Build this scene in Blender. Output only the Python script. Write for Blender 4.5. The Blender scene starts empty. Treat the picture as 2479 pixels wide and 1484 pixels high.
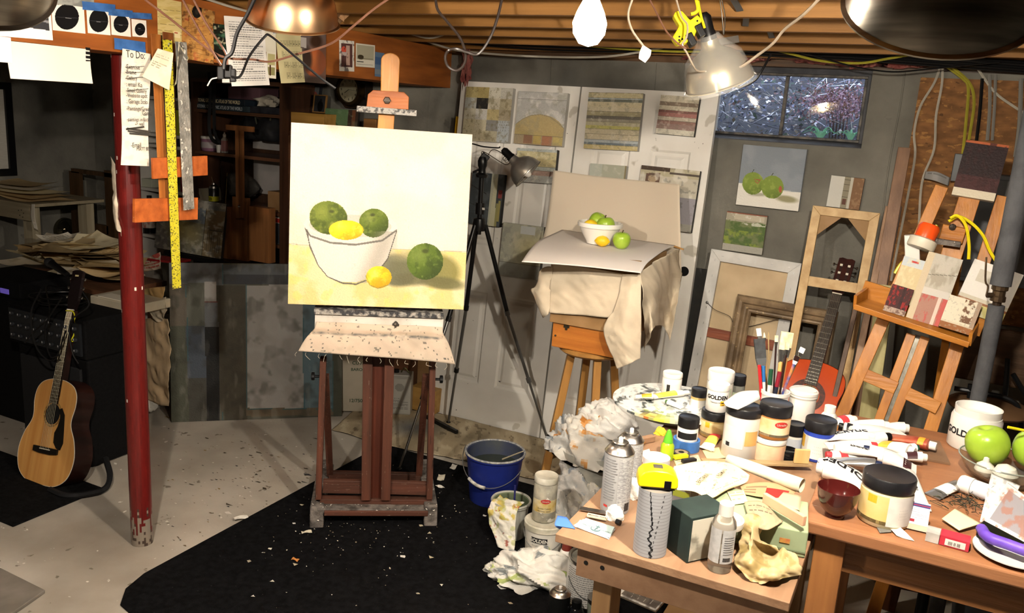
import bpy,bmesh,math,random
import numpy as np
from mathutils import Vector,Matrix
random.seed(7);rng = np.random.default_rng(7)
SC = bpy.context.scene;COL = SC.collection
# ------------------------------------------------------------------ camera
IW,IH,F,CAMH = 2479,1484,2050.0,1.865
_p,_r,_t = math.radians(13.0),math.radians(3.7),math.radians(26.0)
def _w(v):
    return np.array([v[0]*math.cos(_t)-v[1]*math.sin(_t),v[0]*math.sin(_t)+v[1]*math.cos(_t),v[2]])
_fw = np.array([0,math.cos(_p),-math.sin(_p)]);_up0 = np.array([0,math.sin(_p),math.cos(_p)]);_rt0 = np.array([1.,0,0])
FW = _w(_fw);RT = _w(math.cos(_r)*_rt0+math.sin(_r)*_up0);UP = _w(-math.sin(_r)*_rt0+math.cos(_r)*_up0)
EYE = np.array([0,0,CAMH])
cam = bpy.data.cameras.new('camera');camo = bpy.data.objects.new('camera',cam);COL.objects.link(camo)
cam.sensor_fit = 'HORIZONTAL';cam.sensor_width = 36;cam.lens = F/IW*36;cam.clip_start = .05
camo.matrix_world = Matrix([[RT[i],UP[i],-FW[i],EYE[i]] for i in range(3)]+[[0,0,0,1]])
SC.camera = camo
# ------------------------------------------------------------------ world, exposure, lights
SC.view_settings.view_transform = 'Standard';SC.view_settings.look = 'None'
SC.view_settings.gamma = 1;SC.view_settings.use_curve_mapping = False;SC.view_settings.exposure = 2.0
wd = bpy.data.worlds.new('dusk_sky');SC.world = wd;wd.use_nodes = True
_b = wd.node_tree.nodes['Background'];_b.inputs[0].default_value = (.68,.79,1,1);_b.inputs[1].default_value = 2.1
def lamp_light(name,loc,power,col=(1,.89,.76),radius=.03,parent=None):
    l = bpy.data.lights.new(name,'POINT');l.energy = power;l.color = col;l.shadow_soft_size = radius
    o = bpy.data.objects.new(name,l);o.location = loc;COL.objects.link(o)
    if parent is not None:
        o.parent = parent;o.location = WM[parent.name].inverted() @ Vector(loc)
    return o
# ------------------------------------------------------------------ pixel <-> world helpers
def ray(x,y): return (x-IW/2)/F*RT-(y-IH/2)/F*UP+FW
def onz(x,y,z): r = ray(x,y);return EYE+r*((z-CAMH)/r[2])
def ony(x,y,Y): r = ray(x,y);return EYE+r*(Y/r[1])
def onx(x,y,X): r = ray(x,y);return EYE+r*(X/r[0])
def atd(x,y,d): return EYE+ray(x,y)*d
def dep(p): return float((np.asarray(p)-EYE) @ FW)
def onp(x,y,p,n): r = ray(x,y);return EYE+r*(((np.asarray(p)-EYE) @ n)/(r @ n))
def pj(p):
    d = np.asarray(p)-EYE;z = d @ FW;return IW/2+F*(d @ RT)/z,IH/2-F*(d @ UP)/z
def nrm(v): v = np.asarray(v,float);return v/np.linalg.norm(v)
def mm(px,p): return px*dep(p)/F
# ------------------------------------------------------------------ colours and materials
def lin(c): c = np.asarray(c,float);return np.where(c <= .04045,c/12.92,((c+.055)/1.055)**2.4)
def hx(s):
    if not isinstance(s,str): return np.asarray(s,float)
    return np.array([int(s[i:i+2],16)/255 for i in (0,2,4)])
def L4(s): return tuple(lin(hx(s)))+(1,)
MATS = {}
def mat(name,col='808080',col2=None,rough=.6,metal=0,scale=6,det=4,stretch=(1,1,1),lo=.35,hi=.65,bump=0,bscale=None,
        spec=.4,spots=None,trans=0,emit=0,ior=1.45,sheen=0,alpha=1,coat=0,spots2=None):
    if name in MATS: return MATS[name]
    m = bpy.data.materials.new(name);m.use_nodes = True;MATS[name] = m
    nt = m.node_tree;N = nt.nodes;Lk = nt.links.new;b = N['Principled BSDF']
    b.inputs['Roughness'].default_value = rough;b.inputs['Metallic'].default_value = metal
    b.inputs['Specular IOR Level'].default_value = spec;b.inputs['IOR'].default_value = ior
    b.inputs['Transmission Weight'].default_value = trans;b.inputs['Alpha'].default_value = alpha
    b.inputs['Coat Weight'].default_value = coat;b.inputs['Sheen Weight'].default_value = sheen
    tc = N.new('ShaderNodeTexCoord');mp = N.new('ShaderNodeMapping');mp.inputs['Scale'].default_value = stretch
    Lk(tc.outputs['Object'],mp.inputs['Vector'])
    def noise(s,d=4):
        n = N.new('ShaderNodeTexNoise');n.inputs['Scale'].default_value = s;n.inputs['Detail'].default_value = d
        Lk(mp.outputs[0],n.inputs['Vector']);return n
    def ramp(src,a,bb):
        r = N.new('ShaderNodeMapRange');r.inputs[1].default_value = a;r.inputs[2].default_value = bb;r.clamp = True
        Lk(src,r.inputs[0]);return r.outputs[0]
    def mix(f,a,bb):
        x = N.new('ShaderNodeMix');x.data_type = 'RGBA';Lk(f,x.inputs[0])
        for i,v in ((6,a),(7,bb)):
            if isinstance(v,tuple): x.inputs[i].default_value = v
            else: Lk(v,x.inputs[i])
        return x.outputs[2]
    if col == 'vcol':
        at = N.new('ShaderNodeAttribute');at.attribute_name = 'Col';out = at.outputs['Color']
        if col2 is not None: out = mix(ramp(noise(scale,det).outputs[0],lo,hi),out,L4(col2))
    else:
        out = L4(col)
        if col2 is not None: out = mix(ramp(noise(scale,det).outputs[0],lo,hi),L4(col),L4(col2))
    for sp in (spots,spots2):
        if sp:
            out = mix(ramp(noise(sp[1],3).outputs[0],sp[2],sp[2]+.03),out,L4(sp[0]))
    if isinstance(out,tuple): b.inputs['Base Color'].default_value = out
    else: Lk(out,b.inputs['Base Color'])
    if emit:
        b.inputs['Emission Strength'].default_value = emit
        if isinstance(out,tuple): b.inputs['Emission Color'].default_value = out
    if bump:
        bp = N.new('ShaderNodeBump');bp.inputs['Strength'].default_value = bump;bp.inputs['Distance'].default_value = .01
        Lk(noise(bscale or scale*4,5).outputs[0],bp.inputs['Height']);Lk(bp.outputs[0],b.inputs['Normal'])
    return m
def wood(name,c1,c2,sc=3,ax=2,rough=.5,bump=.15,**k):
    st = [9,9,9];st[ax] = .5
    return mat(name,c1,c2,rough=rough,scale=sc,stretch=st,lo=.3,hi=.7,bump=bump,bscale=sc*4,**k)
# ------------------------------------------------------------------ mesh builder (authored in world space)
WM = {}
class MB:
    def __init__(s): s.v = [];s.f = [];s.mi = [];s.col = []
    def add(s,vs,fs,M=None,mi=0,col=None):
        k = len(s.v)
        for v in vs:
            if M is not None: v = M @ Vector(v)
            s.v.append((float(v[0]),float(v[1]),float(v[2])))
        for f in fs: s.f.append([i+k for i in f]);s.mi.append(mi);s.col.append(col)
        return s
    def hexa(s,p,**k): return s.add(p,[(0,3,2,1),(4,5,6,7),(0,1,5,4),(1,2,6,5),(2,3,7,6),(3,0,4,7)],**k)
    def box(s,x0,y0,z0,x1,y1,z1,**k):
        return s.hexa([(x0,y0,z0),(x1,y0,z0),(x1,y1,z0),(x0,y1,z0),(x0,y0,z1),(x1,y0,z1),(x1,y1,z1),(x0,y1,z1)],**k)
    def bar(s,p,q,w,t,wd=(1,0,0),w2=None,**k):
        p = np.asarray(p,float);q = np.asarray(q,float);d = nrm(q-p);a = np.asarray(wd,float);a = nrm(a-(a @ d)*d);b = np.cross(d,a)
        w2 = w if w2 is None else w2;P = []
        for c,ww in ((p,w),(q,w2)):
            for sa,sb in ((-1,-1),(1,-1),(1,1),(-1,1)): P.append(c+a*sa*ww/2+b*sb*t/2)
        return s.hexa(P,**k)
    def tube(s,pts,r,n=8,cap=True,smoothn=0,**k):
        pts = [np.asarray(p,float) for p in pts]
        if smoothn: pts = spline(pts,smoothn)
        m = len(pts);rs = r if hasattr(r,'__len__') else [r]*m
        if len(rs) != m: rs = np.interp(np.linspace(0,1,m),np.linspace(0,1,len(rs)),rs)
        V = [];a = None
        for i in range(m):
            d = pts[min(i+1,m-1)]-pts[max(i-1,0)];d = d/(np.linalg.norm(d)+1e-12)
            if a is None:
                h = np.array([0,0,1.]) if abs(d[2]) < .9 else np.array([1.,0,0]);a = nrm(np.cross(h,d))
            a = a-(a @ d)*d;a = a/(np.linalg.norm(a)+1e-12);b = np.cross(d,a)
            for j in range(n):
                t = 2*math.pi*j/n;V.append(pts[i]+rs[i]*(math.cos(t)*a+math.sin(t)*b))
        Fc = [(i*n+j,i*n+(j+1) % n,(i+1)*n+(j+1) % n,(i+1)*n+j) for i in range(m-1) for j in range(n)]
        if cap: Fc += [tuple(range(n))[::-1],tuple((m-1)*n+j for j in range(n))]
        return s.add(V,Fc,**k)
    def lathe(s,prof,n=28,M=None,cap=True,**k):
        m = len(prof);V = [(r*math.cos(2*math.pi*j/n),r*math.sin(2*math.pi*j/n),z) for r,z in prof for j in range(n)]
        Fc = [(i*n+j,i*n+(j+1) % n,(i+1)*n+(j+1) % n,(i+1)*n+j) for i in range(m-1) for j in range(n)]
        if cap: Fc += [tuple(range(n))[::-1],tuple((m-1)*n+j for j in range(n))]
        return s.add(V,Fc,M=M,**k)
    def prism(s,poly,z0,z1,M=None,**k):
        n = len(poly);V = [(x,y,z0) for x,y in poly]+[(x,y,z1) for x,y in poly]
        Fc = [tuple(range(n))[::-1],tuple(range(n,2*n))]+[(i,(i+1) % n,n+(i+1) % n,n+i) for i in range(n)]
        return s.add(V,Fc,M=M,**k)
    def ell(s,c,r,n=16,M=None,**k):
        r = r if hasattr(r,'__len__') else (r,r,r);V = [];h = n//2
        for i in range(h+1):
            p = math.pi*i/h
            for j in range(n):
                t = 2*math.pi*j/n;V.append((c[0]+r[0]*math.sin(p)*math.cos(t),c[1]+r[1]*math.sin(p)*math.sin(t),c[2]-r[2]*math.cos(p)))
        return s.add(V,[(i*n+j,i*n+(j+1) % n,(i+1)*n+(j+1) % n,(i+1)*n+j) for i in range(h) for j in range(n)],M=M,**k)
    def grid(s,nu,nv,fn,th=0,**k):
        V = [fn(i/nu,j/nv) for j in range(nv+1) for i in range(nu+1)]
        Fc = [(j*(nu+1)+i,j*(nu+1)+i+1,(j+1)*(nu+1)+i+1,(j+1)*(nu+1)+i) for j in range(nv) for i in range(nu)]
        return s.add(V,Fc,**k)
    def build(s,name,mats,parent=None,smooth=False,bev=0,solid=0,sub=0,cols=None,origin=None):
        if not isinstance(mats,(list,tuple)): mats = [mats]
        V = np.array(s.v)
        if parent is not None:
            W = WM[parent.name];Wi = np.array(W.inverted());V = V @ Wi[:3,:3].T+Wi[:3,3]
        else:
            o = np.array(origin) if origin is not None else np.array([(V[:,0].min()+V[:,0].max())/2,(V[:,1].min()+V[:,1].max())/2,V[:,2].min()])
            V = V-o;W = Matrix.Translation(Vector(o))
        me = bpy.data.meshes.new(name);me.from_pydata(V.tolist(),[],s.f)
        for m in mats: me.materials.append(m)
        if len(mats) > 1: me.polygons.foreach_set('material_index',s.mi)
        if any(c is not None for c in s.col) or cols is not None:
            at = me.color_attributes.new('Col','FLOAT_COLOR','CORNER')
            ln = np.empty(len(me.polygons),int);me.polygons.foreach_get('loop_total',ln)
            cc = np.array([(0.5,.5,.5) if c is None else c for c in s.col]) if cols is None else cols
            cc = np.repeat(np.c_[lin(cc),np.ones(len(cc))],ln,axis=0);at.data.foreach_set('color',cc.astype(np.float32).ravel())
        me.validate();me.update()
        if smooth:
            me.shade_smooth();me.set_sharp_from_angle(angle=smooth if smooth is not True else .7)
        ob = bpy.data.objects.new(name,me);COL.objects.link(ob)
        if parent is not None: ob.parent = parent
        else: ob.matrix_world = W
        WM[ob.name] = W
        if solid:
            d = ob.modifiers.new('solid','SOLIDIFY');d.thickness = solid;d.offset = 0
        if sub:
            d = ob.modifiers.new('sub','SUBSURF');d.levels = sub;d.render_levels = sub
        if bev:
            d = ob.modifiers.new('bevel','BEVEL');d.width = bev;d.segments = 2;d.limit_method = 'ANGLE';d.angle_limit = .6
        return ob
def spline(pts,n):
    pts = [np.asarray(p,float) for p in pts];out = []
    P = [2*pts[0]-pts[1]]+pts+[2*pts[-1]-pts[-2]]
    for i in range(1,len(P)-2):
        for k in range(n):
            t = k/n;a,b,c,d = P[i-1:i+3]
            out.append(.5*((2*b)+(c-a)*t+(2*a-5*b+4*c-d)*t*t+(3*b-a-3*c+d)*t**3))
    out.append(pts[-1]);return out
def tag(o,label,cat,group=None,kind=None):
    if label: o['label'] = label
    if cat: o['category'] = cat
    if group: o['group'] = group
    if kind: o['kind'] = kind
    return o
def struct(o): o['kind'] = 'structure';return o
def thing(name,label,cat,loc=(0,0,0),rotz=0,group=None,M=None):
    o = bpy.data.objects.new(name,None);COL.objects.link(o);o.empty_display_size = .05
    M = M if M is not None else Matrix.Translation(Vector([float(q) for q in loc])) @ Matrix.Rotation(rotz,4,'Z')
    o.matrix_world = M;WM[o.name] = M;return tag(o,label,cat,group)
def copy_tree(o,M=None,label=None,parent=None,group=None):
    c = o.copy();COL.objects.link(c);c.parent = parent
    if M is not None: c.matrix_world = M;WM[c.name] = M
    if label: c['label'] = label
    if group: c['group'] = group
    for ch in [x for x in bpy.data.objects if x.parent == o]: copy_tree(ch,parent=c)
    return c
def frame(o,x,z):
    """matrix with local x, local z (facing), origin o"""
    z = nrm(z);x = np.asarray(x,float);x = nrm(x-(x @ z)*z);y = np.cross(z,x)
    return Matrix([[x[i],y[i],z[i],o[i]] for i in range(3)]+[[0,0,0,1]])
def basez(p,rot=0): return Matrix.Translation(Vector([float(q) for q in p])) @ Matrix.Rotation(rot,4,'Z')
# ------------------------------------------------------------------ painted panels: colours laid on a real mesh grid
VC = mat('painted','vcol',rough=.65,bump=.25,bscale=120)
VCP = mat('printed_paper','vcol',rough=.7,spec=.2)
VCG = mat('glossy_print','vcol',rough=.25,spec=.5)
def fnoise(PX,PY,s,seed=0,oc=3):
    out = 0*PX;amp = 1;g = np.random.default_rng(seed)
    for o in range(oc):
        T = g.normal(size=(64,64));x = PX/s*(2**o)+g.uniform(0,64);y = PY/s*(2**o)+g.uniform(0,64)
        xi = np.floor(x).astype(int);yi = np.floor(y).astype(int);fx = x-xi;fy = y-yi;fx = fx*fx*(3-2*fx);fy = fy*fy*(3-2*fy)
        g00 = T[xi % 64,yi % 64];g10 = T[(xi+1) % 64,yi % 64];g01 = T[xi % 64,(yi+1) % 64];g11 = T[(xi+1) % 64,(yi+1) % 64]
        out = out+amp*((g00*(1-fx)+g10*fx)*(1-fy)+(g01*(1-fx)+g11*fx)*fy);amp *= .5
    return out
class Panel:
    """flat rectangle; M local x right, y up, z out; drawn in the pixel frame of the photo or in u,v"""
    def __init__(s,M,w,h,nx,ny,base='ffffff',y0=0.0):
        s.M,s.w,s.h,s.nx,s.ny,s.y0 = M,w,h,nx,ny,y0
        u = (np.arange(nx)+.5)/nx;v = (np.arange(ny)+.5)/ny;s.U,s.V = np.meshgrid(u,v)
        A = np.array(M);P = A[:3,3]+((s.U-.5)*w)[...,None]*A[:3,0]+(s.V*h+y0)[...,None]*A[:3,1]
        d = P-EYE;z = d @ FW;s.X = IW/2+F*(d @ RT)/z;s.Y = IH/2-F*(d @ UP)/z
        s.c = np.ones((ny,nx,3))*hx(base)
    def put(s,m,col,a=1.0):
        m = np.asarray(m,float)*a;s.c = s.c*(1-m[...,None])+hx(col)*m[...,None];return s
    def poly(s,pts,col,a=1.0,uv=False):
        X,Y = (s.U,s.V) if uv else (s.X,s.Y);m = np.zeros(X.shape,bool);n = len(pts)
        for i in range(n):
            (x0,y0),(x1,y1) = pts[i],pts[(i+1) % n]
            c = ((y0 > Y) != (y1 > Y));m ^= c & (X < (x1-x0)*(Y-y0)/((y1-y0) or 1e-9)+x0)
        return s.put(m,col,a)
    def rect(s,u0,v0,u1,v1,col,a=1.0): return s.put((s.U >= u0) & (s.U < u1) & (s.V >= v0) & (s.V < v1),col,a)
    def ell(s,cx,cy,rx,ry,col,a=1.0,rot=0,soft=0,uv=False):
        X,Y = (s.U,s.V) if uv else (s.X,s.Y);dx,dy = X-cx,Y-cy;c,n = math.cos(rot),math.sin(rot)
        d = np.sqrt(((dx*c+dy*n)/rx)**2+((-dx*n+dy*c)/ry)**2)
        return s.put(np.clip((1+soft-d)/(2*soft),0,1) if soft else d < 1,col,a)
    def line(s,pts,wd,col,a=1.0,uv=False):
        X,Y = (s.U,s.V) if uv else (s.X,s.Y);m = np.zeros(X.shape,bool)
        for (x0,y0),(x1,y1) in zip(pts[:-1],pts[1:]):
            dx,dy = x1-x0,y1-y0;t = np.clip(((X-x0)*dx+(Y-y0)*dy)/(dx*dx+dy*dy+1e-9),0,1)
            m |= (X-x0-t*dx)**2+(Y-y0-t*dy)**2 < (wd/2)**2
        return s.put(m,col,a)
    def noise(s,col,a=.5,sc=20,th=0,soft=1.0,seed=0,uv=False,mask=None,sy=1):
        X,Y = (s.U*100,s.V*100*sy) if uv else (s.X,s.Y*sy);n = np.clip((fnoise(X,Y,sc,seed)-th)/soft,0,1)
        if mask is not None: n = n*mask
        return s.put(n,col,a)
    def grain(s,a=.03,seed=0):
        s.c = np.clip(s.c*(1+a*np.random.default_rng(seed).normal(size=s.c.shape[:2]))[...,None],0,1);return s
    def textlines(s,u0,v0,u1,v1,n,col='555555',a=.6,seed=0,fill=.75):
        g = np.random.default_rng(seed);h = (v1-v0)/n
        for k in range(n):
            e = u0+(u1-u0)*(1 if g.random() > .2 else g.uniform(.4,.9));x = u0
            while x < e:
                wl = g.uniform(.02,.07)*(u1-u0)*1.5;s.rect(x,v1-(k+.75)*h,min(x+wl,e),v1-(k+.75-fill*.5)*h,col,a);x += wl+.015*(u1-u0)
        return s
    def build(s,name,th=.002,side='d8d0c0',back=None,m=None,parent=None,bend=None,both=False):
        b = MB();nx,ny = s.nx,s.ny;A = np.array(s.M)
        def P(u,v,z):
            x,y = (u-.5)*s.w,v*s.h+s.y0
            if bend: dx,dy,dz = bend(u,v);x += dx;y += dy;z += dz
            return A[:3,3]+x*A[:3,0]+y*A[:3,1]+z*A[:3,2]
        b.grid(nx,ny,lambda u,v: P(u,v,0));cols = [s.c.reshape(-1,3)]
        bs = hx(side) if back is None else hx(back);sd = hx(side);k = len(b.v)
        if bend:
            b.grid(nx//3 or 1,ny//3 or 1,lambda u,v: P(1-u,v,-th));nb = (nx//3 or 1)*(ny//3 or 1);cols.append(np.tile(bs,(nb,1)))
        else:
            c4 = [P(0,0,0),P(1,0,0),P(1,1,0),P(0,1,0)];d4 = [P(0,0,-th),P(1,0,-th),P(1,1,-th),P(0,1,-th)]
            b.add(c4+d4,[(7,6,5,4),(0,4,5,1),(1,5,6,2),(2,6,7,3),(3,7,4,0)]);cols.append(np.vstack([bs]+[sd]*4))
        return b.build(name,m or VC,parent=parent,cols=np.vstack(cols))
def rect_on(px4,p,n,lift=0.0):
    """px4 TL,TR,BR,BL of a flat rectangle lying in plane (p,n): matrix with origin bottom centre, w, h"""
    n = nrm(n);p = np.asarray(p,float)+n*lift
    a,b,c,d = [onp(x,y,p,n) for x,y in px4]
    xd = nrm((b-a)+(c-d));w = (np.linalg.norm(b-a)+np.linalg.norm(c-d))/2;yd = np.cross(n,xd)
    h = (abs((a-d) @ yd)+abs((b-c) @ yd))/2;mid = (a+b+c+d)/4
    return frame(mid-yd*h/2,xd,n),w,h
# ------------------------------------------------------------------ lettering
_TX = {}
def text_geo(s,size=1,bold=0.0,align='LEFT'):
    k = (s,bold,align)
    if k not in _TX:
        c = bpy.data.curves.new('lettering','FONT');c.body = s;c.size = 1;c.offset = bold;c.align_x = align;c.resolution_u = 3
        o = bpy.data.objects.new('lettering',c);COL.objects.link(o)
        me = o.evaluated_get(bpy.context.evaluated_depsgraph_get()).to_mesh()
        _TX[k] = ([tuple(v.co[:2]) for v in me.vertices],[tuple(p.vertices) for p in me.polygons])
        bpy.data.objects.remove(o);bpy.data.curves.remove(c)
    v,f = _TX[k];return [(x*size,y*size) for x,y in v],f
def letters(b,s,size,M,bold=0.0,align='CENTER',cyl=None,z=.0004,sx=1.0,**k):
    """flat lettering in M's xy-plane; cyl=R wraps x round a vertical cylinder (M at its axis, facing local -y)"""
    v,f = text_geo(s,size,bold,align)
    if cyl: V = [(math.sin(x*sx/cyl)*(cyl+z),-math.cos(x*sx/cyl)*(cyl+z),y) for x,y in v]
    else: V = [(x*sx,y,z) for x,y in v]
    return b.add(V,f,M=M,**k)
# ================================================================== structure
WY = 4.60                                   # inner face of the back wall
concrete = mat('poured_concrete','7f7c72','56544e',rough=.9,scale=3,det=8,lo=.3,hi=.7,bump=.35,bscale=40,spots=('6a675f',9,.68))
floorm = mat('concrete_floor','b0a99d','857c70',rough=.75,scale=1.7,det=9,lo=.38,hi=.72,bump=.12,bscale=60,spots=('6d6458',14,.69),spots2=('d8d3ca',23,.71))
black = mat('black_plastic','0c0c0d',rough=.35)
b = MB();b.box(-6,-2.6,-.1,3,4.85,0);struct(b.build('floor',floorm))
b = MB();WX0,WX1,WZ0,WZ1 = -1.16,-.375,1.79,2.17
b.box(-6,WY,0,WX0,WY+.25,2.17);b.box(WX1,WY,0,3,WY+.25,2.17);b.box(WX0,WY,0,WX1,WY+.25,WZ0)
wb = struct(b.build('wall_back',concrete))
# recessed sill rises to the frame; form seams and tie marks stand a little proud of the concrete
b = MB();b.hexa([(WX0,WY+.002,WZ0-.02),(WX1,WY+.002,WZ0-.02),(WX1,WY+.25,WZ0-.02),(WX0,WY+.25,WZ0-.02),(WX0,WY+.002,WZ0+.004),(WX1,WY+.002,WZ0+.004),(WX1,WY+.1,1.815),(WX0,WY+.1,1.815)])
b.build('window_sill',mat('sill_concrete','55565a','3d3e42',rough=.85,scale=9,bump=.4),parent=wb)
for px in (1327,1580,2180,1040):
    p = ony(px,240,WY);pts = [(p[0]+.004*math.sin(k*1.7),WY-.001,2.165-k*.16) for k in range(12)]
    b = MB();b.tube(pts,.0045,n=5,smoothn=2);b.build('form_seam',concrete,parent=wb)
for (X,nm) in ((-6,'wall_left'),(3,'wall_right')):
    b = MB();b.box(min(X,X+(.15 if X > 0 else -.15)),-2.6,0,max(X,X+(.15 if X > 0 else -.15)),4.85,2.5);struct(b.build(nm,concrete))
b = MB();b.box(-6,-2.75,0,3,-2.6,2.5);struct(b.build('wall_front',concrete))
subf = wood('subfloor','6b4a28','4a3018',ax=0);joistw = wood('joist_wood','8f6430','744e20',ax=0,sc=2.5,rough=.65)
b = MB();b.box(-6,-2.6,2.43,3,4.85,2.5);ce = struct(b.build('ceiling',subf))
for k in range(-12,5):
    Y = 2.86+.41*k
    if Y < -2.5 or Y > 4.62: continue
    b = MB();b.box(-5.9,Y-.019,2.2,2.95,Y+.019,2.429);b.build('joist',joistw,parent=ce)
sillw = wood('sill_plate_wood','6a4a2a','3d2a18',ax=0)
b = MB();b.box(-6,WY+.02,2.17,3,WY+.16,2.205);b.build('sill_plate',sillw,parent=ce)
b = MB();b.box(-6,WY+.17,2.17,3,WY+.21,2.43);b.build('rim_joist',sillw,parent=ce)
steel = mat('dull_steel','77787a',rough=.45,metal=.9)
for (px,py,dx) in ((1738,28,.09),(1792,70,-.07),(1838,98,.05),(600,8,.05)):
    Yk = 2.65+.41*[1738,1792,1838,600].index(px);p = ony(px,py,Yk)
    b = MB();b.bar((p[0]-dx*.7,Yk-.17,2.41),(p[0]+dx*.3,Yk+.17,2.215),.022,.003,(1,0,0));b.build('bridging_strap',steel,parent=ce)
# plywood-faced girder on the post
BD = nrm((-.21,2.98,0));BN = np.array([BD[1],-BD[0],0]);BP = np.array([-2.55,1.62,0]);BZ = 1.975
ply = mat('plywood_face','ab6226','7f4518',rough=.6,scale=2.5,stretch=(3,1.2,9),det=5,lo=.3,hi=.7,bump=.06)
b = MB();q0 = BP-BD*1.8;q1 = BP+BD*2.99
b.hexa([tuple(q0-BN*.26+[0,0,BZ]),tuple(q0+[0,0,BZ]),tuple(q1+[0,0,BZ]),tuple(q1-BN*.26+[0,0,BZ]),tuple(q0-BN*.26+[0,0,2.199]),tuple(q0+[0,0,2.199]),tuple(q1+[0,0,2.199]),tuple(q1-BN*.26+[0,0,2.199])])
struct(b.build('trim_1',ply))
# red post: paint worn to grey metal at the foot
PB = np.array([-2.755,2.25,0])
def postcol(a,z):
    n = fnoise(np.array([a*30]),np.array([z*200]),9,3)[0];m = fnoise(np.array([a*60]),np.array([z*400]),6,5)[0]
    if z < .10+.05*n: return (.50,.46,.41) if m < .6 else (.25,.2,.17)
    if m > 2.25: return (.85,.8,.75)
    return tuple(np.array([.37,.085,.075])*(1+.05*n))
b = MB();n,mz = 36,150
for j in range(mz):
    z0,z1 = BZ*j/mz,BZ*(j+1)/mz
    for i in range(n):
        a0,a1 = 2*math.pi*i/n,2*math.pi*(i+1)/n
        b.add([(PB[0]+.043*math.cos(a),PB[1]+.043*math.sin(a),z) for a,z in ((a0,z0),(a1,z0),(a1,z1),(a0,z1))],[(0,1,2,3)],col=postcol(i,(z0+z1)/2))
tag(b.build('support_post',mat('gloss_paint','vcol',rough=.32,spec=.5),smooth=True),'red painted round steel support post worn grey at its foot','post')
# ------------------------------------------------------------------ basement window with garden behind
fm = mat('window_metal','2a2b2c','55504a',rough=.5,metal=.6,scale=30);FY = WY+.1
def fx(px,py): return ony(px,py,FY)
X0,X1,Z0,Z1 = -1.15,-.398,1.815,2.142;XM = float(fx(1898,262)[0])
wn = struct(thing('window_1',None,None,((X0+X1)/2,FY,Z0)))
for (x0,z0,x1,z1,nm) in ((X0,Z0,X1,Z0+.014,'frame_rail'),(X0,Z1-.014,X1,Z1,'frame_rail'),(X0,Z0+.014,X0+.014,Z1-.014,'frame_stile'),(X1-.014,Z0+.014,X1,Z1-.014,'frame_stile'),(XM-.009,Z0+.014,XM+.009,Z1-.014,'mullion')):
    b = MB();b.box(x0,FY-.012,z0,x1,FY+.02,z1);b.build(nm,fm,parent=wn,bev=.002)
glass = bpy.data.materials.new('pane_glass');glass.use_nodes = True;MATS['pane_glass'] = glass
nt = glass.node_tree;nt.nodes.clear();o_ = nt.nodes.new('ShaderNodeOutputMaterial');mx = nt.nodes.new('ShaderNodeMixShader');tr = nt.nodes.new('ShaderNodeBsdfTransparent');gl = nt.nodes.new('ShaderNodeBsdfGlossy');fr = nt.nodes.new('ShaderNodeFresnel')
gl.inputs['Roughness'].default_value = .01;fr.inputs[0].default_value = 1.5;nt.links.new(fr.outputs[0],mx.inputs[0]);nt.links.new(tr.outputs[0],mx.inputs[1]);nt.links.new(gl.outputs[0],mx.inputs[2]);nt.links.new(mx.outputs[0],o_.inputs[0])
for x0,x1 in ((X0+.014,XM-.009),(XM+.009,X1-.014)):
    xm = (x0+x1)/2;zm = (Z0+Z1)/2;Mg = Matrix.Translation((xm,FY+.006,zm)) @ Matrix.Rotation(math.radians(3),4,'Z') @ Matrix.Rotation(math.radians(.65),4,'X');b = MB();b.box(x0-xm,-.002,Z0+.014-zm,x1-xm,.002,Z1-.014-zm,M=Mg);b.build('pane',glass,parent=wn)
for (x0,z0,x1,z1) in ((X1,Z0-.03,WX1,2.169),(X0,Z1,X1,2.169)):
    b = MB();b.box(x0,FY-.01,z0,x1,FY+.05,z1);b.build('jamb_fill',MATS['sill_concrete'],parent=wb)
earth = mat('garden_earth','202126','15161a',rough=1,scale=6,bump=.6)
b = MB();b.grid(20,16,lambda u,v: (-6+9*u,4.86+3.4*v,1.70+1.75*v+.12*math.sin(u*40+v*9)*v))
struct(b.build('ground_bank',earth))
b = MB();b.box(-6,4.85,1.1,3,4.87,1.72);struct(b.build('ground_edge',earth))
g = random.Random(3);b = MB();pal = [(.34,.36,.44),(.2,.22,.3),(.5,.52,.58),(.38,.36,.33),(.22,.28,.25),(.74,.76,.8),(.36,.29,.28),(.14,.15,.2)]
for k in range(7500):
    x = g.uniform(-2.7,-.15);v = g.random()**1.2;y = 4.95+1.9*v;z = 1.745+.98*v+g.uniform(-.01,.12)
    l = g.uniform(.012,.04) if k % 5 else g.uniform(.08,.25);a = g.uniform(0,6.28);e = g.uniform(-.4,1.0);wv = g.uniform(.004,.014) if k % 5 else .0025
    d = np.array([math.cos(a)*math.cos(e),.4*math.sin(a)*math.cos(e),math.sin(e)]);s_ = np.array([-math.sin(a),.2,math.cos(a)*.8])*wv
    p = np.array([x,y,z]);b.add([p-s_*.3,p+d*l*.5-s_,p+d*l,p+d*l*.5+s_],[(0,1,2,3)],col=g.choice(pal))
leafm = mat('foliage','vcol',rough=.7)
tag(b.build('undergrowth',leafm),'tangle of bluish twigs and leaf litter outside the window','undergrowth',kind='stuff')
b = MB()                                     # purple-leaved bush
for k in range(1500):
    c = fx(g.gauss(2022,44),g.gauss(250,22));q = EYE+(c-EYE)*g.uniform(1.05,1.12);a = g.uniform(0,6.28);l = g.uniform(.005,.012)
    d = np.array([math.cos(a),0,math.sin(a)])*l;s_ = np.array([-math.sin(a),.5,math.cos(a)])*l*.35
    b.add([q-d,q-s_,q+d,q+s_],[(0,1,2,3)],col=g.choice([(.50,.40,.47),(.62,.52,.58),(.38,.27,.32),(.44,.33,.30)]))
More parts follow.
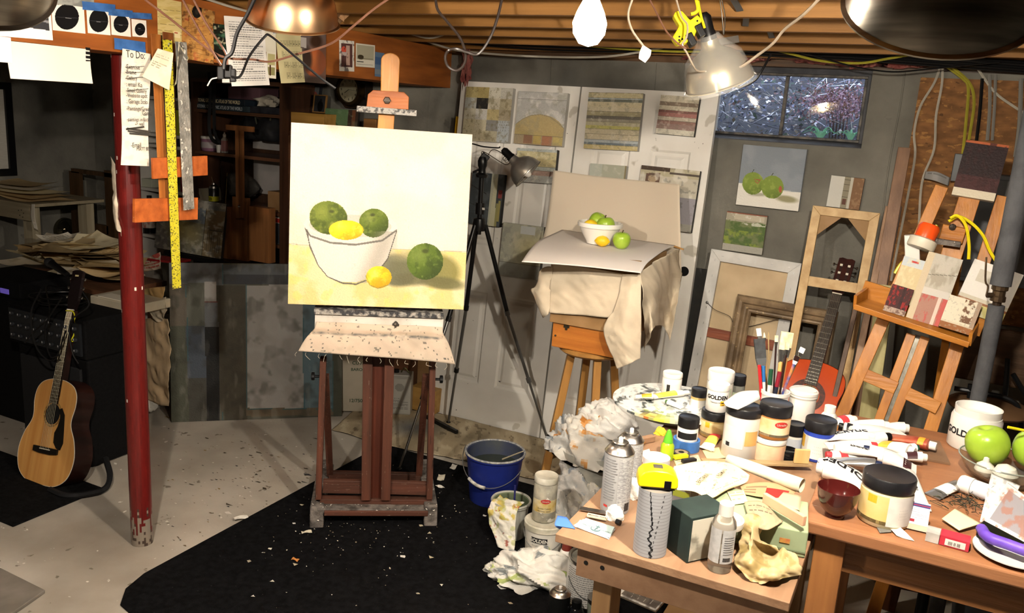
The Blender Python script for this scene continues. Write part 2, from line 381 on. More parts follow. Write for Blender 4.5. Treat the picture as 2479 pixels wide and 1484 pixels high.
for k in range(6):
    t0 = EYE+(fx(2010+8*k,300)-EYE)*1.08;b.tube([t0-[0,0,.25],t0,EYE+(fx(1985+16*k,235)-EYE)*1.09],[.006,.004,.001],n=5,smoothn=3,col=(.2,.15,.14))
tag(b.build('purple_bush',leafm),'purple-leaved bush behind the right window pane','bush')
def strap_plant(name,label,px,py,n,s):
    r = thing(name,label,'plant',EYE+(fx(px,py-4)-EYE)*1.045,0,'daylilies outside the window');c = np.array(WM[r.name].translation)
    for k in range(n):
        a = -1.2+2.4*k/(n-1)+g.uniform(-.15,.15);h = s*g.uniform(.6,1);x = math.sin(a)*s*1.1
        pts = spline([c,c+[x*.35,-.01,h*.75],c+[x*.8,-.02,h*.95],c+[x*1.25,-.02,h*.65]],4);mb = MB();m = len(pts);V = []
        for i,p in enumerate(pts):
            w_ = .006*(1-(i/(m-1))**2)+.0008;V += [p+[-w_,0,0],p+[0,-.003,.002],p+[w_,0,0]]
        mb.add(V,[(3*i+j,3*i+j+1,3*i+j+4,3*i+j+3) for i in range(m-1) for j in (0,1)])
        mb.build('leaf',mat('daylily_leaf','7fb89a','5f9f86',rough=.5,scale=20),parent=r,solid=.0006)
strap_plant('daylily','arching green strap leaves at the middle of the right window pane',1985,343,9,.075)
strap_plant('daylily','green strap leaves at the far right corner of the window',2058,345,7,.065)
# ================================================================== lamps
def shade_bowl(root,Mx,R,mt,name='shade'):
    s = R/.134;pr = [(R*1.045,0),(R*1.05,.003),(R,.006),(R*.985,.03*s),(R*.93,.062*s),(R*.80,.098*s),(R*.60,.125*s),(R*.36,.145*s),(.028,.155*s),(.024,.185*s)]
    inn = [(max(r-.002,.01),z) for r,z in pr]
    b = MB();b.lathe(pr,48,M=Mx,cap=False);b.lathe(inn[::-1],48,M=Mx,cap=False);return b.build(name,mt,parent=root,smooth=True),.185*s
def socket(root,Mx,z0,mt=None):
    b = MB();b.lathe([(.0,z0-.02),(.023,z0-.02),(.024,z0+.02),(.021,z0+.024),(.021,z0+.065),(.012,z0+.078),(0,z0+.078)],20,M=Mx,cap=False);return b.build('socket',mt or black,parent=root,smooth=True)
bulbm = mat('bulb_glow','fff2dc',emit=60)
def bulb(root,Mx,z0,r=.03,on=True):
    b = MB();b.lathe([(.013,z0),(.014,z0-.02),(r*.8,z0-.045),(r,z0-.065),(r*.92,z0-.085),(r*.55,z0-.103),(.001,z0-.108)],20,M=Mx,cap=True)
    return b.build('bulb',bulbm if on else mat('bulb_frost','e8e4dc',rough=.3),parent=root,smooth=True)
def axis_frame(o,ax):
    ax = nrm(ax);h = np.array([1.,0,0]) if abs(ax[0]) < .8 else np.array([0,1.,0]);return frame(o,h,ax)
bare = thing('ceiling_bulb','bare glowing light bulb hanging below the ceiling joists','light bulb',atd(1428,52,1.62))
c = np.array(WM[bare.name].translation);Mx = basez(c+[0,0,.062]);bulb(bare,Mx,0,.033);b = MB();b.lathe([(0,-.005),(.02,-.005),(.026,.03),(.026,.075),(0,.075)],20,M=Mx,cap=False)
b.build('socket',mat('white_porcelain','e6e2da',rough=.3),parent=bare,smooth=True)
lamp_light('bare_bulb_light',c+[0,0,0],46,radius=.034,parent=bare)
copper = mat('copper_shade','b98a64','d8b890',rough=.3,metal=1,scale=3)
alum = mat('spun_aluminium','a9a49c',rough=.26,metal=1);dalum = mat('dark_spun_aluminium','6b665e','9b958a',rough=.3,metal=1,scale=4,stretch=(1,1,12))
toc = lambda p: nrm(EYE-np.asarray(p))
cp = atd(709,54,2.42);cl = thing('clamp_lamp','copper coloured clamp lamp shade hanging above the still life canvas','lamp',cp)
ax = nrm(np.array([0,0,1])+.34*toc(cp));Mx = axis_frame(cp,ax);_,zz = shade_bowl(cl,Mx,.127,copper);socket(cl,Mx,zz);bulb(cl,Mx,zz-.02)
lamp_light('copper_lamp_light',cp+ax*.06,6,radius=.03,parent=cl)
bp_ = atd(2272,18,1.28);bl = thing('work_lamp','large dark metal lamp bowl hanging above the paint table','lamp',bp_)
ax = nrm(np.array([0,0,1])+.75*toc(bp_)+.12*RT);Mx = axis_frame(bp_,ax);_,zz = shade_bowl(bl,Mx,.134,dalum);socket(bl,Mx,zz);bulb(bl,Mx,zz-.02)
lamp_light('work_lamp_light',bp_+ax*.05,44,col=(1,.9,.76),radius=.03,parent=bl)
tp_ = atd(-62,-62,1.25);tl = thing('work_lamp','dark lamp bowl cut off by the top left corner','lamp',tp_)
ax = nrm(np.array([0,0,.8])+.7*toc(tp_)+.2*RT);Mx = axis_frame(tp_,ax);_,zz = shade_bowl(tl,Mx,.105,dalum);socket(tl,Mx,zz);bulb(tl,Mx,zz-.02)
lamp_light('corner_lamp_light',tp_+ax*.03,95,radius=.03,parent=tl)
wp = atd(1742,203,2.55);wl = thing('clamp_lamp','silver clamp lamp wrapped in clear film hanging beside the yellow outlet','lamp',wp)
ax = nrm(atd(1717,98,2.50)-wp);Mx = axis_frame(wp,ax);_,zz = shade_bowl(wl,Mx,.098,mat('pale_aluminium','c9bd9c','a89c80',rough=.3,metal=.9,scale=5));socket(wl,Mx,zz);bulb(wl,Mx,zz-.03,.026)
b = MB();b.lathe([(.112,-.008),(.108,.0),(.100,.03),(.084,.085),(.05,.12),(.03,.15)],40,M=Mx,cap=False);b.build('clear_film',mat('cling_film','f0eee8',rough=.15,alpha=.15,spec=.8),parent=wl,smooth=True)
lamp_light('film_lamp_light',wp+ax*.035,26,radius=.03,parent=wl)
b = MB();b.bar(wp+ax*.125+RT*.015,wp+ax*.125+RT*.085+UP*.012,.02,.006,UP);b.build('clamp_bracket',alum,parent=wl)
# ================================================================== doors leaning on the back wall
DA = .108;DN = np.array([0,-math.cos(DA),math.sin(DA)]);DU = np.array([0,math.sin(DA),math.cos(DA)]);DP = np.array([0,4.30,0])
doorp = mat('old_door_paint','e2dfd8','d2cec5',rough=.5,scale=3,spots=('2e2c28',30,.745),spots2=('b9b4a8',7,.68))
def panel_door(label,x0,x1,hinge,hole):
    w = x1-x0;r = thing('panel_door',label,'door',((x0+x1)/2,4.31,0),0,'panel doors leaning on the back wall')
    def P(x,s,z): return DP+np.array([x,0,0])+DU*s+DN*z
    st = .105;xs = [(x0+st,x0+w/2-.055),(x0+w/2+.055,x1-st)];rows = [(.24,.80),(1.08,1.72),(1.80,1.93)]
    def bx(b,xa,sa,xb,sb,za,zb): b.hexa([tuple(P(xa,sa,za)),tuple(P(xb,sa,za)),tuple(P(xb,sa,zb)),tuple(P(xa,sa,zb)),tuple(P(xa,sb,za)),tuple(P(xb,sb,za)),tuple(P(xb,sb,zb)),tuple(P(xa,sb,zb))])
    b = MB()
    for xa,xb in ((x0,x0+st),(x0+w/2-.055,x0+w/2+.055),(x1-st,x1)): bx(b,xa,0.004,xb,2.03,-.035,0)
    for sa,sb in ((0.004,.24),(.80,1.08),(1.72,1.80),(1.93,2.03)):
        for xa,xb in xs: bx(b,xa,sa,xb,sb,-.035,0)
    b.build('door_frame',doorp,parent=r)
    for xa,xb in xs:
        for sa,sb in rows:
            b = MB();L = [(0,0),(.012,-.010),(.030,-.010),(.046,-.003)];V = []
            for i_,z in L: V += [tuple(P(xa+i_,sa+i_,z)),tuple(P(xb-i_,sa+i_,z)),tuple(P(xb-i_,sb-i_,z)),tuple(P(xa+i_,sb-i_,z))]
            b.add(V,[(4*k+j,4*k+(j+1) % 4,4*k+4+(j+1) % 4,4*k+4+j) for k in range(3) for j in range(4)]+[(12,13,14,15)])
            b.add([tuple(P(xa,sa,-.03)),tuple(P(xb,sa,-.03)),tuple(P(xb,sb,-.03)),tuple(P(xa,sb,-.03))],[(3,2,1,0)]);b.build('door_panel',doorp,parent=r)
    if hinge:
        b = MB();b.bar(P(x0-.004,1.70,.002),P(x0-.004,1.82,.002),.012,.004,(1,0,0));b.tube([P(x0-.008,1.70,.006),P(x0-.008,1.82,.006)],.005);b.build('hinge',mat('brass','c9a227',rough=.3,metal=1),parent=r)
    if hole:
        p = onp(1656,657,DP,DN);b = MB();b.lathe([(0,.0012),(.026,.0012),(.026,0)],24,M=axis_frame(p,DN),cap=False);b.build('knob_hole',mat('hole_black','080808',rough=1),parent=r)
    return r
panel_door('left of two white panel doors leaning on the wall, brass hinge on its edge',-2.632,-1.868,True,False)
panel_door('right of two white panel doors leaning on the wall, behind the fruit stand',-1.858,-1.092,False,True)
# ================================================================== work tables
pine = wood('pine_bench','99785c','83634a',ax=1,sc=2.2,rough=.55);pinel = wood('pine_leg','9a7850','765636',ax=2,sc=2.5)
maple = wood('maple_top','9c6c4a','845637',ax=0,sc=2,rough=.45,spots=('d9d4cc',18,.72))
AX0,AX1,AY0,AY1,AZ = -.707,-.148,1.775,2.90,.86
ta = thing('work_table','low rough pine work table holding paint jars and the yellow tape measure','table',((AX0+AX1)/2,(AY0+AY1)/2,0))
b = MB();b.box(AX0,AY0,AZ-.022,AX1,AY1,AZ);b.build('table_top',pine,parent=ta,bev=.002)
for (x0,y0,x1,y1) in ((AX0+.05,AY0+.03,AX1-.01,AY0+.068),(AX0+.05,AY1-.07,AX1-.01,AY1-.032),(AX0+.05,AY0+.07,AX0+.088,AY1-.07),(AX1-.05,AY0+.07,AX1-.012,AY1-.07)):
    b = MB();b.box(x0,y0,AZ-.112,x1,y1,AZ-.022);b.build('apron',pine,parent=ta,bev=.002)
for x,y in ((AX0+.085,AY0+.07),(AX1-.10,AY0+.07),(AX0+.09,AY1-.16),(AX1-.10,AY1-.16)):
    b = MB();b.box(x,y,0,x+.05,y+.085,AZ-.022);b.build('leg',pinel,parent=ta,bev=.003)
for x in (AX0+.075,AX0+.118,AX1-.06,AX1-.022):
    b = MB();b.lathe([(0,.0015),(.0055,.0015),(.006,0)],10,M=axis_frame((x,AY0+.03,AZ-.07),(0,-1,0)),cap=False);b.build('screw',black,parent=ta)
b = MB();b.box(AX0+.09,AY0+.1,.16,AX1-.06,AY1-.1,.178);b.build('lower_shelf',pine,parent=ta)
BX0,BX1,BY0,BY1,BZT = -.172,1.35,2.083,3.02,.92
tb = thing('work_table','higher maple work table with dark red bowl and paint tubes on it','table',((BX0+BX1)/2,(BY0+BY1)/2,0))
b = MB();b.box(BX0,BY0,BZT-.034,BX1,BY1,BZT);b.build('table_top',maple,parent=tb,bev=.005)
for (x0,y0,x1,y1) in ((BX0+.1,BY0+.05,BX1-.1,BY0+.075),(BX0+.1,BY1-.075,BX1-.1,BY1-.05),(BX0+.06,BY0+.1,BX0+.085,BY1-.1),(BX1-.085,BY0+.1,BX1-.06,BY1-.1)):
    b = MB();b.box(x0,y0,BZT-.134,x1,y1,BZT-.034);b.build('apron',wood('maple_apron','8a5c34','6a4424',ax=0),parent=tb)
for x,y in ((BX0+.032,BY0+.03),(BX1-.11,BY0+.03),(BX0+.032,BY1-.11),(BX1-.11,BY1-.11)):
    b = MB();b.box(x,y,0,x+.072,y+.072,BZT-.034);b.build('leg',wood('maple_leg','a8713f','875630',ax=2),parent=tb,bev=.003)
# ================================================================== lofted sheets (cloth, paper)
class Sheet(Panel):
    def __init__(s,rows,nx,ny,base='ffffff',wob=0,seed=1,wsc=.05):
        g = np.array([np.interp(np.linspace(0,1,4*8+1),np.linspace(0,1,len(t)),range(len(t))) for t in [rows[0]]])
        R = [np.array(spline(r,12)) for r in rows];R = [np.array([np.array([np.interp(u,np.linspace(0,1,len(r)),r[:,k]) for k in range(3)]) for u in np.linspace(0,1,nx+1)]) for r in R]
        P = np.zeros((ny+1,nx+1,3))
        for i in range(nx+1):
            c = np.array(spline([r[i] for r in R],12))
            for k in range(3): P[:,i,k] = np.interp(np.linspace(0,1,ny+1),np.linspace(0,1,len(c)),c[:,k])
        if wob:
            dv = np.gradient(P,axis=0);du = np.gradient(P,axis=1);N = np.cross(du,dv);N /= np.linalg.norm(N,axis=2,keepdims=True)+1e-9
            q = fnoise(P[...,0]+P[...,2]*.7,P[...,1]+P[...,2],wsc,seed,3)*wob;P = P+N*q[...,None]
        s.P = P;s.nx,s.ny = nx,ny;C = (P[:-1,:-1]+P[1:,1:]+P[:-1,1:]+P[1:,:-1])/4
        u = (np.arange(nx)+.5)/nx;v = (np.arange(ny)+.5)/ny;s.U,s.V = np.meshgrid(u,v)
        d = C-EYE;z = d @ FW;s.X = IW/2+F*(d @ RT)/z;s.Y = IH/2-F*(d @ UP)/z;s.c = np.ones((ny,nx,3))*hx(base)
    def build(s,name,th=.001,m=None,parent=None,keep=None,smooth=True):
        b = MB();nx,ny = s.nx,s.ny;ff = [];cc = []
        for j in range(ny):
            for i in range(nx):
                if keep is None or keep[j,i]: ff.append((j*(nx+1)+i,j*(nx+1)+i+1,(j+1)*(nx+1)+i+1,(j+1)*(nx+1)+i));cc.append(s.c[j,i])
        b.add([tuple(p) for p in s.P.reshape(-1,3)],ff)
        return b.build(name,m or VCP,parent=parent,cols=np.array(cc),solid=th,smooth=1.2 if smooth else False)
def specks(p,n,col,seed,smin=1,smax=4,a=.8,box=None):
    g = random.Random(seed);x0,x1,y0,y1 = box or (p.X.min(),p.X.max(),p.Y.min(),p.Y.max())
    for _ in range(n): p.ell(g.uniform(x0,x1),g.uniform(y0,y1),g.uniform(smin,smax),g.uniform(smin,smax)*.6,col,a,rot=g.uniform(0,3))
# ================================================================== studio easel with the still life canvas
e0,e1 = onz(772,1266,0),onz(1040,1262,0);EX = nrm(e1-e0);EN = np.array([EX[1],-EX[0],0]);EM = (e0+e1)/2
def ep(x,y,off=0.0): return onp(x,y,EM+EN*off,EN)
oldred = wood('worn_red_wood','62392a','38231a',ax=2,sc=3,rough=.6,spots=('a89c8c',45,.70),spots2=('2a1a14',25,.66));oldredx = wood('worn_red_rail','5c372a','3a251b',ax=0,sc=3,rough=.6,spots=('a89c8c',50,.70),spots2=('2a1a14',25,.66))
greyed = mat('paint_crusted_wood','77706a','3f3a36',rough=.8,scale=30,bump=.6,spots=('d6d0c6',60,.66));spruce = wood('varnished_pine','c98d45','a86a2a',ax=2,sc=2.5,rough=.35)
orange = wood('orange_pine','b4672c','8a4518',ax=0,sc=2.5,rough=.4)
ea = thing('studio_easel','large paint-stained wooden studio easel holding the still life canvas','easel',EM-EN*.15,math.atan2(EX[1],EX[0]))
for x in (768,1040):
    b = MB();p = ep(x,1268);q0 = np.array([p[0],p[1],0]);b.hexa([tuple(v) for v in (q0+EX*-.03+EN*.06,q0+EX*.03+EN*.06,q0+EX*.03-EN*.55,q0-EX*.03-EN*.55,q0+EX*-.03+EN*.04+[0,0,.10],q0+EX*.03+EN*.04+[0,0,.10],q0+EX*.03-EN*.55+[0,0,.07],q0-EX*.03-EN*.55+[0,0,.07])]);b.build('runner',greyed,parent=ea,bev=.006)
def ebar(nm,a,c,w,t,off,mt,wd=None,bev=.002): b = MB();b.bar(ep(*a,off),ep(*c,off),w,t,EX if wd is None else wd);return b.build(nm,mt,parent=ea,bev=bev)
ebar('base_shelf',(770,1226),(1045,1229),.09,.022,.0,greyed,wd=EN);ebar('base_rail',(785,1241),(1036,1242),.022,.02,.045,oldredx,wd=(0,0,1))
ebar('bottom_rail',(775,1209),(1045,1211),.024,.05,-.03,oldredx,wd=(0,0,1));ebar('lower_rail',(782,1176),(884,1178),.062,.024,-.03,oldredx,wd=(0,0,1));ebar('lower_rail',(942,1179),(1036,1182),.062,.024,-.03,oldredx,wd=(0,0,1))
ebar('rear_rail',(796,1150),(1018,1155),.04,.03,-.32,oldredx,wd=(0,0,1))
for a,c in (((783,865),(771,1205)),((1047,872),(1039,1205))): ebar('outer_upright',a,c,.027,.045,-.02,oldred)
for a,c in (((892,760),(886,1205)),((946,762),(933,1205))): ebar('centre_upright',a,c,.042,.06,-.02,oldred)
ebar('centre_board',(917,770),(909,1204),.062,.02,-.035,wood('deep_red_board','5a2a1a','431e12',ax=2))
for (x0,x1,y0,y1) in ((788,799,908,1150),(1031,1014,908,1152)):
    b = MB();b.bar(ep(x0,y0,-.05),ep(x1,y1,-.32),.03,.022,EX);b.build('back_strut',oldred,parent=ea)
for x,y,s in ((775,911,-1),(1052,918,1)):
    b = MB();p = ep(x,y,-.03);b.lathe([(0,0),(.006,0),(.006,.022),(.018,.024),(.018,.036),(.012,.038),(0,.038)],12,M=axis_frame(p,EX*s),cap=False);b.build('knob',black,parent=ea)
ebar('tray_ledge',(762,748),(1072,759),.022,.10,.03,mat('crusted_ledge','3c3d40','a8a49c',rough=.5,scale=40,lo=.45,hi=.6,bump=.8),wd=(0,0,1));ebar('tray_board',(762,786),(1072,797),.095,.02,.055,mat('spattered_white_board','d9d4cb','bfb9ae',rough=.6,scale=10,spots=('3a3835',34,.66),spots2=('7b766d',60,.69)),wd=(0,0,1))
b = MB();b.ell(ep(958,785,.07),(.012,.012,.012),8);b.bar(ep(950,785,.072),ep(966,787,.072),.008,.012,(0,0,1));b.bar(ep(958,778,.072),ep(957,793,.072),.008,.012,EX);b.build('star_knob',mat('tarnished_knob','4c4640',rough=.5,metal=.6),parent=ea)
ebar('mast',(939,225),(905,760),.066,.024,-.05,spruce)
b = MB();Mm = frame(ep(943,225,-.05),EX,EN);h = (ep(943,128,-.05)-ep(943,225,-.05))[2];pts = [(-.036,0),(.036,0),(.038,h-.03)]+[(.038*math.cos(t),h-.03+.03*math.sin(t)) for t in np.linspace(.2,2.94,9)]+[(-.038,h-.03)]
b.prism(pts,-.012,.012,M=Mm);b.build('upper_mast',spruce,parent=ea,bev=.003)
b = MB();Mm = frame(ep(938,262,-.02),EX,EN);b.prism([(-.085,0),(.085,0),(.085,.05),(.065,.068),(-.06,.068),(-.08,.05)],-.015,.02,M=Mm);b.build('clamp_block',orange,parent=ea,bev=.002)
b = MB();b.lathe([(0,.014),(.012,.012),(.016,.004),(.016,0),(0,0)],6,M=axis_frame(ep(937,243,0),EN),cap=False);b.bar(ep(929,243,.012),ep(945,244,.012),.007,.012,(0,0,1));b.build('clamp_knob',mat('tarnished_knob'),parent=ea)
ebar('clamp_ledge',(864,263),(1008,274),.024,.05,.0,mat('crusted_ledge_pale','b9b6b0','5c5b5a',rough=.6,scale=60,bump=.8,lo=.5,hi=.6),wd=(0,0,1))
# canvas rag tacked over the tray
cm = mat('canvas_cloth','vcol',rough=.85,spec=.1,bump=.2,bscale=250)
sh = Sheet([[ep(x,y+a,o) for x,y in L] for L,a,o in (([(766,779),(850,782),(930,786),(1000,788),(1070,791)],0,.072),([(762,795),(850,798),(930,801),(1000,803),(1073,806)],0,.088),([(752,806),(845,809),(930,812),(1005,815),(1080,820)],0,.125),([(738,822),(840,828),(930,832),(1010,838),(1090,842)],0,.135),([(722,850),(830,858),(925,865),(1015,872),(1102,882)],0,.14))],110,36,'c2b2a0',wob=.0022,wsc=.08)
sh.noise('ad9f8d',.5,30,0,1.2,2);band = np.exp(-((sh.V-.5)/.055)**2);sh.put(band*np.clip(.65+.4*fnoise(sh.X,sh.Y,14,4),0,1),'5a5a58',.95)
specks(sh,160,'5b5a55',3,.8,2.4);specks(sh,60,'8d8878',5,1,4,.6);specks(sh,25,'3c3b39',8,1,6,.5);sh.build('tray_cloth',.0012,cm,parent=ea)
b = MB();g = random.Random(4)
for k in range(16):
    x = 722+k*24+g.uniform(-6,6);p = ep(x,852+(x-722)*.08,.14);b.tube([p,p+EX*g.uniform(-.01,.01)-[0,0,.012],p+EX*g.uniform(-.02,.02)-[0,0,g.uniform(.015,.035)]],.0006,n=4,smoothn=2)
b.build('frayed_threads',mat('thread','d9cdb8',rough=.9),parent=ea)['kind'] = 'stuff'
# the still life canvas
KN = nrm(EN+np.array([0,0,.07]));KP = ep(915,745,.075)
M,w,h = rect_on(((708,297),(1143,325),(1123,750),(694,735)),KP,KN)
p = Panel(M,w,h,300,300,'d3cbb8')
p.noise('dfd9cb',.8,120,-.2,1,1);p.noise('c6c2b6',.5,60,.5,1,2);p.ell(905,405,70,60,'cfcdc8',.5,soft=.9);p.ell(1065,480,90,130,'dcd9d0',.5,soft=.9);p.ell(1020,570,60,40,'d0cfca',.6,soft=.8)
p.poly([(690,590),(745,597),(960,604),(1140,611),(1125,760),(690,740)],'cfc082');p.noise('d9cfa8',.8,50,-.1,1,5,mask=(p.Y > 592+(p.X-700)*.05));p.noise('dfcc6a',.45,22,.6,.8,6,mask=(p.Y > 592+(p.X-700)*.05))
p.line([(697,590),(745,594),(960,603),(1138,610)],1.6,'8a7d58',.5)
p.ell(960,655,52,38,'5f6047',.95,rot=.15,soft=.12);p.ell(1068,655,46,38,'77733c',.9,rot=.4,soft=.2);p.ell(1070,685,55,15,'5f5d3a',.85,rot=.12,soft=.25);p.ell(1000,675,40,16,'5c5b40',.8,soft=.3);p.ell(985,620,40,12,'8f8a68',.6,soft=.5)
p.ell(848,545,113,36,'d0cdc4',rot=.03);p.ell(848,547,100,27,'b9b7ad',rot=.03)
def pfruit(cx,cy,rx,ry,c,dk,lt,seed,rot=0):
    p.ell(cx,cy,rx,ry,c,rot=rot);m = (((p.X-cx)/rx)**2+((p.Y-cy)/ry)**2 < 1);p.put(m*np.clip(((p.X-cx)/rx*.55+(p.Y-cy)/ry*.75)*1.2,0,1),dk,.85);p.noise(dk,.5,14,.2,1,seed,mask=m);p.ell(cx-rx*.35,cy-ry*.35,rx*.42,ry*.38,lt,.55,soft=.8);p.noise(lt,.4,9,.5,1,seed+1,mask=m)
pfruit(795,527,46,40,'5f7020','35440f','8f9a45',11,.2);pfruit(905,540,36,35,'55681a','2f3f0c','86944a',13);pfruit(838,557,42,24,'e6c716','c39a0c','f5e268',15)
for cx,cy,r in ((803,512,6),(902,520,6)): p.ell(cx,cy,r,r*.6,'3a4318',.9,soft=.4)
p.poly([(737,548),(752,566),(800,580),(860,585),(920,576),(955,560),(961,548),(959,575),(938,625),(905,668),(860,684),(825,682),(790,668),(768,640),(748,592)],'d2cfc6')
bm = (p.Y > 560) & (p.X > 735) & (p.X < 962);p.put(bm*np.exp(-((p.X-940+(p.Y-560)*.4)/30)**2)*(p.Y < 685),'8f8c80',.6)
for t in range(4): p.line([(738+t,552+2*t),(752,570+t),(800,586+t),(860,591+t),(925,581+t),(960,556+t)],2.2,'5c5a54',.6)
for t in range(3): p.line([(740+2*t,556),(750,592+t*3),(770,642),(793,670),(828,684+t),(862,687+t),(905,672),(938,628),(960,560)],2.0,'4f4c46',.7)
pfruit(1029,633,44,44,'50661a','2c3d0c','82934a',17);p.ell(1030,608,8,5,'3a4414',.9,soft=.4)
pfruit(917,671,31,27,'e6c41a','b98c10','f6e57a',19);p.line([(886,668),(895,690),(915,698),(940,690)],2,'6f6a42',.6);p.noise('8a8a80',.12,5,1.6,.5,30);p.grain(.015)
cv = p.build('still_life_canvas',.038,'c9c2b4');tag(cv,'large painted canvas of green apples and lemons with a white bowl on the studio easel','painting')
# ================================================================== big dark abstract leaning at the back left
n0,n1 = onz(416,1023,0),onz(822,1008,0);GX = nrm(n1-n0);GN0 = np.array([GX[1],-GX[0],0]);GN = nrm(GN0+np.array([0,0,.12]))
M,w,h = rect_on(((406,640),(832,640),(824,1009),(416,1023)),n0+[0,0,.002],GN)
M = frame(np.array([M[i][3] for i in range(3)])+[0,0,.004],GX,GN);p = Panel(M,w,h,150,130,'4a4a3e')
for q,c in (([(400,630),(540,630),(542,690),(400,686)],'686c70'),([(540,640),(850,640),(850,665),(540,665)],'4d5255'),([(540,664),(850,664),(850,690),(540,688)],'313439'),([(404,686),(450,686),(456,1030),(410,1030)],'575045'),([(404,790),(450,790),(458,1030),(410,1030)],'44463a'),([(450,686),(495,686),(498,800),(452,800)],'55574d'),([(450,790),(498,790),(502,920),(454,920)],'3d444e'),([(454,915),(502,915),(506,1030),(458,1030)],'3c3b35'),([(494,682),(524,682),(525,730),(495,730)],'9c9a96'),([(495,729),(526,729),(526,733),(495,733)],'6e3a36'),([(496,733),(527,733),(529,792),(497,792)],'5f6265'),([(497,792),(529,792),(533,1030),(500,1030)],'0e0e0e'),([(528,690),(596,690),(600,1030),(534,1030)],'403c30'),([(596,690),(733,690),(735,990),(598,990)],'8c8a86'),([(733,690),(805,690),(806,990),(735,990)],'53666d'),([(805,690),(850,690),(850,1030),(806,1030)],'3f4034'),([(596,988),(806,988),(806,1005),(596,1008)],'5d5240')): p.poly(q,c)
p.noise('2c2a22',.4,30,.2,1,3);p.noise('9a9890',.25,16,.6,1,4,sy=.3);rm = (p.X > 598) & (p.X < 733) & (p.Y > 690) & (p.Y < 988);p.noise('77736f',.4,60,.1,.9,8,mask=rm);p.noise('a5a3a0',.4,60,.3,.9,9,mask=rm)
for L in ([(538,640),(540,1020)],[(596,690),(598,990)],[(733,740),(736,990)],[(598,990),(806,990)],[(805,860),(806,995)],[(450,690),(456,880)]): p.line(L,2,'2f5358',.7)
tag(p.build('abstract_painting',.035,'14120f'),'big dark abstract canvas of grey and black blocks leaning behind the red post','painting')
GTOP = np.array(p.M)[:3,3]+np.array(p.M)[:3,1]*h
# ================================================================== bookcases and cupboard along the back wall
def pbox(b,x0,y0,x1,y1,Y,d,**k):
    xm,ym = (x0+x1)/2,(y0+y1)/2;X0,X1 = ony(x0,ym,Y)[0],ony(x1,ym,Y)[0];Z1,Z0 = ony(xm,y0,Y)[2],ony(xm,y1,Y)[2]
    b.box(X0,Y,Z0,X1,Y+d,Z1,**k);return X0,Z0,X1,Z1
def pthing(name,label,cat,x0,y0,x1,y1,Y,d,mt,bev=.002,z0=None,parent=None,group=None):
    b = MB();X0,Z0,X1,Z1 = pbox(MB(),x0,y0,x1,y1,Y,d)
    if z0 is not None: Z1 = z0+.001+Z1-Z0;Z0 = z0+.001
    b.box(X0,Y,Z0,X1,Y+d,Z1);o = b.build(name,mt,parent=parent,bev=bev)
    if parent is None: tag(o,label,cat,group)
    o['rect'] = [float(X0),float(Z0),float(X1),float(Z1)];return o
def zat(x,y,Y): return float(ony(x,y,Y)[2])
dkw = wood('dark_walnut','543626','3c2618',ax=2,sc=2.5);dkwx = wood('dark_walnut_shelf','6a4630','4c3220',ax=0,sc=2.5);whitep = mat('white_laminate','d2cec6','bcb8b0',rough=.5,scale=4)
pale = mat('pale_back','b5b0ac','9c9894',rough=.9,scale=4)
KY = 4.22;kx0,kx1 = float(ony(466,400,KY)[0]),float(ony(683,400,KY)[0]);SH = [zat(575,271,KY),zat(575,375,KY),zat(560,500,KY),zat(660,548,KY)-.12]
bk = thing('bookcase','tall dark brown bookcase against the back wall left of the still life canvas','bookcase',((kx0+kx1)/2,4.39,0))
for x in (kx0,kx1-.022): b = MB();b.box(x,KY,0,x+.022,4.57,1.92);b.build('side_panel',dkw,parent=bk)
b = MB();b.box(kx0,4.572,0,kx1,4.585,1.92);b.build('back_panel',wood('walnut_back','4a3426','36251a',ax=2),parent=bk)
b = MB();b.box(kx0,KY,1.92,kx1,4.585,1.945);b.build('top_panel',dkwx,parent=bk)
for z in SH+[.35,.06]: b = MB();b.box(kx0+.022,KY+.004,z-.02,kx1-.022,4.57,z);b.build('shelf',dkwx,parent=bk)
for (x0,y0,x1,y1) in ((612,274,679,362),(614,384,678,470)):
    pthing('pinned_sheet','x','x',x0,y0,x1,y1,4.562,.006,pale,bev=0,parent=bk)
wx0,wx1 = float(ony(330,450,KY)[0]),float(ony(463,400,KY)[0])
wk = thing('bookcase','white bookcase seen between the red post and the dark bookcase','bookcase',((wx0+wx1)/2,4.39,0))
for x in (wx0,wx1-.02): b = MB();b.box(x,KY,0,x+.02,4.57,zat(445,238,KY));b.build('side_panel',whitep,parent=wk)
b = MB();b.box(wx0,4.572,0,wx1,4.585,zat(445,238,KY));b.build('back_panel',whitep,parent=wk)
WS = [zat(445,238,KY),zat(445,330,KY),zat(445,357,KY),zat(440,466,KY),zat(400,575,KY),.2]
for z in WS: b = MB();b.box(wx0,KY+.002,z-.02,wx1,4.57,z);b.build('shelf',whitep,parent=wk)
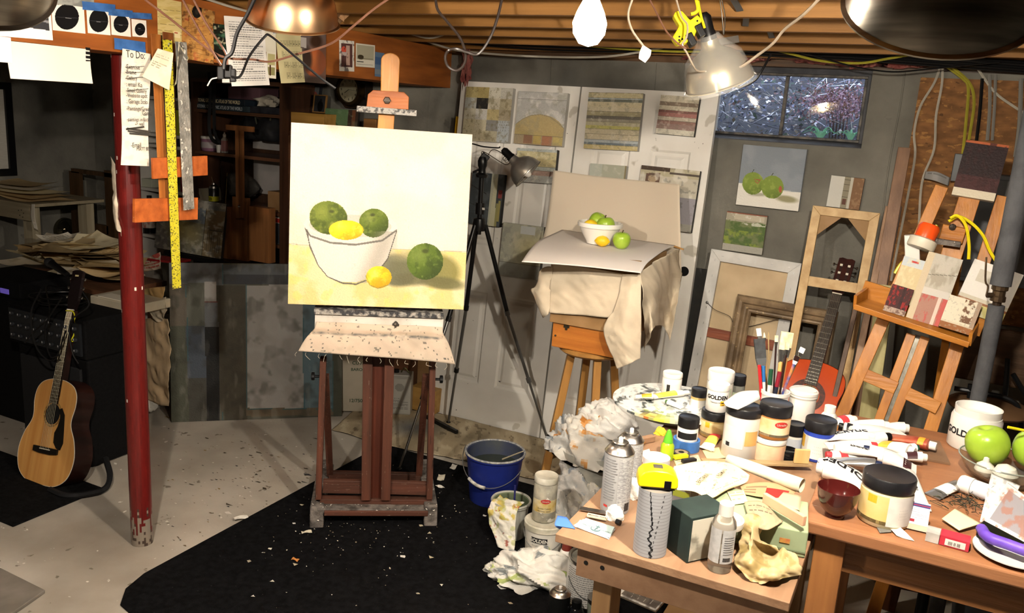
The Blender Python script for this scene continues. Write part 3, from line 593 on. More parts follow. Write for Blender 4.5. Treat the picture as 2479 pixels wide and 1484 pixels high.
# --- things on the shelves
def lathe_thing(name,label,cat,c,parts,group=None,n=24,rotz=0):
    r = thing(name,label,cat,c,rotz,group)
    for nm,prof,mt in parts:
        b = MB();b.lathe(prof,n,M=WM[r.name],cap=False);b.build(nm,mt,parent=r,smooth=True)
    return r
def spine(o,txt,size,colr,Y,up=.5,sx=1.0):
    X0,Z0,X1,Z1 = o['rect'];b = MB();letters(b,txt,size,frame(((X0+X1)/2,Y,Z0+(Z1-Z0)*up-size*.35),(1,0,0),(0,-1,0)),bold=.01,sx=sx);t = b.build('title',mat('ink_'+colr,colr,rough=.6),parent=o);del o['rect'];return t
navy = mat('navy_cover','1d2630',rough=.5);plum = mat('plum_box','553a40',rough=.7)
o = pthing('atlas','lower of two thick atlases lying under the plum box on the top bookshelf','book',462,256,600,270,KY+.03,.26,mat('slate_cover','2f3a40',rough=.5),z0=SH[0]);z1 = o['rect'][3];spine(o,'NATIONAL GEOGRAPHIC ATLAS OF THE WORLD',.03,'d0d8dc',KY+.0295,sx=.62)
o = pthing('atlas','upper atlas with gold lettering lying on the top bookshelf','book',462,239,592,254,KY+.04,.25,navy,z0=z1);zt = o['rect'][3];spine(o,'NATIONAL GEOGRAPHIC ATLAS OF THE WORLD',.032,'f0e2b8',KY+.0395,sx=.56)
pthing('keepsake_box','plum coloured box on top of the two atlases','box',552,206,628,236,KY+.08,.18,plum,z0=zt)
pthing('folder_stack','dark folders with loose sheets beside the atlases','folders',602,252,676,268,KY+.05,.2,mat('black_card','16161a','2a2a30',rough=.6,scale=20),z0=SH[0])
g = np.random.default_rng(2)
def blob(name,label,cat,c,r3,mt,amp=.15,fr=3.0,seed=0,n=24,flat=True,parent=None,group=None):
    b = MB();h = n//2;V = [];sd = np.random.default_rng(seed).uniform(0,60,3)
    for i in range(h+1):
        ph = math.pi*i/h
        for j in range(n):
            t = 2*math.pi*j/n;d = np.array([math.sin(ph)*math.cos(t),math.sin(ph)*math.sin(t),-math.cos(ph)])
            k = 1+amp*float(fnoise(np.array([d[0]*fr+d[2]*1.3+sd[0]]),np.array([d[1]*fr+d[2]*fr*.8+sd[1]]),1,seed)[0]);q = d*np.array(r3)*k
            if flat: q[2] = max(q[2],-r3[2]*.55)
            V.append(np.array(c)+q+np.array([0,0,r3[2]*.55 if flat else 0]))
    b.add(V,[(i*n+j,i*n+(j+1) % n,(i+1)*n+(j+1) % n,(i+1)*n+j) for i in range(h) for j in range(n)])
    o = b.build(name,mt,parent=parent,smooth=1.3)
    return tag(o,label,cat,group) if parent is None else o
linen = mat('beige_linen','c0b8a8','a09888',rough=.9,scale=9,bump=.3)
c = ony(655,250,KY+.15);blob('folded_cloth','crumpled beige cloth at the right end of the top bookshelf','cloth',(c[0],KY+.13,SH[0]+.045),(.075,.07,.05),linen,.18,3,4)
def cyl_on(px,z,Y,wpx): p = ony(px,300,Y);q = np.array([p[0],Y,z]);return q,wpx/2*dep(q)/F
q,r = cyl_on(506,SH[1],KY+.09,38);lathe_thing('plastic_tub','purple plastic tub with white lid on the second bookshelf','tub',q,[('body',[(0,0),(r*.9,0),(r,.01),(r,.082)],mat('mauve_plastic','8a6278',rough=.4)),('lid',[(r*1.04,.08),(r*1.04,.097),(0,.099)],mat('white_plastic','d9d6d0',rough=.4)),('label',[(r+.001,.02),(r+.001,.06)],mat('grey_label','a49a9c',rough=.6))])
q,r = cyl_on(543,SH[1],KY+.06,16);lathe_thing('spray_bottle','slim white spray bottle beside the purple tub','bottle',q,[('body',[(0,0),(r,0),(r,.085),(r*.6,.1),(r*.45,.102),(r*.45,.105)],mat('white_plastic')),('label',[(r+.001,.01),(r+.001,.08)],mat('pink_label','b07c80',rough=.6)),('nozzle',[(r*.5,.104),(r*.5,.12),(r*.25,.125),(r*.2,.135),(0,.135)],mat('white_plastic'))])
q,r = cyl_on(528,SH[1],KY+.03,12);lathe_thing('small_cup','little white cup between the tub and the spray bottle','cup',q,[('body',[(0,0),(r*.7,0),(r,.05),(r*.9,.05),(r*.6,.004),(0,.004)],mat('white_plastic'))])
def camera_bag(name,label,px,w,h,seed): q = ony(px,340,KY+.14);return blob(name,label,'bag',(q[0],KY+.14,SH[1]+.1),(w,.09,h),mat('black_nylon','121214','1e1e22',rough=.7,scale=20),.12,2.2,seed)
camera_bag('camera_bag','rounded black camera bag at the right end of the second bookshelf',655,.085,.10,3);camera_bag('camera_bag','lumpy black bag in the middle of the second bookshelf',607,.055,.10,9)
b = MB();q = [ony(x,y,KY-.012) for x,y in ((506,175),(509,230),(506,300),(512,335),(530,345),(520,320),(518,240),(519,175))];b.tube(q,.014,n=4,smoothn=5);tag(b.build('camera_strap',mat('strap_webbing','0e0e10',rough=.8),smooth=True),'black camera strap hanging down over the atlases','strap')
b = MB();q = [ony(x,y,KY+.1) for x,y in ((617,276),(622,300),(636,307),(650,303),(657,277))];b.tube(q,.006,n=6,smoothn=5);tag(b.build('bag_strap',mat('olive_strap','3c3c30',rough=.8),smooth=True),'looped olive strap hanging on the pale sheet in the bookcase','strap')
q,r = cyl_on(515,SH[2],KY+.06,24);lathe_thing('aerosol_can','black can with yellow band standing on the third bookshelf','can',q,[('body',[(0,0),(r,0),(r,.095),(r*.9,.1)],mat('black_tin','191a1a',rough=.3)),('band',[(r+.001,.012),(r+.001,.045)],mat('acid_yellow','b9b41e',rough=.4)),('dome',[(r*.95,.098),(r*.85,.112),(r*.4,.122),(r*.35,.134),(0,.135)],mat('can_metal','b0aca6',rough=.3,metal=1))])
b = MB();letters(b,'00',.028,basez(q+[0,0,.018]),bold=.02,cyl=r+.0013,align='CENTER');o = b.build('lettering',black,parent=bpy.data.objects['aerosol_can'])
for i,(x,c_) in enumerate(((474,'c9c2ae'),(480,'b8b09c'),(486,'a59c88'),(492,'8e8670'))):
    X,z = ony(x,480,KY+.03)[0],SH[2]+.002;b = MB();b.hexa([(X,KY+.03,z),(X+.012,KY+.03,z),(X+.012,KY+.2,z),(X,KY+.2,z),(X-.028,KY+.03,z+.085),(X-.016,KY+.03,z+.085),(X-.016,KY+.2,z+.085),(X-.028,KY+.2,z+.085)])
    tag(b.build('thin_book',mat('thin_book_%d' % i,c_,rough=.7)),['palest','second palest','tan','darkest'][i]+' of four thin leaning books beside the black can','book','thin books on the third shelf')
for i,(x0,y0,x1,y1) in enumerate(((532,500,512,428),(540,500,536,402),(546,500,550,418))):
    b = MB();b.tube([ony(x0,y0-4,KY+.1),ony(x1,y1,KY+.14)],[.004,.0025],n=6);tag(b.build('old_brush',mat('brush_stick_%d' % i,['6d5a40','2a2018','8a7448'][i],rough=.5)),['tan','black','yellowish'][i]+' brush handle leaning on the third bookshelf','brush','brush handles on the bookshelf')
c = ony(580,480,KY+.14);blob('grey_cloth','grey crumpled bag behind the small easel in the bookcase','bag',(c[0],KY+.17,SH[2]+.06),(.105,.08,.095),mat('grey_sack','5a5650','3f3c38',rough=.9,scale=9,bump=.4),.2,2.5,6)
pthing('plastic_bin','clear plastic storage bin on the lowest visible bookshelf','bin',624,486,676,538,KY+.03,.22,mat('cloudy_plastic','4a4e52','35383c',rough=.35,scale=6),z0=SH[3])
zb = SH[3]+float(ony(650,486,KY+.03)[2]-ony(650,538,KY+.03)[2]);o = pthing('hardback_book','white and red hardback lying on the plastic bin','book',622,468,678,482,KY+.01,.2,mat('cream_cover','c9c0b4',rough=.6),z0=zb);zc = o['rect'][3]
b = MB();X0,Z0,X1,Z1 = o['rect'];b.box(X0+.02,KY+.0085,Z0+.005,X0+.05,KY+.01,Z1-.005);b.box(X1-.07,KY+.0085,Z0+.005,X1-.004,KY+.01,Z1-.005);b.build('red_print',mat('red_print','9c2a22',rough=.6),parent=o)
pthing('cardboard_box','small brown cardboard box on the hardback in the bookcase','box',648,406,678,466,KY+.04,.16,mat('kraft_card','9a7850','86663f',rough=.85,scale=8),z0=zc);q,r = cyl_on(636,zc+.001,KY+.06,20)
lathe_thing('small_tin','round metal tin beside the small cardboard box','tin',q,[('body',[(0,0),(r,0),(r,.03),(0,.031)],mat('can_metal'))])
# white bookcase
for i,(x0,y0,x1,y1,c_,lb,nm,z) in enumerate(((424,265,455,326,'aeb324','bright yellow-green folder on the white bookcase','folder',WS[1]),(425,336,457,353,'1c2436','dark blue box file in the white bookcase','box_file',WS[2]),(436,366,441,462,'a02430','red book spine in the white bookcase','book',WS[3]),(442,372,449,462,'17171a','black book spine in the white bookcase','book',WS[3]),(450,380,455,462,'a8283a','crimson book next to the black book','book',WS[3]),(343,428,366,448,'b9bba8','pale green box at the left of the white bookcase','box',WS[3]))):
    pthing(nm,lb,{'folder': 'folder','box_file': 'box','book': 'book','box': 'box'}[nm],x0,y0,x1,y1,KY+.02,.2,mat('spine_'+c_,c_,rough=.6),z0=z)
q,r = cyl_on(355,WS[4],KY+.07,34);lathe_thing('wine_bottle','dark bottle with white label in the white bookcase','bottle',q,[('body',[(0,0),(r,0),(r,.15),(r*.85,.18),(r*.35,.215),(r*.33,.27),(0,.272)],mat('dark_bottle','0d0d0c',rough=.15)),('label',[(r+.001,.04),(r+.001,.12)],mat('bottle_label','c8c2b6','9a5a50',rough=.6,scale=30))])
pthing('paper_ream','white block of paper on a lower shelf of the white bookcase','paper',395,530,456,572,KY+.02,.2,mat('paper_white','c4c0b6','b3afa4',rough=.8,scale=30,stretch=(1,1,20)),z0=WS[4])
# --- narrow black cupboard right of the bookcase with frames and clock
cx0,cx1 = kx1+.006,float(ony(1012,300,4.28)[0]);CZ = zat(800,325,4.28)
cb = thing('cupboard','dark cupboard hidden behind the still life canvas with picture frames on top','cupboard',((cx0+cx1)/2,4.42,0))
b = MB();b.box(cx0,4.28,0,cx1,4.58,CZ);b.build('carcass',dkw,parent=cb)
for k in (0,1):
    b = MB();xa = cx0+(cx1-cx0)*k/2;b.box(xa+.006,4.262,.06,xa+(cx1-cx0)/2-.006,4.28,CZ-.03);o = b.build('cupboard_door',dkwx,parent=cb);b = MB();b.ell((xa+(cx1-cx0)*(.44 if k == 0 else .06),4.25,CZ*.6),.012,10);b.build('knob',mat('brass'),parent=o)
o = pthing('pine_crate','small pine crate under the photo frames beside the dark bookcase','crate',704,274,783,320,4.29,.18,wood('crate_pine','b58a48','96702f',ax=0),z0=CZ);PZ = o['rect'][3]
def pframe(name,label,px4,Y,lean,fw,fmat,base,paint,nx=40,ny=50,z0=None,x=None,th=.016):
    n = nrm((0,-1,lean));M,w,h = rect_on(px4,(0,Y,1),n)
    if z0 is not None:
        M = frame((M[0][3],M[1][3],z0+.002+th*abs(n[2])),(1,0,0),n)
    r = thing(name,label,'picture frame',np.array([M[i][3] for i in range(3)]));P = lambda x,y,z: tuple(M @ Vector((x,y,z)))
    for (x0,y0,x1,y1) in ((-w/2,0,w/2,fw),(-w/2,h-fw,w/2,h),(-w/2,fw,-w/2+fw,h-fw),(w/2-fw,fw,w/2,h-fw)):
        b = MB();b.hexa([P(x0,y0,-th),P(x1,y0,-th),P(x1,y1,-th),P(x0,y1,-th),P(x0,y0,0),P(x1,y0,0),P(x1,y1,0),P(x0,y1,0)]);b.build('frame_bar',fmat,parent=r,bev=.002)
    q = Panel(frame(P(0,fw,-.006),(1,0,0),n),w-2*fw,h-2*fw,nx,ny,base);paint(q);q.build('picture',.006,'444444',m=VCG,parent=r);return r
def couple(q):
    q.ell(.28,.5,.22,.24,'b5675a',uv=True);q.ell(.66,.56,.24,.26,'a85c50',uv=True);q.ell(.28,.68,.2,.1,'2c201c',uv=True);q.ell(.45,.12,.42,.26,'d8cfc4',uv=True);q.ell(.66,.3,.3,.12,'c05a58',uv=True)
    for x,y in ((.2,.52),(.36,.52),(.58,.6),(.74,.6)): q.ell(x,y,.035,.02,'2a1a18',uv=True)
    for x,y in ((.28,.4),(.66,.46)): q.ell(x,y,.08,.02,'7c2c2c',uv=True)
pframe('family_photo','dark grey framed photo of two people on the pine crate',((733,207),(776,209),(772,274),(724,271)),4.36,.18,.012,mat('slate_frame','32343a',rough=.5),'767a7c',couple,z0=PZ)
pframe('small_photo','small oak frame with a dark photo standing in front of the grey frame',((762,234),(792,236),(785,280),(753,277)),4.31,.14,.007,wood('oak_frame','9c7440','7f5a2c'),'2b2c2e',lambda q: (q.ell(.55,.35,.25,.35,'0c0c0c',uv=True),q.ell(.58,.72,.1,.1,'191919',uv=True)),z0=PZ)
def canvas_std(name,label,px4,Y,lean,nx,ny,base,paint,th=.02,side='2a2622',z0=None,cat='painting'):
    n = nrm((0,-1,lean));M,w,h = rect_on(px4,(0,Y,1),n)
    if z0 is not None: M = frame((M[0][3],M[1][3],z0+.002+th*abs(n[2])),(1,0,0),n)
    q = Panel(M,w,h,nx,ny,base);paint(q);return tag(q.build(name,th,side),label,cat)
canvas_std('green_painting','green painting with a darker peak standing behind the still life canvas',((786,264),(866,267),(864,326),(784,322)),4.34,.1,50,40,'5a7650',lambda q: (q.poly([(.0,.0),(.35,.45),(.7,.0)],'3d5a34',uv=True),q.rect(.7,0,1,1,'3a2a20'),q.rect(.82,0,.92,1,'6a4028'),q.noise('7b9070',.4,12,.2,1,3,uv=True)),z0=CZ)
pthing('cigar_box','brown wooden box at the right of the green painting','box',880,280,910,325,4.3,.1,wood('cigar_wood','8a6236','6a4824',ax=0),z0=CZ)
# ship's clock on the wall
ck = thing('wall_clock','round brass clock in a dark case hanging above the still life canvas','clock',ony(845,217,4.50));c = np.array(WM[ck.name].translation)
R = 41*dep(c)/F;MC = frame(c,(1,0,0),(0,-1,0));b = MB();b.prism([(R*1.15*math.cos(t),R*1.15*math.sin(t)) for t in np.linspace(0,2*math.pi,9)[:-1]+math.pi/8],-.1,-.02,M=MC);b.build('case',mat('clock_case','120e0b','2a1c12',rough=.35,scale=8),parent=ck,bev=.004)
b = MB();b.lathe([(R*.70,.0),(R*.74,.018),(R*.9,.014),(R*1.0,-.02)],40,M=MC,cap=False);b.build('bezel',mat('aged_brass','5c4a2c','3a2e1c',rough=.3,metal=.9,scale=10),parent=ck,smooth=True)
b = MB();b.lathe([(0,.002),(R*.72,.002),(R*.72,-.02)],40,M=MC,cap=False);dl = b.build('dial',mat('clock_dial','a49d84','8f886e',rough=.4,scale=20),parent=ck)
b = MB();num = ['12','1','2','3','4','5','6','7','8','9','10','11']
for i,t in enumerate(num): a = math.radians(90-30*i);letters(b,t,R*.2,MC @ Matrix.Translation((R*.55*math.cos(a),R*.55*math.sin(a)-R*.07,.0025)),bold=.02)
b.build('numerals',black,parent=dl)
for a,l,w_ in ((math.radians(215),.36,.03),(math.radians(-5),.5,.02)): b = MB();b.bar(MC @ Vector((0,0,.004)),MC @ Vector((R*l*math.cos(a),R*l*math.sin(a),.004)),R*w_*2,.001,(0,1,0));b.build('hand',black,parent=dl)
for s in (-1,1): b = MB();b.box(c[0]+R*.98,c[1]-.0,c[2]+s*R*.45-.008,c[0]+R*1.22,c[1]+.012,c[2]+s*R*.45+.008);b.build('lug',black,parent=ck)
# --- dark side table behind the big abstract with a landscape and a box easel on it
A = np.array(GTOP);TY0,TY1 = 3.98,4.16;tz = .84
st = thing('side_table','narrow black side table behind the big dark abstract','table',(-3.65,4.05,0));tx0,tx1 = float(ony(404,636,4.0)[0]),float(ony(697,636,4.0)[0]);tz = zat(550,634,3.98)
b = MB();b.box(tx0,TY0,tz-.03,tx1,TY1,tz);b.build('table_top',black,parent=st)
for x in (tx0+.02,tx1-.06):
    for y in (TY0+.02,TY1-.06): b = MB();b.box(x,y,0,x+.04,y+.04,tz-.03);b.build('leg',black,parent=st)
def landscape(q):
    q.rect(0,.86,1,1,'8f8d84');q.rect(0,0,.22,.86,'8b8a86');q.rect(.2,0,.72,.86,'8c8a78');q.rect(.2,.58,.72,.86,'87929c');q.rect(.72,0,1,.86,'8a7a5c');q.noise('e0dccd',.6,6,.1,1,3,uv=True);q.noise('4c5258',.35,9,.4,1,4,uv=True);q.ell(.33,.45,.14,.2,'a8964c',.7,soft=.7,uv=True);q.ell(.55,.4,.12,.2,'a08d54',.6,soft=.7,uv=True)
    for k in range(7): q.line([(.78+.03*k,.1),(.78+.03*k,.45)],.006,'4a4238',.6,uv=True)
    q.line([(.72,0),(.72,.86)],.008,'3c3830',.8,uv=True);q.rect(.8,.48,.98,.5,'4a4238',.7)
canvas_std('landscape_painting','hazy grey and ochre abstract landscape standing on the black side table',((374,508),(536,500),(534,634),(372,636)),4.04,.16,110,90,'a9a79c',landscape,z0=tz)
be = thing('box_easel','brown folding box easel standing on the black side table','easel',(float(ony(580,600,4.05)[0]),4.06,tz));bw = wood('easel_brown','85552f','633c1e',ax=2)
def bb(nm,x0,y0,x1,y1,Y,d,mt=bw): return pthing(nm,'','',x0,y0,x1,y1,Y,d,mt,bev=.001,parent=be)
bb('box_panel',537,500,558,634,4.06,.05);bb('box_panel',563,478,598,634,4.08,.03);bb('box_panel',603,502,651,634,4.06,.06,wood('easel_tan','9a683c','7a4e2c',ax=2));bb('mast',570,312,577,528,4.04,.014);bb('mast',580,312,588,528,4.04,.014);bb('mast_top',546,304,611,317,4.035,.02);b = MB();b.ell(ony(579,500,4.035),.009,10);b.build('wing_screw',mat('can_metal'),parent=be)
# ================================================================== guitars
def guitar(name,label,Bp,tpx,length,ndir,top,side,guard,head_mt,slot,sc=1.0,yellow=False,cut=None):
    Bp = np.array(Bp,float);r = ray(*tpx); # top point at the given length, farther solution
    a = r @ r;bq = 2*(r @ (EYE-Bp));cq = (EYE-Bp) @ (EYE-Bp)-length**2;disc = max(bq*bq-4*a*cq,0);T = EYE+r*((-bq+math.sqrt(disc))/(2*a))
    yd = nrm(T-Bp);z = np.array(ndir,float);z = nrm(z-(z @ yd)*yd);x = np.cross(yd,z);M = Matrix([[x[i],yd[i],z[i],Bp[i]] for i in range(3)]+[[0,0,0,1]])
    g = thing(name,label,'guitar',M=M);s = length/1.03;half = spline([np.array(q+(0,)) for q in ((0,0),(.10,.008),(.172,.055),(.198,.14),(.178,.225),(.142,.285),(.135,.325),(.146,.385),(.140,.44),(.108,.478),(.05,.497),(0,.5))],5)
    if slot: half = [np.array([q[0]*1.0,q[1]*.97,0]) for q in half]
    pts = [(q[0]*s,q[1]*s) for q in half];poly = pts+[(-q[0],q[1]) for q in pts[::-1][1:-1]];TH = .1*s
    def mk(nm,f,mt,par=None,smooth=False): b = MB();f(b);return b.build(nm,mt,parent=par or g,smooth=smooth)
    mk('sides_and_back',lambda b: b.prism(poly,-TH,-.003,M=M),side,smooth=.6);sb = mk('soundboard',lambda b: b.prism(poly,-.003,0,M=M),top)
    b = MB()                                   # binding
    b.tube([M @ Vector((x_,y_,-.001)) for x_,y_ in poly+poly[:1]],.0018*s,n=5);b.build('binding',mat('guitar_binding','d8d0bc',rough=.4) if not slot else mat('dark_binding','4a1c10',rough=.4),parent=g)
    hy = .335*s if not slot else .315*s;MH = M @ Matrix.Translation((0,hy,0))
    mk('sound_hole',lambda b: b.lathe([(0,.0012),(.05*s,.0012),(.05*s,0)],32,M=MH,cap=False),mat('hole_black')if not slot else mat('label_hole','8d7a58','2a1c12',rough=.9,scale=30),sb)
    mk('rosette',lambda b: b.lathe([(.053*s,0),(.053*s,.0009),((.062 if not slot else .078)*s,.0009),((.062 if not slot else .078)*s,0)],40,M=MH,cap=False),mat('rosette_'+name,'b89a5c' if not slot else '5a2414','6a4420' if not slot else '2a120a',rough=.5,scale=90),sb)
    if guard: mk('pickguard',lambda b: b.prism([(.035*s,.36*s),(.06*s,.37*s),(.085*s,.34*s),(.098*s,.27*s),(.108*s,.21*s),(.095*s,.175*s),(.065*s,.18*s),(.04*s,.205*s),(.035*s,.25*s),(.05*s,.28*s),(.058*s,.32*s),(.05*s,.345*s)],0,.0012,M=M),mat('pickguard_black','1a1712',rough=.25),sb)
    by = (.165 if not slot else .13)*s
    br = mk('bridge',lambda b: b.prism([(-.085*s,by+.012*s),(-.085*s,by-.012*s),(-.04*s,by-.018*s),(.04*s,by-.018*s),(.085*s,by-.012*s),(.085*s,by+.012*s)],0,.009*s,M=M),mat('bridge_wood','120d0a',rough=.4))
    mk('saddle',lambda b: b.box(-.036*s,by+.002*s,.009*s,.036*s,by+.005*s,.012*s,M=M),mat('bone','ddd6c4',rough=.4),br)
    ny = .835*s;hl = 1.03*s
    mk('neck',lambda b: b.hexa([(-.028*s,.42*s,-.03*s),(.028*s,.42*s,-.03*s),(.028*s,.42*s,.002),(-.028*s,.42*s,.002),(-.021*s,ny,-.02*s),(.021*s,ny,-.02*s),(.021*s,ny,.002),(-.021*s,ny,.002)],M=M),side)
    fbm = mat('fretboard','241a14','150f0b',rough=.45,scale=20) if not slot else mat('fretboard_warm','3d3430','2a2320',rough=.4,scale=20)
    fb = mk('fretboard',lambda b: b.hexa([(-.028*s,hy+.05*s,.0015),(.028*s,hy+.05*s,.0015),(.028*s,hy+.05*s,.007),(-.028*s,hy+.05*s,.007),(-.022*s,ny,.0015),(.022*s,ny,.0015),(.022*s,ny,.007),(-.022*s,ny,.007)],M=M),fbm)
    mk('nut',lambda b: b.box(-.022*s,ny,.002,.022*s,ny+.005,.009,M=M),mat('bone'))
    sl = ny-by;fm_ = mat('fret_wire','b8b4a8',rough=.3,metal=1)
    for k in range(1,20):
        y = ny-sl*(1-2**(-k/12));w_ = .022*s+(.006*s)*(ny-y)/(ny-hy)
        if y > hy+.052*s: mk('fret',lambda b: b.box(-w_,y-.0009,.007,w_,y+.0009,.0085,M=M),fm_,fb)
    hw = .036*s;hp = [(-.024*s,ny+.004),(-hw,ny+.05*s),(-hw*1.02,hl-.006),(-hw*.6,hl),(0,hl-(.004 if slot else -.002)),(hw*.6,hl),(hw*1.02,hl-.006),(hw,ny+.05*s),(.024*s,ny+.004)]
    hd = mk('headstock',lambda b: b.prism(hp[::-1],-.012*s,.003,M=M),head_mt)
    if slot:
        for sx in (-1,1): mk('slot',lambda b: b.box(sx*.017*s-.006*s,ny+.05*s,.003,sx*.017*s+.006*s,hl-.03*s,.0036,M=M),mat('slot_shadow','2a1712',rough=.9),hd)
        for sx in (-1,1):
            for k in range(3): mk('roller',lambda b: b.tube([M @ Vector((sx*.012*s,ny+(.07+.042*k)*s,.004)),M @ Vector((sx*.024*s,ny+(.07+.042*k)*s,.004))],.006*s,n=8),mat('bone'),hd)
    elif yellow: mk('logo',lambda b: b.box(-.012*s,hl-.03*s,.003,.012*s,hl-.022*s,.0036,M=M),mat('gold_logo','c9b98a',rough=.4),hd)
    for sx in (-1,1):
        for k in range(3):
            y = ny+(.065+.045*k)*s;o = mk('tuner',lambda b: (b.tube([M @ Vector((sx*hw*.9,y,-.004)),M @ Vector((sx*(hw+.012*s),y,-.004))],.003*s,n=6),b.ell((sx*(hw+.017*s),y,-.004),(.006*s,.009*s,.004*s),8,M=M)),mat('chrome','c8c8c8',rough=.15,metal=1),hd)
    st = mat('guitar_string','c9c0a4',rough=.3,metal=.8)
    for k in range(6):
        t = (k-2.5)/2.5;o = mk('string',lambda b: b.tube([M @ Vector((t*.029*s,by,.012*s)),M @ Vector((t*.018*s,ny+.003,.0095))],.0007,n=4),st)
    return g,M
spr = mat('spruce_top','dba862','bf8240',rough=.35,scale=1.6,stretch=(14,.6,1),lo=.3,hi=.7)
gn = nrm(.76*toc(onz(95,1178,0))*[1,1,0]-.65*nrm(RT*[1,1,0])+np.array([0,0,.1]))
G1,M1 = guitar('acoustic_guitar','tan acoustic guitar with black pickguard leaning on the amplifier',onz(97,1176,0)+[0,0,.005],(190,655),1.03,gn,spr,mat('rosewood_side','2a1410','1a0c0a',rough=.3,scale=4,stretch=(1,6,1)),True,mat('head_black','1a1012',rough=.3),False,yellow=True)
b = MB();b.tube([M1 @ Vector((-.024,.83,.01)),M1 @ Vector((.026,.83,.012)),M1 @ Vector((.034,.80,0)),M1 @ Vector((.036,.73,-.01)),M1 @ Vector((.030,.69,-.004)),M1 @ Vector((.044,.688,-.004))],.003,n=6,smoothn=5)
tag(b.build('neck_cord',mat('yellow_cord_plastic','c9c41e',rough=.4),smooth=True),'yellow cord tied around the neck of the tan guitar','cord')
# ================================================================== music corner
rugm = mat('black_carpet','070708','131314',rough=.95,scale=60,bump=.5,bscale=300,spec=.1)
mx1 = float(onz(140,1232,0)[0]);my0 = float(onz(31,1277,0)[1])
b = MB();b.box(-5.2,my0,.0005,mx1,float(onz(258,1187,0)[1]),.008);tag(b.build('floor_mat',rugm,bev=.004),'black floor mat under the tan guitar and amplifier','mat')
XC = float(onz(285,1113,0)[0]);fa = onx(203,876,XC);AYF = float(fa[1]);ZB = float(fa[2]);ZT = float(onx(203,777,XC)[2]);XL = float(ony(20,830,AYF)[0])
tolex = mat('black_tolex','070708','0d0d0e',rough=.8,scale=80,bump=.3,spec=.15);gril = mat('grille_cloth','101012','1c1c1e',rough=.9,scale=200)
sp = thing('speaker_cabinet','black speaker cabinet under the mixer amplifier','speaker',((XC+XL)/2,AYF+.22,.008));b = MB();b.box(XL+.05,AYF+.02,.009,XC,AYF+.27,ZB-.002);b.build('cabinet',tolex,parent=sp,bev=.01)
b = MB();b.box(XL+.08,AYF+.005,.05,XC-.04,AYF+.0195,ZB-.05);b.build('grille',gril,parent=sp,bev=.004)
am = thing('mixer_amplifier','black mixer amplifier with rows of knobs on the speaker cabinet','amplifier',((XC+XL)/2,AYF+.2,ZB));b = MB();b.box(XL,AYF+.012,ZB,XC,AYF+.27,ZT);b.build('case',tolex,parent=am,bev=.008)
b = MB();b.box(XL+.02,AYF,ZB+.02,XC-.02,AYF+.012,ZT-.02);pn = b.build('control_panel',mat('panel_grey','1d1f22',rough=.4),parent=am);kn = mat('knob_dark','2b2d30',rough=.3);kt = mat('knob_mark','b8b8b8',rough=.4)
for r_ in range(3):
    for k in range(9):
        x = XL+.05+(XC-XL-.1)*k/8;z = ZB+.045+(ZT-ZB-.09)*r_/2;b = MB();b.lathe([(.011,0),(.010,.012),(0,.012)],12,M=axis_frame((x,AYF,z),(0,-1,0)),cap=False);o = b.build('knob',kn,parent=pn,smooth=True)
        b = MB();b.box(x-.0015,AYF-.0135,z,x+.0015,AYF-.012,z+.009);b.build('pointer',kt,parent=o)
# microphone and cable on the amplifier
mh = atd(118,634,dep(fa)+.1);mt_ = atd(162,664,dep(fa)+.02);mc = thing('microphone','black handheld microphone above the head of the tan guitar','microphone',mh);ma = nrm(mt_-mh);Mk = axis_frame(mh,ma)
b = MB();b.lathe([(0,-.02),(.016,-.016),(.023,0),(.023,.018),(.019,.03)],18,M=Mk,cap=False);b.build('grille_head',mat('mic_mesh','1c1c1e',rough=.5,bump=.4,scale=200),parent=mc,smooth=True)
b = MB();b.lathe([(.02,.028),(.018,.05),(.013,.17),(0,.172)],18,M=Mk,cap=False);b.build('handle',black,parent=mc,smooth=True)
def cable(name,label,pts,r,mt,n=6,sm=6,cat='cable',group=None,parent=None):
    b = MB();b.tube(pts,r,n=n,smoothn=sm);o = b.build(name,mt,smooth=True,parent=parent);return tag(o,label,cat,group) if parent is None else o
rub = mat('black_rubber','0a0a0b',rough=.45)
d0 = dep(fa);cc = [atd(165,668,d0+.02)];gg = random.Random(5)
for k in range(46):
    t = k*.62;cc.append(np.array([XL+.22+.12*math.cos(t)+.05*math.sin(k*.4),AYF+.14+.10*math.sin(t),ZT+.012+.0011*k]))
cc += [atd(120,760,d0-.08),atd(85,800,d0-.09),atd(60,830,d0-.08)]
cable('mic_cable','coiled black microphone cable heaped on the mixer amplifier',cc,.0042,rub)
for k,L in enumerate((((100,700),(75,760),(88,840),(130,872),(160,800)),((200,705),(215,740),(170,780),(175,850),(190,880)),((150,720),(110,790),(120,860),(145,860)))):
    cable('audio_cable',['leftmost','rightmost','middle'][k]+' black cable looping down over the knobs of the amplifier',[atd(x,y,d0-.10-.01*k) for x,y in L],.004,rub,group='cables on the amplifier')
# cream keyboard between amplifier and paper table
b = MB();q0 = onz(150,742,ZT+.02);b.box(XL+.25,AYF+.29,ZT-.02,XC+.02,AYF+.51,ZT+.03);kb = thing('keyboard','cream plastic keyboard lying behind the mixer amplifier','keyboard',(XC-.2,AYF+.5,ZT-.02));b.build('case',mat('cream_plastic','b7ad98','a39a86',rough=.5,scale=5),parent=kb,bev=.006)
b = MB();b.box(XL+.3,AYF+.30,ZT+.03,XC-.02,AYF+.38,ZT+.034);b.build('key_bed',mat('keys_pale','cfc8b8',rough=.4),parent=kb)
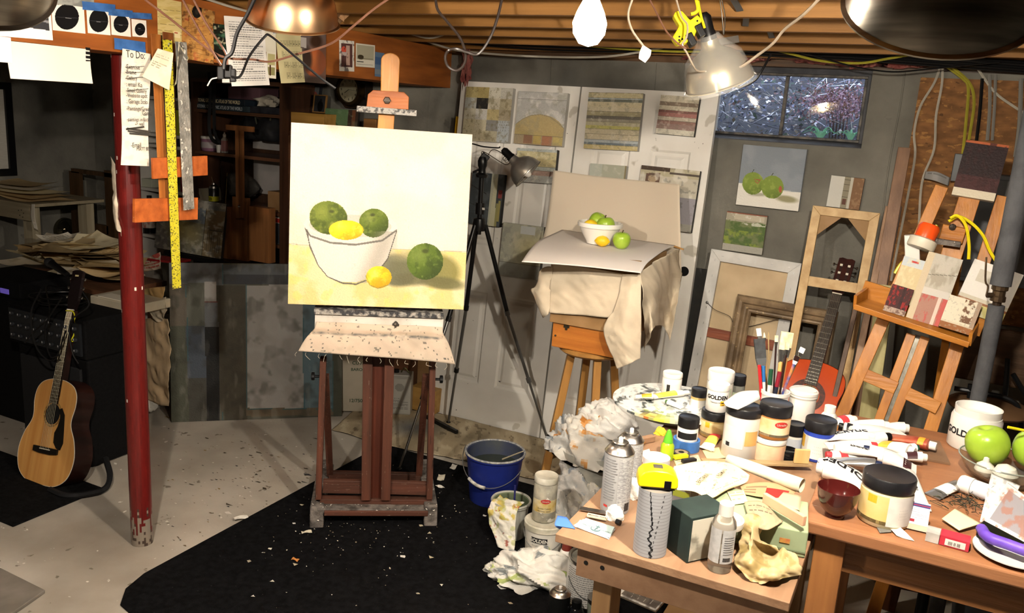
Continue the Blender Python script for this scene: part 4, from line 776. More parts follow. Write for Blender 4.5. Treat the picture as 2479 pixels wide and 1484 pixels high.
# paper table with a drift of sheets
PT = ZT-.02;py0,py1 = AYF+.53,AYF+.95;px1 = float(ony(404,690,py1)[0]);px0 = px1-.95
pt = thing('paper_table','table buried in loose papers behind the amplifier','table',((px0+px1)/2,(py0+py1)/2,0));b = MB();b.box(px0,py0,PT-.03,px1,py1,PT);b.build('table_top',dkwx,parent=pt)
for x in (px0+.03,px1-.08):
    for y in (py0+.03,py1-.08): b = MB();b.box(x,y,0,x+.05,y+.05,PT-.03);b.build('leg',dkw,parent=pt)
gg = random.Random(11);shades = ['dcc496','cdb486','e2d5b2','e8e1cf','c0a87c','d6c49c','e4dbc6','b59e74']
def paper_sheet(name,label,c,w,h,rot,tilt,curl,colr,group=None,txt=0,seed=0):
    x = np.array([math.cos(rot),math.sin(rot),0]);z = nrm(np.array([math.sin(tilt)*math.cos(rot*3),math.sin(tilt)*math.sin(rot*3),math.cos(tilt)]));p = Panel(frame(c,x,z),w,h,30,30,colr,y0=-h/2)
    p.noise('8a7854',.3,18,.3,1,seed,uv=True)
    if txt: p.textlines(.1,.1,.9,.9,txt,'5a5040',.5,seed)
    k1,k2 = gg.uniform(0,6),gg.uniform(-1,1);return tag(p.build(name,.0006,colr,m=VCP,bend=lambda u,v: (0,0,curl*(abs(u-.5+k2*.3*(v-.5))*2)**2*(.6+.4*math.sin(k1+3*v)))),label,'paper',group)
for k in range(36):
    X,Y = gg.uniform(px0+.1,px1-.06),gg.uniform(py0+.1,py1-.15)
    paper_sheet('loose_paper','loose sheet of yellowed paper in the drift behind the amplifier',(X,Y,PT+.012+.005*k+gg.uniform(0,.02)),gg.uniform(.18,.32),gg.uniform(.2,.36),gg.uniform(0,6),gg.uniform(0,.25),gg.uniform(.01,.05),gg.choice(shades),'papers on the back table',txt=gg.choice([0,0,9]),seed=k)
b = MB();q = onp(230,635,(0,AYF+1.0,0),np.array([0,-1.,0]));b.bar((XC-.55,AYF+.9,PT+.14),(XC-.33,AYF+.92,PT+.145),.12,.012,(0,1,0));tag(b.build('red_folder',mat('red_card','8e1f22',rough=.6)),'red folder lying among the papers behind the amplifier','folder')
# paper bag and hanging sheets between post and dark abstract
def fsheet(name,label,cat,pxrows,Y,base,th=.0008,m=None,wob=.004,nx=30,ny=30,paint=None,off=None):
    s = Sheet([[ony(x,y,Y+(off(x,y) if off else 0)) for x,y in L] for L in pxrows],nx,ny,base,wob=wob,wsc=.06)
    if paint: paint(s)
    return tag(s.build(name,th,m or VCP),label,cat)
HY = AYF+.50
fsheet('paper_bag','pale paper bag with red printing on the table right of the red post','bag',(((344,630),(365,620),(388,610)),((344,655),(366,655),(390,650))),HY+.35,'c9b8a6',paint=lambda s: (s.textlines(.1,.3,.95,.9,3,'b0453c',.8,2),s.ell(378,618,9,7,'b23a34',.8)))
fsheet('kraft_envelope','brown envelope hanging off the paper table beside the yellow ruler','envelope',(((346,700),(372,696),(398,694)),((352,722),(374,730),(396,716)),((370,740),(376,748),(388,730))),HY-.015,'a98d5e')
fsheet('grey_paper','creased pale paper hanging below the brown envelope','paper',(((350,715),(370,735),(402,718)),((356,745),(378,762),(405,745)),((372,772),(384,780),(398,770))),HY-.02,'b9ad98',wob=.007)
fsheet('kraft_sheet','large sheet of tan paper hanging down to the floor right of the red post','paper',(((346,772),(375,770),(408,772)),((350,910),(380,912),(410,905)),((356,965),(384,978),(408,983))),HY-.01,'b7a182',wob=.006)
fsheet('crumpled_paper','crumpled beige paper stuffed under the paper table','paper',(((348,795),(372,800),(402,810)),((350,825),(378,830),(405,835)),((350,856),(378,850),(408,850))),HY+.02,'a08f76',wob=.014)
c = onz(362,1003,0);blob('white_bundle','small white cloth bundle on the floor beside the tan paper sheet','bundle',(c[0],c[1],.03),(.05,.05,.045),mat('white_cloth','cfcac0','b8b2a6',rough=.9,scale=9),.15,3,2)
# rack unit and stool leg at the left frame edge
rk = thing('rack_unit','black rack unit with a small violet display at the left edge','electronics',atd(20,722,4.6));c = atd(20,720,4.6);b = MB();b.box(c[0]-.35,c[1],c[2],c[0]+.10,c[1]+.3,c[2]+.09);b.build('case',tolex,parent=rk,bev=.004);b = MB();b.box(c[0]-.06,c[1]-.004,c[2]+.018,c[0]+.01,c[1],c[2]+.045);b.build('display',mat('violet_display','5a4a9c',emit=.15),parent=rk)
b = MB();b.box(c[0]-.4,c[1]-.02,.008,c[0]+.13,c[1]+.35,c[2]-.002);tag(b.build('rack_stand',tolex,bev=.01),'black cabinet under the rack unit at the left edge','cabinet')
# shoulder strap lying on the mat
b = MB();q = [onz(x,y,.012+.03*k_) for x,y,k_ in ((120,1185,0),(160,1200,.2),(215,1195,.3),(255,1182,.4),(266,1150,1.2),(256,1110,2)) ];b.tube(q,.014,n=6,smoothn=5);tag(b.build('guitar_strap',mat('strap_webbing'),smooth=True),'black guitar strap trailing on the mat beside the tan guitar','strap')
# workbench at far left
WBY = 3.55;wbx = float(ony(70,500,WBY)[0]);wz = zat(40,497,WBY);wbm = wood('bench_white_pine','9c9078','857a62',ax=0)
wbn = thing('wooden_bench','rough pale wooden bench with papers at the left edge','bench',(wbx-.3,WBY+.3,0));b = MB();b.box(-5.98,WBY,wz-.09,wbx,WBY+.035,wz);b.build('apron',wbm,parent=wbn);b = MB();b.box(-5.98,WBY,wz,wbx+.02,WBY+.55,wz+.02);b.build('bench_top',wbm,parent=wbn)
for x,y in ((wbx-.13,WBY+.04),(wbx-.13,WBY+.45)): b = MB();b.box(x,y,0,x+.09,y+.06,wz);b.build('leg',wood('bench_leg','a89e86','8a7f68',ax=2),parent=wbn)
for k,(x,y) in enumerate(((-.01,.5),(-.03,.3),(-.05,.7),(-.02,.8),(-.06,.35))): b = MB();b.lathe([(0,.001),(.004,.001),(.004,0)],8,M=axis_frame((wbx-.05+x,WBY,wz-.09*y),(0,-1,0)),cap=False);b.build('screw',black,parent=wbn)
for k in range(5):
    paper_sheet('bench_paper',['lowest','second','middle','fourth','topmost'][k]+' sheet stacked on the pale bench at the left edge',(wbx-.22-.03*k,WBY+.2,wz+.026+.022*k),.42-.03*k,.34,.1*k,.05,.02,shades[k],'papers on the pale bench',seed=k+50)
b = MB();q = Sheet([[ony(76,494,WBY-.01),ony(84,494,WBY-.01)],[ony(74,525,WBY-.012),ony(85,525,WBY-.012)],[ony(82,552,WBY-.03),ony(92,557,WBY-.02)]],6,20,'bdb6a8');tag(q.build('paper_strip',.0006),'white paper strip dangling from the corner of the pale bench','paper')
# glass float, old frame, dark picture
q = ony(155,556,4.3);rr = 30*dep(q)/F
lathe_thing('glass_globe','dark silvered glass globe standing behind the papers at the left','globe',q-np.array([0,0,rr]),[('globe',[(.001,0)]+[(rr*math.sin(t),rr-rr*math.cos(t)) for t in np.linspace(.1,3.04,20)]+[(.001,2*rr)],mat('silvered_glass','5c5848',rough=.06,metal=.9))],n=32)
b = MB();b.box(max(q[0]-.3,-5.97),4.16,0,q[0]+.75,4.5,q[2]-rr-.002);tag(b.build('low_chest',mat('charcoal_chest','1c1b1a','2a2826',rough=.7,scale=5),bev=.005),'low dark chest under the glass globe','chest')
fr_ = thing('empty_picture_frame','old empty wooden frame leaning behind the glass globe','frame',(float(ony(225,600,4.25)[0]),4.3,q[2]-rr));fw_ = wood('old_frame_wood','4a3420','33230f',ax=2)
for (x0,y0,x1,y1) in ((172,416,196,612),(256,414,276,612),(172,414,276,424),(196,542,262,562)): b = MB();pbox(b,x0,y0,x1,y1,4.2+.0*x0,.03);b.build('frame_bar',fw_,parent=fr_)
q0,q1 = onx(24,200,-5.98),onx(24,425,-5.98)
pic = thing('framed_picture','black framed picture with white mat cut off by the left edge','picture',(-5.97,float(q0[1])-.3,float(q1[2])));y1_,y0_ = float(q0[1])-.0,float(q0[1])-.62;za,zb_ = float(q1[2]),float(q0[2])
for (ya,a_,yb,b_,nm) in ((y0_,za,y1_,za+.05,'frame_bar'),(y0_,zb_-.05,y1_,zb_,'frame_bar'),(y0_,za+.05,y0_+.05,zb_-.05,'frame_bar'),(y1_-.05,za+.05,y1_,zb_-.05,'frame_bar')): b = MB();b.box(-5.998,ya,a_,-5.965,yb,b_);b.build(nm,black,parent=pic)
b = MB();b.box(-5.998,y0_+.05,za+.05,-5.985,y1_-.05,zb_-.05);b.build('white_mat',mat('paper_white'),parent=pic)
# grey board on the floor at bottom left
b = MB();q = [onz(x,y,.002) for x,y in ((-60,1500),(0,1382),(110,1437),(20,1500))];q = [onz(-40,1362,0),onz(110,1437,0),onz(20,1500,0),onz(-160,1440,0)];b.add([tuple(v+[0,0,.002]) for v in q]+[tuple(v+[0,0,.016]) for v in q],[(0,1,2,3),(7,6,5,4),(0,4,5,1),(1,5,6,2),(2,6,7,3),(3,7,4,0)]);tag(b.build('floor_board',mat('grey_board','7c756c','69635a',rough=.8,scale=8),bev=.003),'grey board lying on the floor in the bottom left corner','board')
# ================================================================== papers pinned to the girder
def pinned(name,label,px4,paint=None,base='efe9dc',lift=.003,cat='paper',nx=40,ny=50,m=None,group='papers pinned to the plywood girder',bend=None,th=.0006):
    M,w,h = rect_on(px4,BP,BN,lift);p = Panel(M,w,h,nx,ny,base)
    if paint: paint(p)
    return tag(p.build(name,th,base,m=m or VCP,bend=bend),label,cat,group)
tape = mat('blue_tape','3f6fb0','3563a2',rough=.6,scale=30)
def taped(label,px4,lift=.006):
    M,w,h = rect_on(px4,BP,BN,lift);b = MB();b.grid(8,3,lambda u,v: tuple(M @ Vector(((u-.5)*w,v*h,.0015*math.sin(9*u+3*v)))));tag(b.build('masking_tape',tape,solid=.0006),label,'tape','blue tape on the plywood girder')
curl = lambda a: (lambda u,v: (0,0,a*(1-v)**2+.3*a*math.sin(5*u)*(1-v)))
pinned('print_sheet','white sheet with a green and a grey print left on the girder',((-12,3),(124,14),(126,100),(-12,84)),lambda p: (p.poly([(17,28),(57,31),(56,65),(17,60)],'c9c07a'),p.poly([(17,44),(57,47),(56,58),(17,54)],'8a9a34'),p.poly([(62,26),(118,33),(119,74),(64,66)],'3a3a3c'),p.poly([(63,42),(118,50),(118,56),(63,48)],'8d8d8f')),'f4f1ea')
pinned('landscape_print','small green print above the white sheet on the girder',((58,-14),(122,-8),(120,14),(58,8)),lambda p: p.noise('c4c8a8',.7,9,0,1,2),'8fa06a',.005)
pinned('grey_print','narrow grey print between the green print and the black disc sheets',((124,-12),(228,-4),(228,18),(124,11)),lambda p: p.noise('6e706c',.6,20,0,1,4),'9da09a',.004)
for k,(q,cx,cy,rx,ry,wd) in enumerate((((( 124,7),(206,17),(204,82),(128,72)),162,41,29,31,'largest'),(((206,20),(262,27),(270,86),(216,80)),239,50,23,28,'second largest'),(((266,32),(312,38),(320,90),(272,84)),293,58,18,21,'third largest'),(((318,46),(357,50),(353,91),(321,88)),339,71,12.5,15,'smallest'))):
    pinned('disc_sheet',wd+' of four white sheets with a black disc taped to the girder',q,lambda p: (p.ell(cx,cy,rx,ry,'0e0e10'),p.line([(cx-rx*.9,cy),(cx+rx*.9,cy+3)],.9,'55555a',.7),p.rect(.4,.50,.58,.52,'aaaaaa')),'f2eee4',.004+.001*k,nx=70,ny=70,group='black disc sheets')
for q,l in (((( 198,4),(280,10),(280,32),(200,22)),'blue tape above the largest disc sheet'),(((262,20),(322,26),(322,42),(262,37)),'blue tape above the third disc sheet'),(((312,29),(368,33),(367,47),(312,44)),'blue tape above the smallest disc sheet'),(((277,92),(355,102),(350,128),(276,118)),'blue tape strip holding up the to-do list')): taped(l,q,.009)
def spiral(p): p.noise('e3dac4',.5,40,0,1,3)
M,w,h = rect_on(((16,96),(219,122),(219,200),(18,192)),BP,BN,.002);p = Panel(M,w,h,60,30,'e9e2d2');sb_ = p.build('sketchbook_page',.0006,'e9e2d2',m=VCP,bend=curl(.01));tag(sb_,'blank sketchbook page with torn spiral edge hanging below the girder','paper')
for k in range(8):
    q = onp(214,122+k*10,BP,BN);b = MB();b.box(-.012,0,.001,.006,.009,.0022,M=frame(q,BD*1.0,BN));b.build('torn_hole',mat('hole_black'),parent=sb_)
pinned('white_card','overexposed blank card at the very left below the girder',((-30,84),(28,92),(28,152),(-30,148)),None,'f4f1ea',.012,group=None)
# to-do list
M,w,h = rect_on(((288,120),(360,126),(362,406),(300,396)),BP,BN,.012);p = Panel(M,w,h,40,120,'e6e0d2');p.noise('d3ccbc',.6,12,0,1,4)
for k in range(30): p.line([(286,140+9*k),(364,143+9*k)],.8,'b9bcc0',.5)
td = p.build('todo_list',.0005,'e6e0d2',m=VCP,bend=lambda u,v: (0,0,.004*math.sin(7*v+2*u)));tag(td,'handwritten to-do list on a long strip taped in front of the red post','list')
b = MB();ink = mat('pencil_ink','3a3834',rough=.7)
for s_,x,y,z in (('To Do:',296,138,.030),('-Exercise',294,165,.018),('-Frame',294,178,.018),('-Gallery',294,192,.017),(': email Ka',296,208,.019),('-Email Gallery',296,222,.017),('-Website updt',296,234,.017),(': Garage Stdo',297,249,.018),('-Paintings/Green',297,266,.017),('Game',335,278,.019),('-paintings in Back',298,292,.015),('-> wall',318,303,.016),('-Email',308,356,.020),('MATT BEEN',322,364,.015)):
    q = onp(x,y,BP,BN);letters(b,s_,z*1.2,frame(q+BN*.0165,BD,BN),align='LEFT',z=.001,sx=.8)
b.build('handwriting',ink,parent=td)['kind'] = 'stuff';b = MB()
for (x0,y0,x1,y1) in ((296,163,340,160),(296,176,338,174),(296,189,338,186),(300,219,350,214),(298,310,356,318),(300,316,352,322),(304,322,356,326),(296,312,340,306)):
    b.bar(onp(x0,y0,BP,BN)+BN*.018,onp(x1,y1,BP,BN)+BN*.018,.0016 if y0 < 300 else .006,.0004,(0,0,1))
b.build('crossings_out',ink,parent=td)['kind'] = 'stuff'
# more clippings
def ystrip(p): p.noise('bfa95c',.5,20,0,1,3,sy=4);[p.line([(381,y),(440,y+6)],1,'6b5a30',.6) for y in (22,40,57,72,80)];p.poly([(420,75),(437,78),(436,92),(420,90)],'e6d9a8');p.poly([(422,78),(430,79),(430,81),(422,80)],'b0402a')
pinned('yellow_print','yellow striped print pinned above the hanging rulers',((381,-6),(440,4),(440,108),(382,98)),ystrip,'d6c587',.004,nx=50,ny=80)
def collage(p): p.noise('c08a48',.8,14,0,.8,5);p.noise('5c3a1c',.8,9,.5,.6,6);p.noise('a5432a',.6,10,.9,.5,7);p.noise('d0a868',.6,12,.5,.8,8);p.ell(477,28,12,16,'141210');p.ell(477,28,5,7,'2a2622');p.ell(478,95,26,30,'c8924c',.5,soft=.8);[p.line([(455,60+9*k),(500,50+12*k)],1.2,'6a4420',.5) for k in range(9)]
pinned('collage','mottled brown collage with a black cog pinned to the girder',((447,8),(522,28),(515,155),(434,138)),collage,'a5763e',.006,nx=70,ny=90,cat='artwork')
pinned('dark_photo','dark green photograph beside the brown collage',((517,57),(563,62),(566,146),(518,142)),lambda p: (p.noise('c9c2a0',.8,9,.5,.7,3),p.noise('27543c',.7,12,.2,.8,5),p.poly([(518,118),(566,122),(566,140),(518,137)],'14140f')),'191c16',.007,m=VCG)
pinned('typed_page','white typed page hanging below the copper lamp',((542,35),(638,48),(648,203),(552,211)),lambda p: (p.textlines(.1,.06,.92,.94,26,'6a6a68',.75,4)),'e9e6e0',.010,nx=80,ny=110,bend=curl(.02))
pinned('folded_note','cream note behind the copper lamp on the girder',((595,55),(668,62),(668,128),(600,122)),lambda p: (p.textlines(.1,.1,.5,.9,5,'9a9478',.6,5),p.rect(.3,.3,.5,.6,'d8d49a')),'dcd7c4',.008)
pinned('picture_card','small card with a brown picture beside the typed page',((646,124),(669,127),(668,191),(645,188)),lambda p: (p.rect(.12,.5,.88,.92,'b7b07c'),p.rect(.12,.12,.88,.42,'8f8a5a'),p.rect(.3,.1,.45,.5,'4a2c1a')),'e4decb',.009)
def music(p):
    for k in range(4):
        for j in range(5): p.line([(676+4*k,98+26*k+3*j),(728+3*k,100+26*k+3*j)],.6,'6a6448',.6)
        for j in range(7): p.line([(680+7*j+3*k,98+26*k),(680+7*j+3*k,112+26*k)],.7,'6a6448',.7);p.ell(683+7*j+3*k,106+26*k+(j % 3),1.3,1,'4a4430')
pinned('sheet_music','yellow sheet of guitar music taped beside the typed page',((668,78),(722,82),(741,198),(674,202)),music,'cdc497',.008,nx=90,ny=120,bend=curl(.015))
taped('blue tape at the top of the yellow music sheet',((660,66),(727,68),(727,83),(662,80)),.012)
pinned('fruit_photo','colour photo of a peach beside the yellow music sheet',((727,68),(790,74),(788,205),(729,196)),lambda p: (p.ell(762,152,27,34,'b4552c'),p.ell(757,148,18,26,'c87a48',.7,soft=.6),p.ell(743,145,12,30,'2e2422',.9,soft=.3),p.ell(782,150,14,40,'7a4a34',.7,soft=.4),p.ell(765,100,14,16,'3a2416',.9,soft=.3),p.poly([(728,90),(742,92),(742,116),(728,114)],'b8b0ac'),p.ell(760,195,30,12,'3a2a22',.9,soft=.5)),'6b5d5a',.008,m=VCG,nx=60,ny=90)
pinned('polaroid','narrow white-bordered photo right of the peach photo',((822,97),(858,99),(857,174),(821,171)),lambda p: (p.rect(.12,.14,.88,.90,'5a3a36'),p.ell(.3,.7,.18,.1,'c8503c',uv=True),p.rect(.45,.2,.7,.85,'b89a8c'),p.rect(.15,.5,.5,.62,'b8a8a4'),p.noise('2a2024',.5,14,.5,.5,3,uv=True)),'e2dcd0',.005)
pinned('exhibition_card','square grey exhibition card beside the white-bordered photo',((862,105),(908,109),(907,165),(861,160)),lambda p: (p.rect(.06,.32,.94,.94,'a8a48e'),p.ell(.25,.42,.16,.1,'3c3422',uv=True),p.rect(.1,.36,.9,.39,'55503c'),p.rect(.06,.2,.4,.25,'44423a'),p.rect(.06,.1,.9,.13,'8a877c')),'d9d4c4',.005)
pinned('blue_card','blue card partly hidden behind the top of the studio easel',((908,126),(930,128),(930,188),(908,184)),lambda p: (p.rect(0,.5,1,.8,'3f5a82'),p.rect(0,.1,1,.3,'77828c')),'5c7490',.005)
# ------------------------------------------------------------------ rulers and T-squares hung on the girder
def gp(x,y,l): return onp(x,y,BP,BN)+BN*l
def gbar(name,parts,label,cat='ruler',group=None):
    r = thing(name,label,cat,gp(*parts[0][1],parts[0][4]),0,group)
    for nm,a,c,w,l,t,mt in parts: b = MB();b.bar(gp(*a,l),gp(*c,l),w,t,BD);b.build(nm,mt,parent=r,bev=.0008)
    return r
tw = wood('tsquare_wood','b07034','8a4f20',ax=2);th_ = wood('tsquare_head','b5602a','8f4418',ax=0,spots=('d8d0c4',40,.74))
gbar('t_square',[('blade',(361,82),(384,520),.044,.030,.003,tw),('head',(302,507),(456,502),.085,.042,.012,th_)],'wooden T-square with its wide head low in front of the red post','t-square','t-squares on the girder')
gbar('t_square',[('blade',(396,78),(407,392),.05,.020,.003,wood('tsquare_dark','8a5226','6a3a18',ax=2)),('head',(343,405),(476,398),.075,.050,.010,th_)],'wooden T-square with its head high above the paint-streaked ruler','t-square','t-squares on the girder')
M = frame(gp(399,693,.056),BD,BN);M = frame(gp(399,693,.056),BD,nrm(BN));L_ = float(np.linalg.norm(gp(374,97,.056)-gp(399,693,.056)))
yb = MB();stripm = mat('yellow_rule_paint','b9b01c','c9c23a',rough=.55,scale=40,spots=('3a3824',170,.57),spots2=('a8a690',60,.66));yb.bar(gp(374,95,.06),gp(399,693,.06),.042,.003,BD);yr = thing('yard_rule','long yellow rule covered in dark paint marks hanging from the girder','ruler',gp(399,693,.06));yb.build('blade',stripm,parent=yr)
for k in range(22): b = MB();t = k/21;q = gp(374,95,.0618)*(1-t)+gp(399,693,.0618)*t;b.bar(q-BD*.02,q-BD*.008,.002,.0008,(0,0,1));b.build('inch_mark',black,parent=yr)
gbar('straightedge',[('blade',(403,100),(424,503),.055,.068,.003,mat('crusted_grey','8f8d86','6e6c66',rough=.7,scale=25,bump=.6,spots=('c9c6bc',40,.62),spots2=('54524a',60,.66)))],'grey paint-crusted straightedge hanging beside the yellow rule')
mz = thing('magazine','open magazine hanging tent-like behind the yellow rule','magazine',gp(380,205,.05))
for px4,l4,tx in ((((356,116),(376,126),(366,216),(323,184)),(.05,.085,.085,.04),1),(((386,100),(432,140),(392,212),(380,200)),(.09,.05,.05,.09),0)):
    sh_ = Sheet([[gp(*px4[0],l4[0]),gp(*px4[1],l4[1])],[gp(*px4[3],l4[3]),gp(*px4[2],l4[2])]],24,30,'d2ccb4')
    if tx: sh_.textlines(.1,.15,.8,.6,6,'6f6b58',.6,3);sh_.noise('b9b49c',.5,20,0,1,3)
    else: sh_.rect(.08,.08,.9,.92,'77746c');sh_.noise('3c3a36',.7,9,.2,.8,3);sh_.rect(.9,0,1,1,'d8c98a')
    sh_.build('page',.0012,parent=mz)
rs = Sheet([[atd(268,378,3.235),atd(282,402,3.215),atd(289,400,3.225)],[atd(272,460,3.235),atd(280,460,3.215),atd(290,450,3.225)],[atd(272,520,3.235),atd(280,515,3.215),atd(287,510,3.225)],[atd(284,555,3.235),atd(289,560,3.215),atd(291,573,3.225)]],8,40,'c9bca8',wob=.003);tag(rs.build('torn_strip',.0008),'torn beige paper strip stuck to the left side of the red post','paper')
# ================================================================== cables under the joists
wht = mat('white_sheath','b8b2a4','a09a8c',rough=.5,scale=10);ylw = mat('yellow_sheath','a8a032','8f882a',rough=.5,scale=10);brn = mat('brown_zip_cord','6a4838','4e3428',rough=.35,scale=10);gry = mat('grey_sheath','7a7872',rough=.5)
def pc(name,label,pts,r,mt,cat='cable',group=None): return cable(name,label,[atd(x,y,d) if len(q_) == 3 else None for q_ in pts for x,y,d in [q_]],r,mt,cat=cat,group=group)
def yc(name,label,pts,Y,r,mt,group='cables along the joists'): return cable(name,label,[ony(x,y,Y) for x,y in pts],r,mt,group=group)
D = 2.3
pc('zip_cord','brown zip cord swooping in front of the girder papers',[(345,-6,D),(420,52,D),(500,116,D),(548,140,D),(612,144,D),(655,149,D),(720,131,D),(800,106,D),(852,66,D),(900,26,D),(948,-8,D)],.0032,brn,group='hanging cords')
pc('zip_cord','brown cord hanging left of the plug cluster',[(440,-6,2.28),(478,66,2.28),(505,110,2.28),(535,158,2.27)],.003,brn,group='hanging cords')
pc('zip_cord','brown cord hanging just left of the black lamp cord',[(466,-6,2.26),(500,58,2.26),(545,126,2.26),(550,160,2.26)],.003,brn,group='hanging cords')
pc('lamp_cord','black cord dropping left of the copper lamp',[(618,-6,2.2),(598,36,2.2),(574,80,2.2),(562,126,2.2),(546,142,2.2),(542,168,2.2)],.005,rub,group='hanging cords')
pc('lamp_cord','black cord bent in a tent shape across the typed page',[(560,186,2.22),(582,184,2.22),(604,136,2.24),(640,90,2.26),(655,87,2.26),(700,124,2.26),(770,184,2.28),(812,214,2.3)],.0035,rub,group='hanging cords')
pl = thing('plug_cluster','cluster of black plugs hanging in front of the typed page','plug',atd(546,178,2.23));c = atd(546,176,2.23)
for dx,dy,s_ in ((-.012,0,.013),(.008,.004,.014),(.02,-.006,.011)): b = MB();q = c+RT*dx+UP*dy;b.bar(q-UP*.018,q+UP*.016,s_*1.4,s_,RT);b.build('plug',rub,parent=pl,bev=.003)
b = MB();b.bar(c-UP*.022-RT*.008,c-UP*.022+RT*.012,.01,.008,UP);b.build('receptacle',gry,parent=pl,bev=.001)
pc('string_tail','white cord tail hanging from the plug cluster',[(540,180,2.23),(526,188,2.23),(512,192,2.23),(502,208,2.23)],.0018,wht,group='hanging cords')
pc('looped_cord','dark cord hanging from the joists with one round loop',[(1054,-6,2.5),(1060,24,2.5),(1084,54,2.5),(1114,92,2.5),(1127,130,2.5),(1122,158,2.5),(1104,171,2.5),(1084,160,2.5),(1078,138,2.49),(1086,122,2.49),(1106,118,2.48),(1130,126,2.48),(1158,130,2.48),(1186,92,2.48),(1204,44,2.48),(1216,-6,2.48)],.0042,mat('dark_zip_cord','2c2420',rough=.3),group='hanging cords')
yc('romex_cable','white cable sagging across the wall top above the doors',[(832,58),(900,70),(1000,90),(1090,118),(1160,128),(1300,137),(1450,138),(1550,126),(1640,108)],4.3,.006,wht)
yc('romex_cable','white cable stapled along the girder to the right of the copper lamp',[(830,42),(900,58),(980,78),(1040,92),(1096,76)],4.0,.0055,wht)
cable('romex_cable','white cable stapled to the girder at the copper lamp',[gp(478,-8,.012),gp(545,14,.012),gp(620,34,.012),gp(700,50,.012)],.005,wht,group='cables along the joists')
for k,(dy,r_,Y_) in enumerate(((0,.008,4.36),(6,.007,4.34),(12,.0075,4.38),(18,.006,4.36),(24,.006,4.4))):
    yc('black_cable',['topmost','second','third','fourth','lowest'][k]+' of the black cables bundled along the far joists',[(990,80+dy*.5),(1120,88+dy*.7),(1280,94+dy),(1440,98+dy*1.1),(1600,102+dy),(1760,104+dy),(1900,110+dy*1.1),(2060,120+dy),(2250,134+dy),(2500,152+dy)],Y_,r_,rub)
yc('yellow_cable','upper yellow cable running along the far joists',[(1270,92),(1340,100),(1430,112),(1540,120),(1650,125),(1780,122),(1900,121),(2010,126),(2180,130)],4.3,.006,ylw)
yc('yellow_cable','lower yellow cable drooping above the window',[(1880,122),(1920,132),(1990,148),(2080,153),(2150,142),(2230,128)],4.32,.006,ylw)
yc('black_cable','thin black cable drooping above the right half of the window',[(1900,118),(1990,140),(2070,162),(2160,174),(2240,168),(2320,160),(2420,150)],4.25,.004,rub)
pc('tag_cord','pale zip cord with a paper tag right of the bare bulb',[(1532,-6,2.2),(1521,34,2.2),(1530,72,2.2),(1558,112,2.2)],.003,mat('clear_zip_cord','8f8272',rough=.3),group='hanging cords')
ts = Sheet([[atd(1556,108,2.2),atd(1577,122,2.2)],[atd(1548,128,2.19),atd(1574,136,2.2)],[atd(1546,142,2.2),atd(1562,152,2.2)]],10,12,'d8d4cc');ts.textlines(.2,.15,.9,.85,5,'8a867c',.6,2);tag(ts.build('cord_tag',.0006),'crumpled white tag on the pale cord','tag')
pc('lamp_cord','thin cord slanting down between the tag and the yellow outlet',[(1570,-6,2.35),(1592,36,2.35),(1612,74,2.35),(1640,104,2.35),(1662,118,2.35)],.0026,brn,group='hanging cords')
# yellow triple outlet
yo = thing('outlet_block','yellow extension cord outlet block hanging near the clamp lamp','outlet',atd(1662,70,2.42));c = atd(1660,72,2.42);My = frame(c,nrm(RT*.8+UP*.42),nrm(-FW))
ym = mat('yellow_plastic','e0cf1e','d2c014',rough=.35,scale=10)
b = MB();b.prism([(-.045,-.028),(-.02,-.036),(.01,-.030),(.03,-.012),(.05,.0),(.046,.02),(.02,.016),(.012,.05),(-.004,.058),(-.016,.05),(-.014,.016),(-.048,-.004)],-.014,.014,M=My);b.build('block',ym,parent=yo,bev=.004)
for x,y in ((-.035,-.02),(-.03,-.012),(-.026,-.022),(.036,.004)): b = MB();b.lathe([(0,.0155),(.003,.0155),(.003,.013)],8,M=My @ Matrix.Translation((x,y,0)),cap=False);b.build('slot',black,parent=yo)
for x,y in ((-.004,-.03),(.03,-.02)): b = MB();b.box(x-.010,y-.022,-.008,x+.010,y+.014,.022,M=My);b.build('plug',rub,parent=yo,bev=.003)
pc('extension_cord','yellow extension cord coming down to the outlet block',[(1684,-8,2.42),(1690,20,2.42),(1684,30,2.42),(1672,34,2.42)],.005,ym,group='hanging cords')
pc('extension_cord','yellow cord passing behind the outlet block',[(1688,-8,2.46),(1696,34,2.46),(1706,68,2.46)],.004,ym,group='hanging cords')
pc('zip_cord','cord running from above to the left plug of the yellow outlet',[(1636,-6,2.38),(1650,40,2.38),(1664,60,2.37),(1662,90,2.37),(1652,108,2.37),(1664,130,2.38),(1678,158,2.4),(1690,172,2.44),(1718,172,2.48)],.0028,mat('clear_zip_cord'),group='hanging cords')
pc('pale_cord','pale cord sweeping from the upper right to the clamp lamp',[(1990,-10,2.1),(1944,36,2.2),(1900,70,2.3),(1872,104,2.36),(1836,132,2.42),(1792,162,2.46),(1748,172,2.5)],.0042,mat('clear_zip_cord'),group='hanging cords')
pc('power_cord','black cord curving under the clamp lamp beside the window',[(1762,200,2.62),(1790,211,2.62),(1826,196,2.62),(1846,168,2.62),(1866,132,2.64)],.0036,rub,group='hanging cords')
pc('clamp_wire','steel wire loop holding the clamp lamp bracket',[(1742,-6,2.45),(1748,40,2.46),(1752,84,2.48),(1755,40,2.46),(1746,-6,2.45)],.0016,alum,cat='wire')
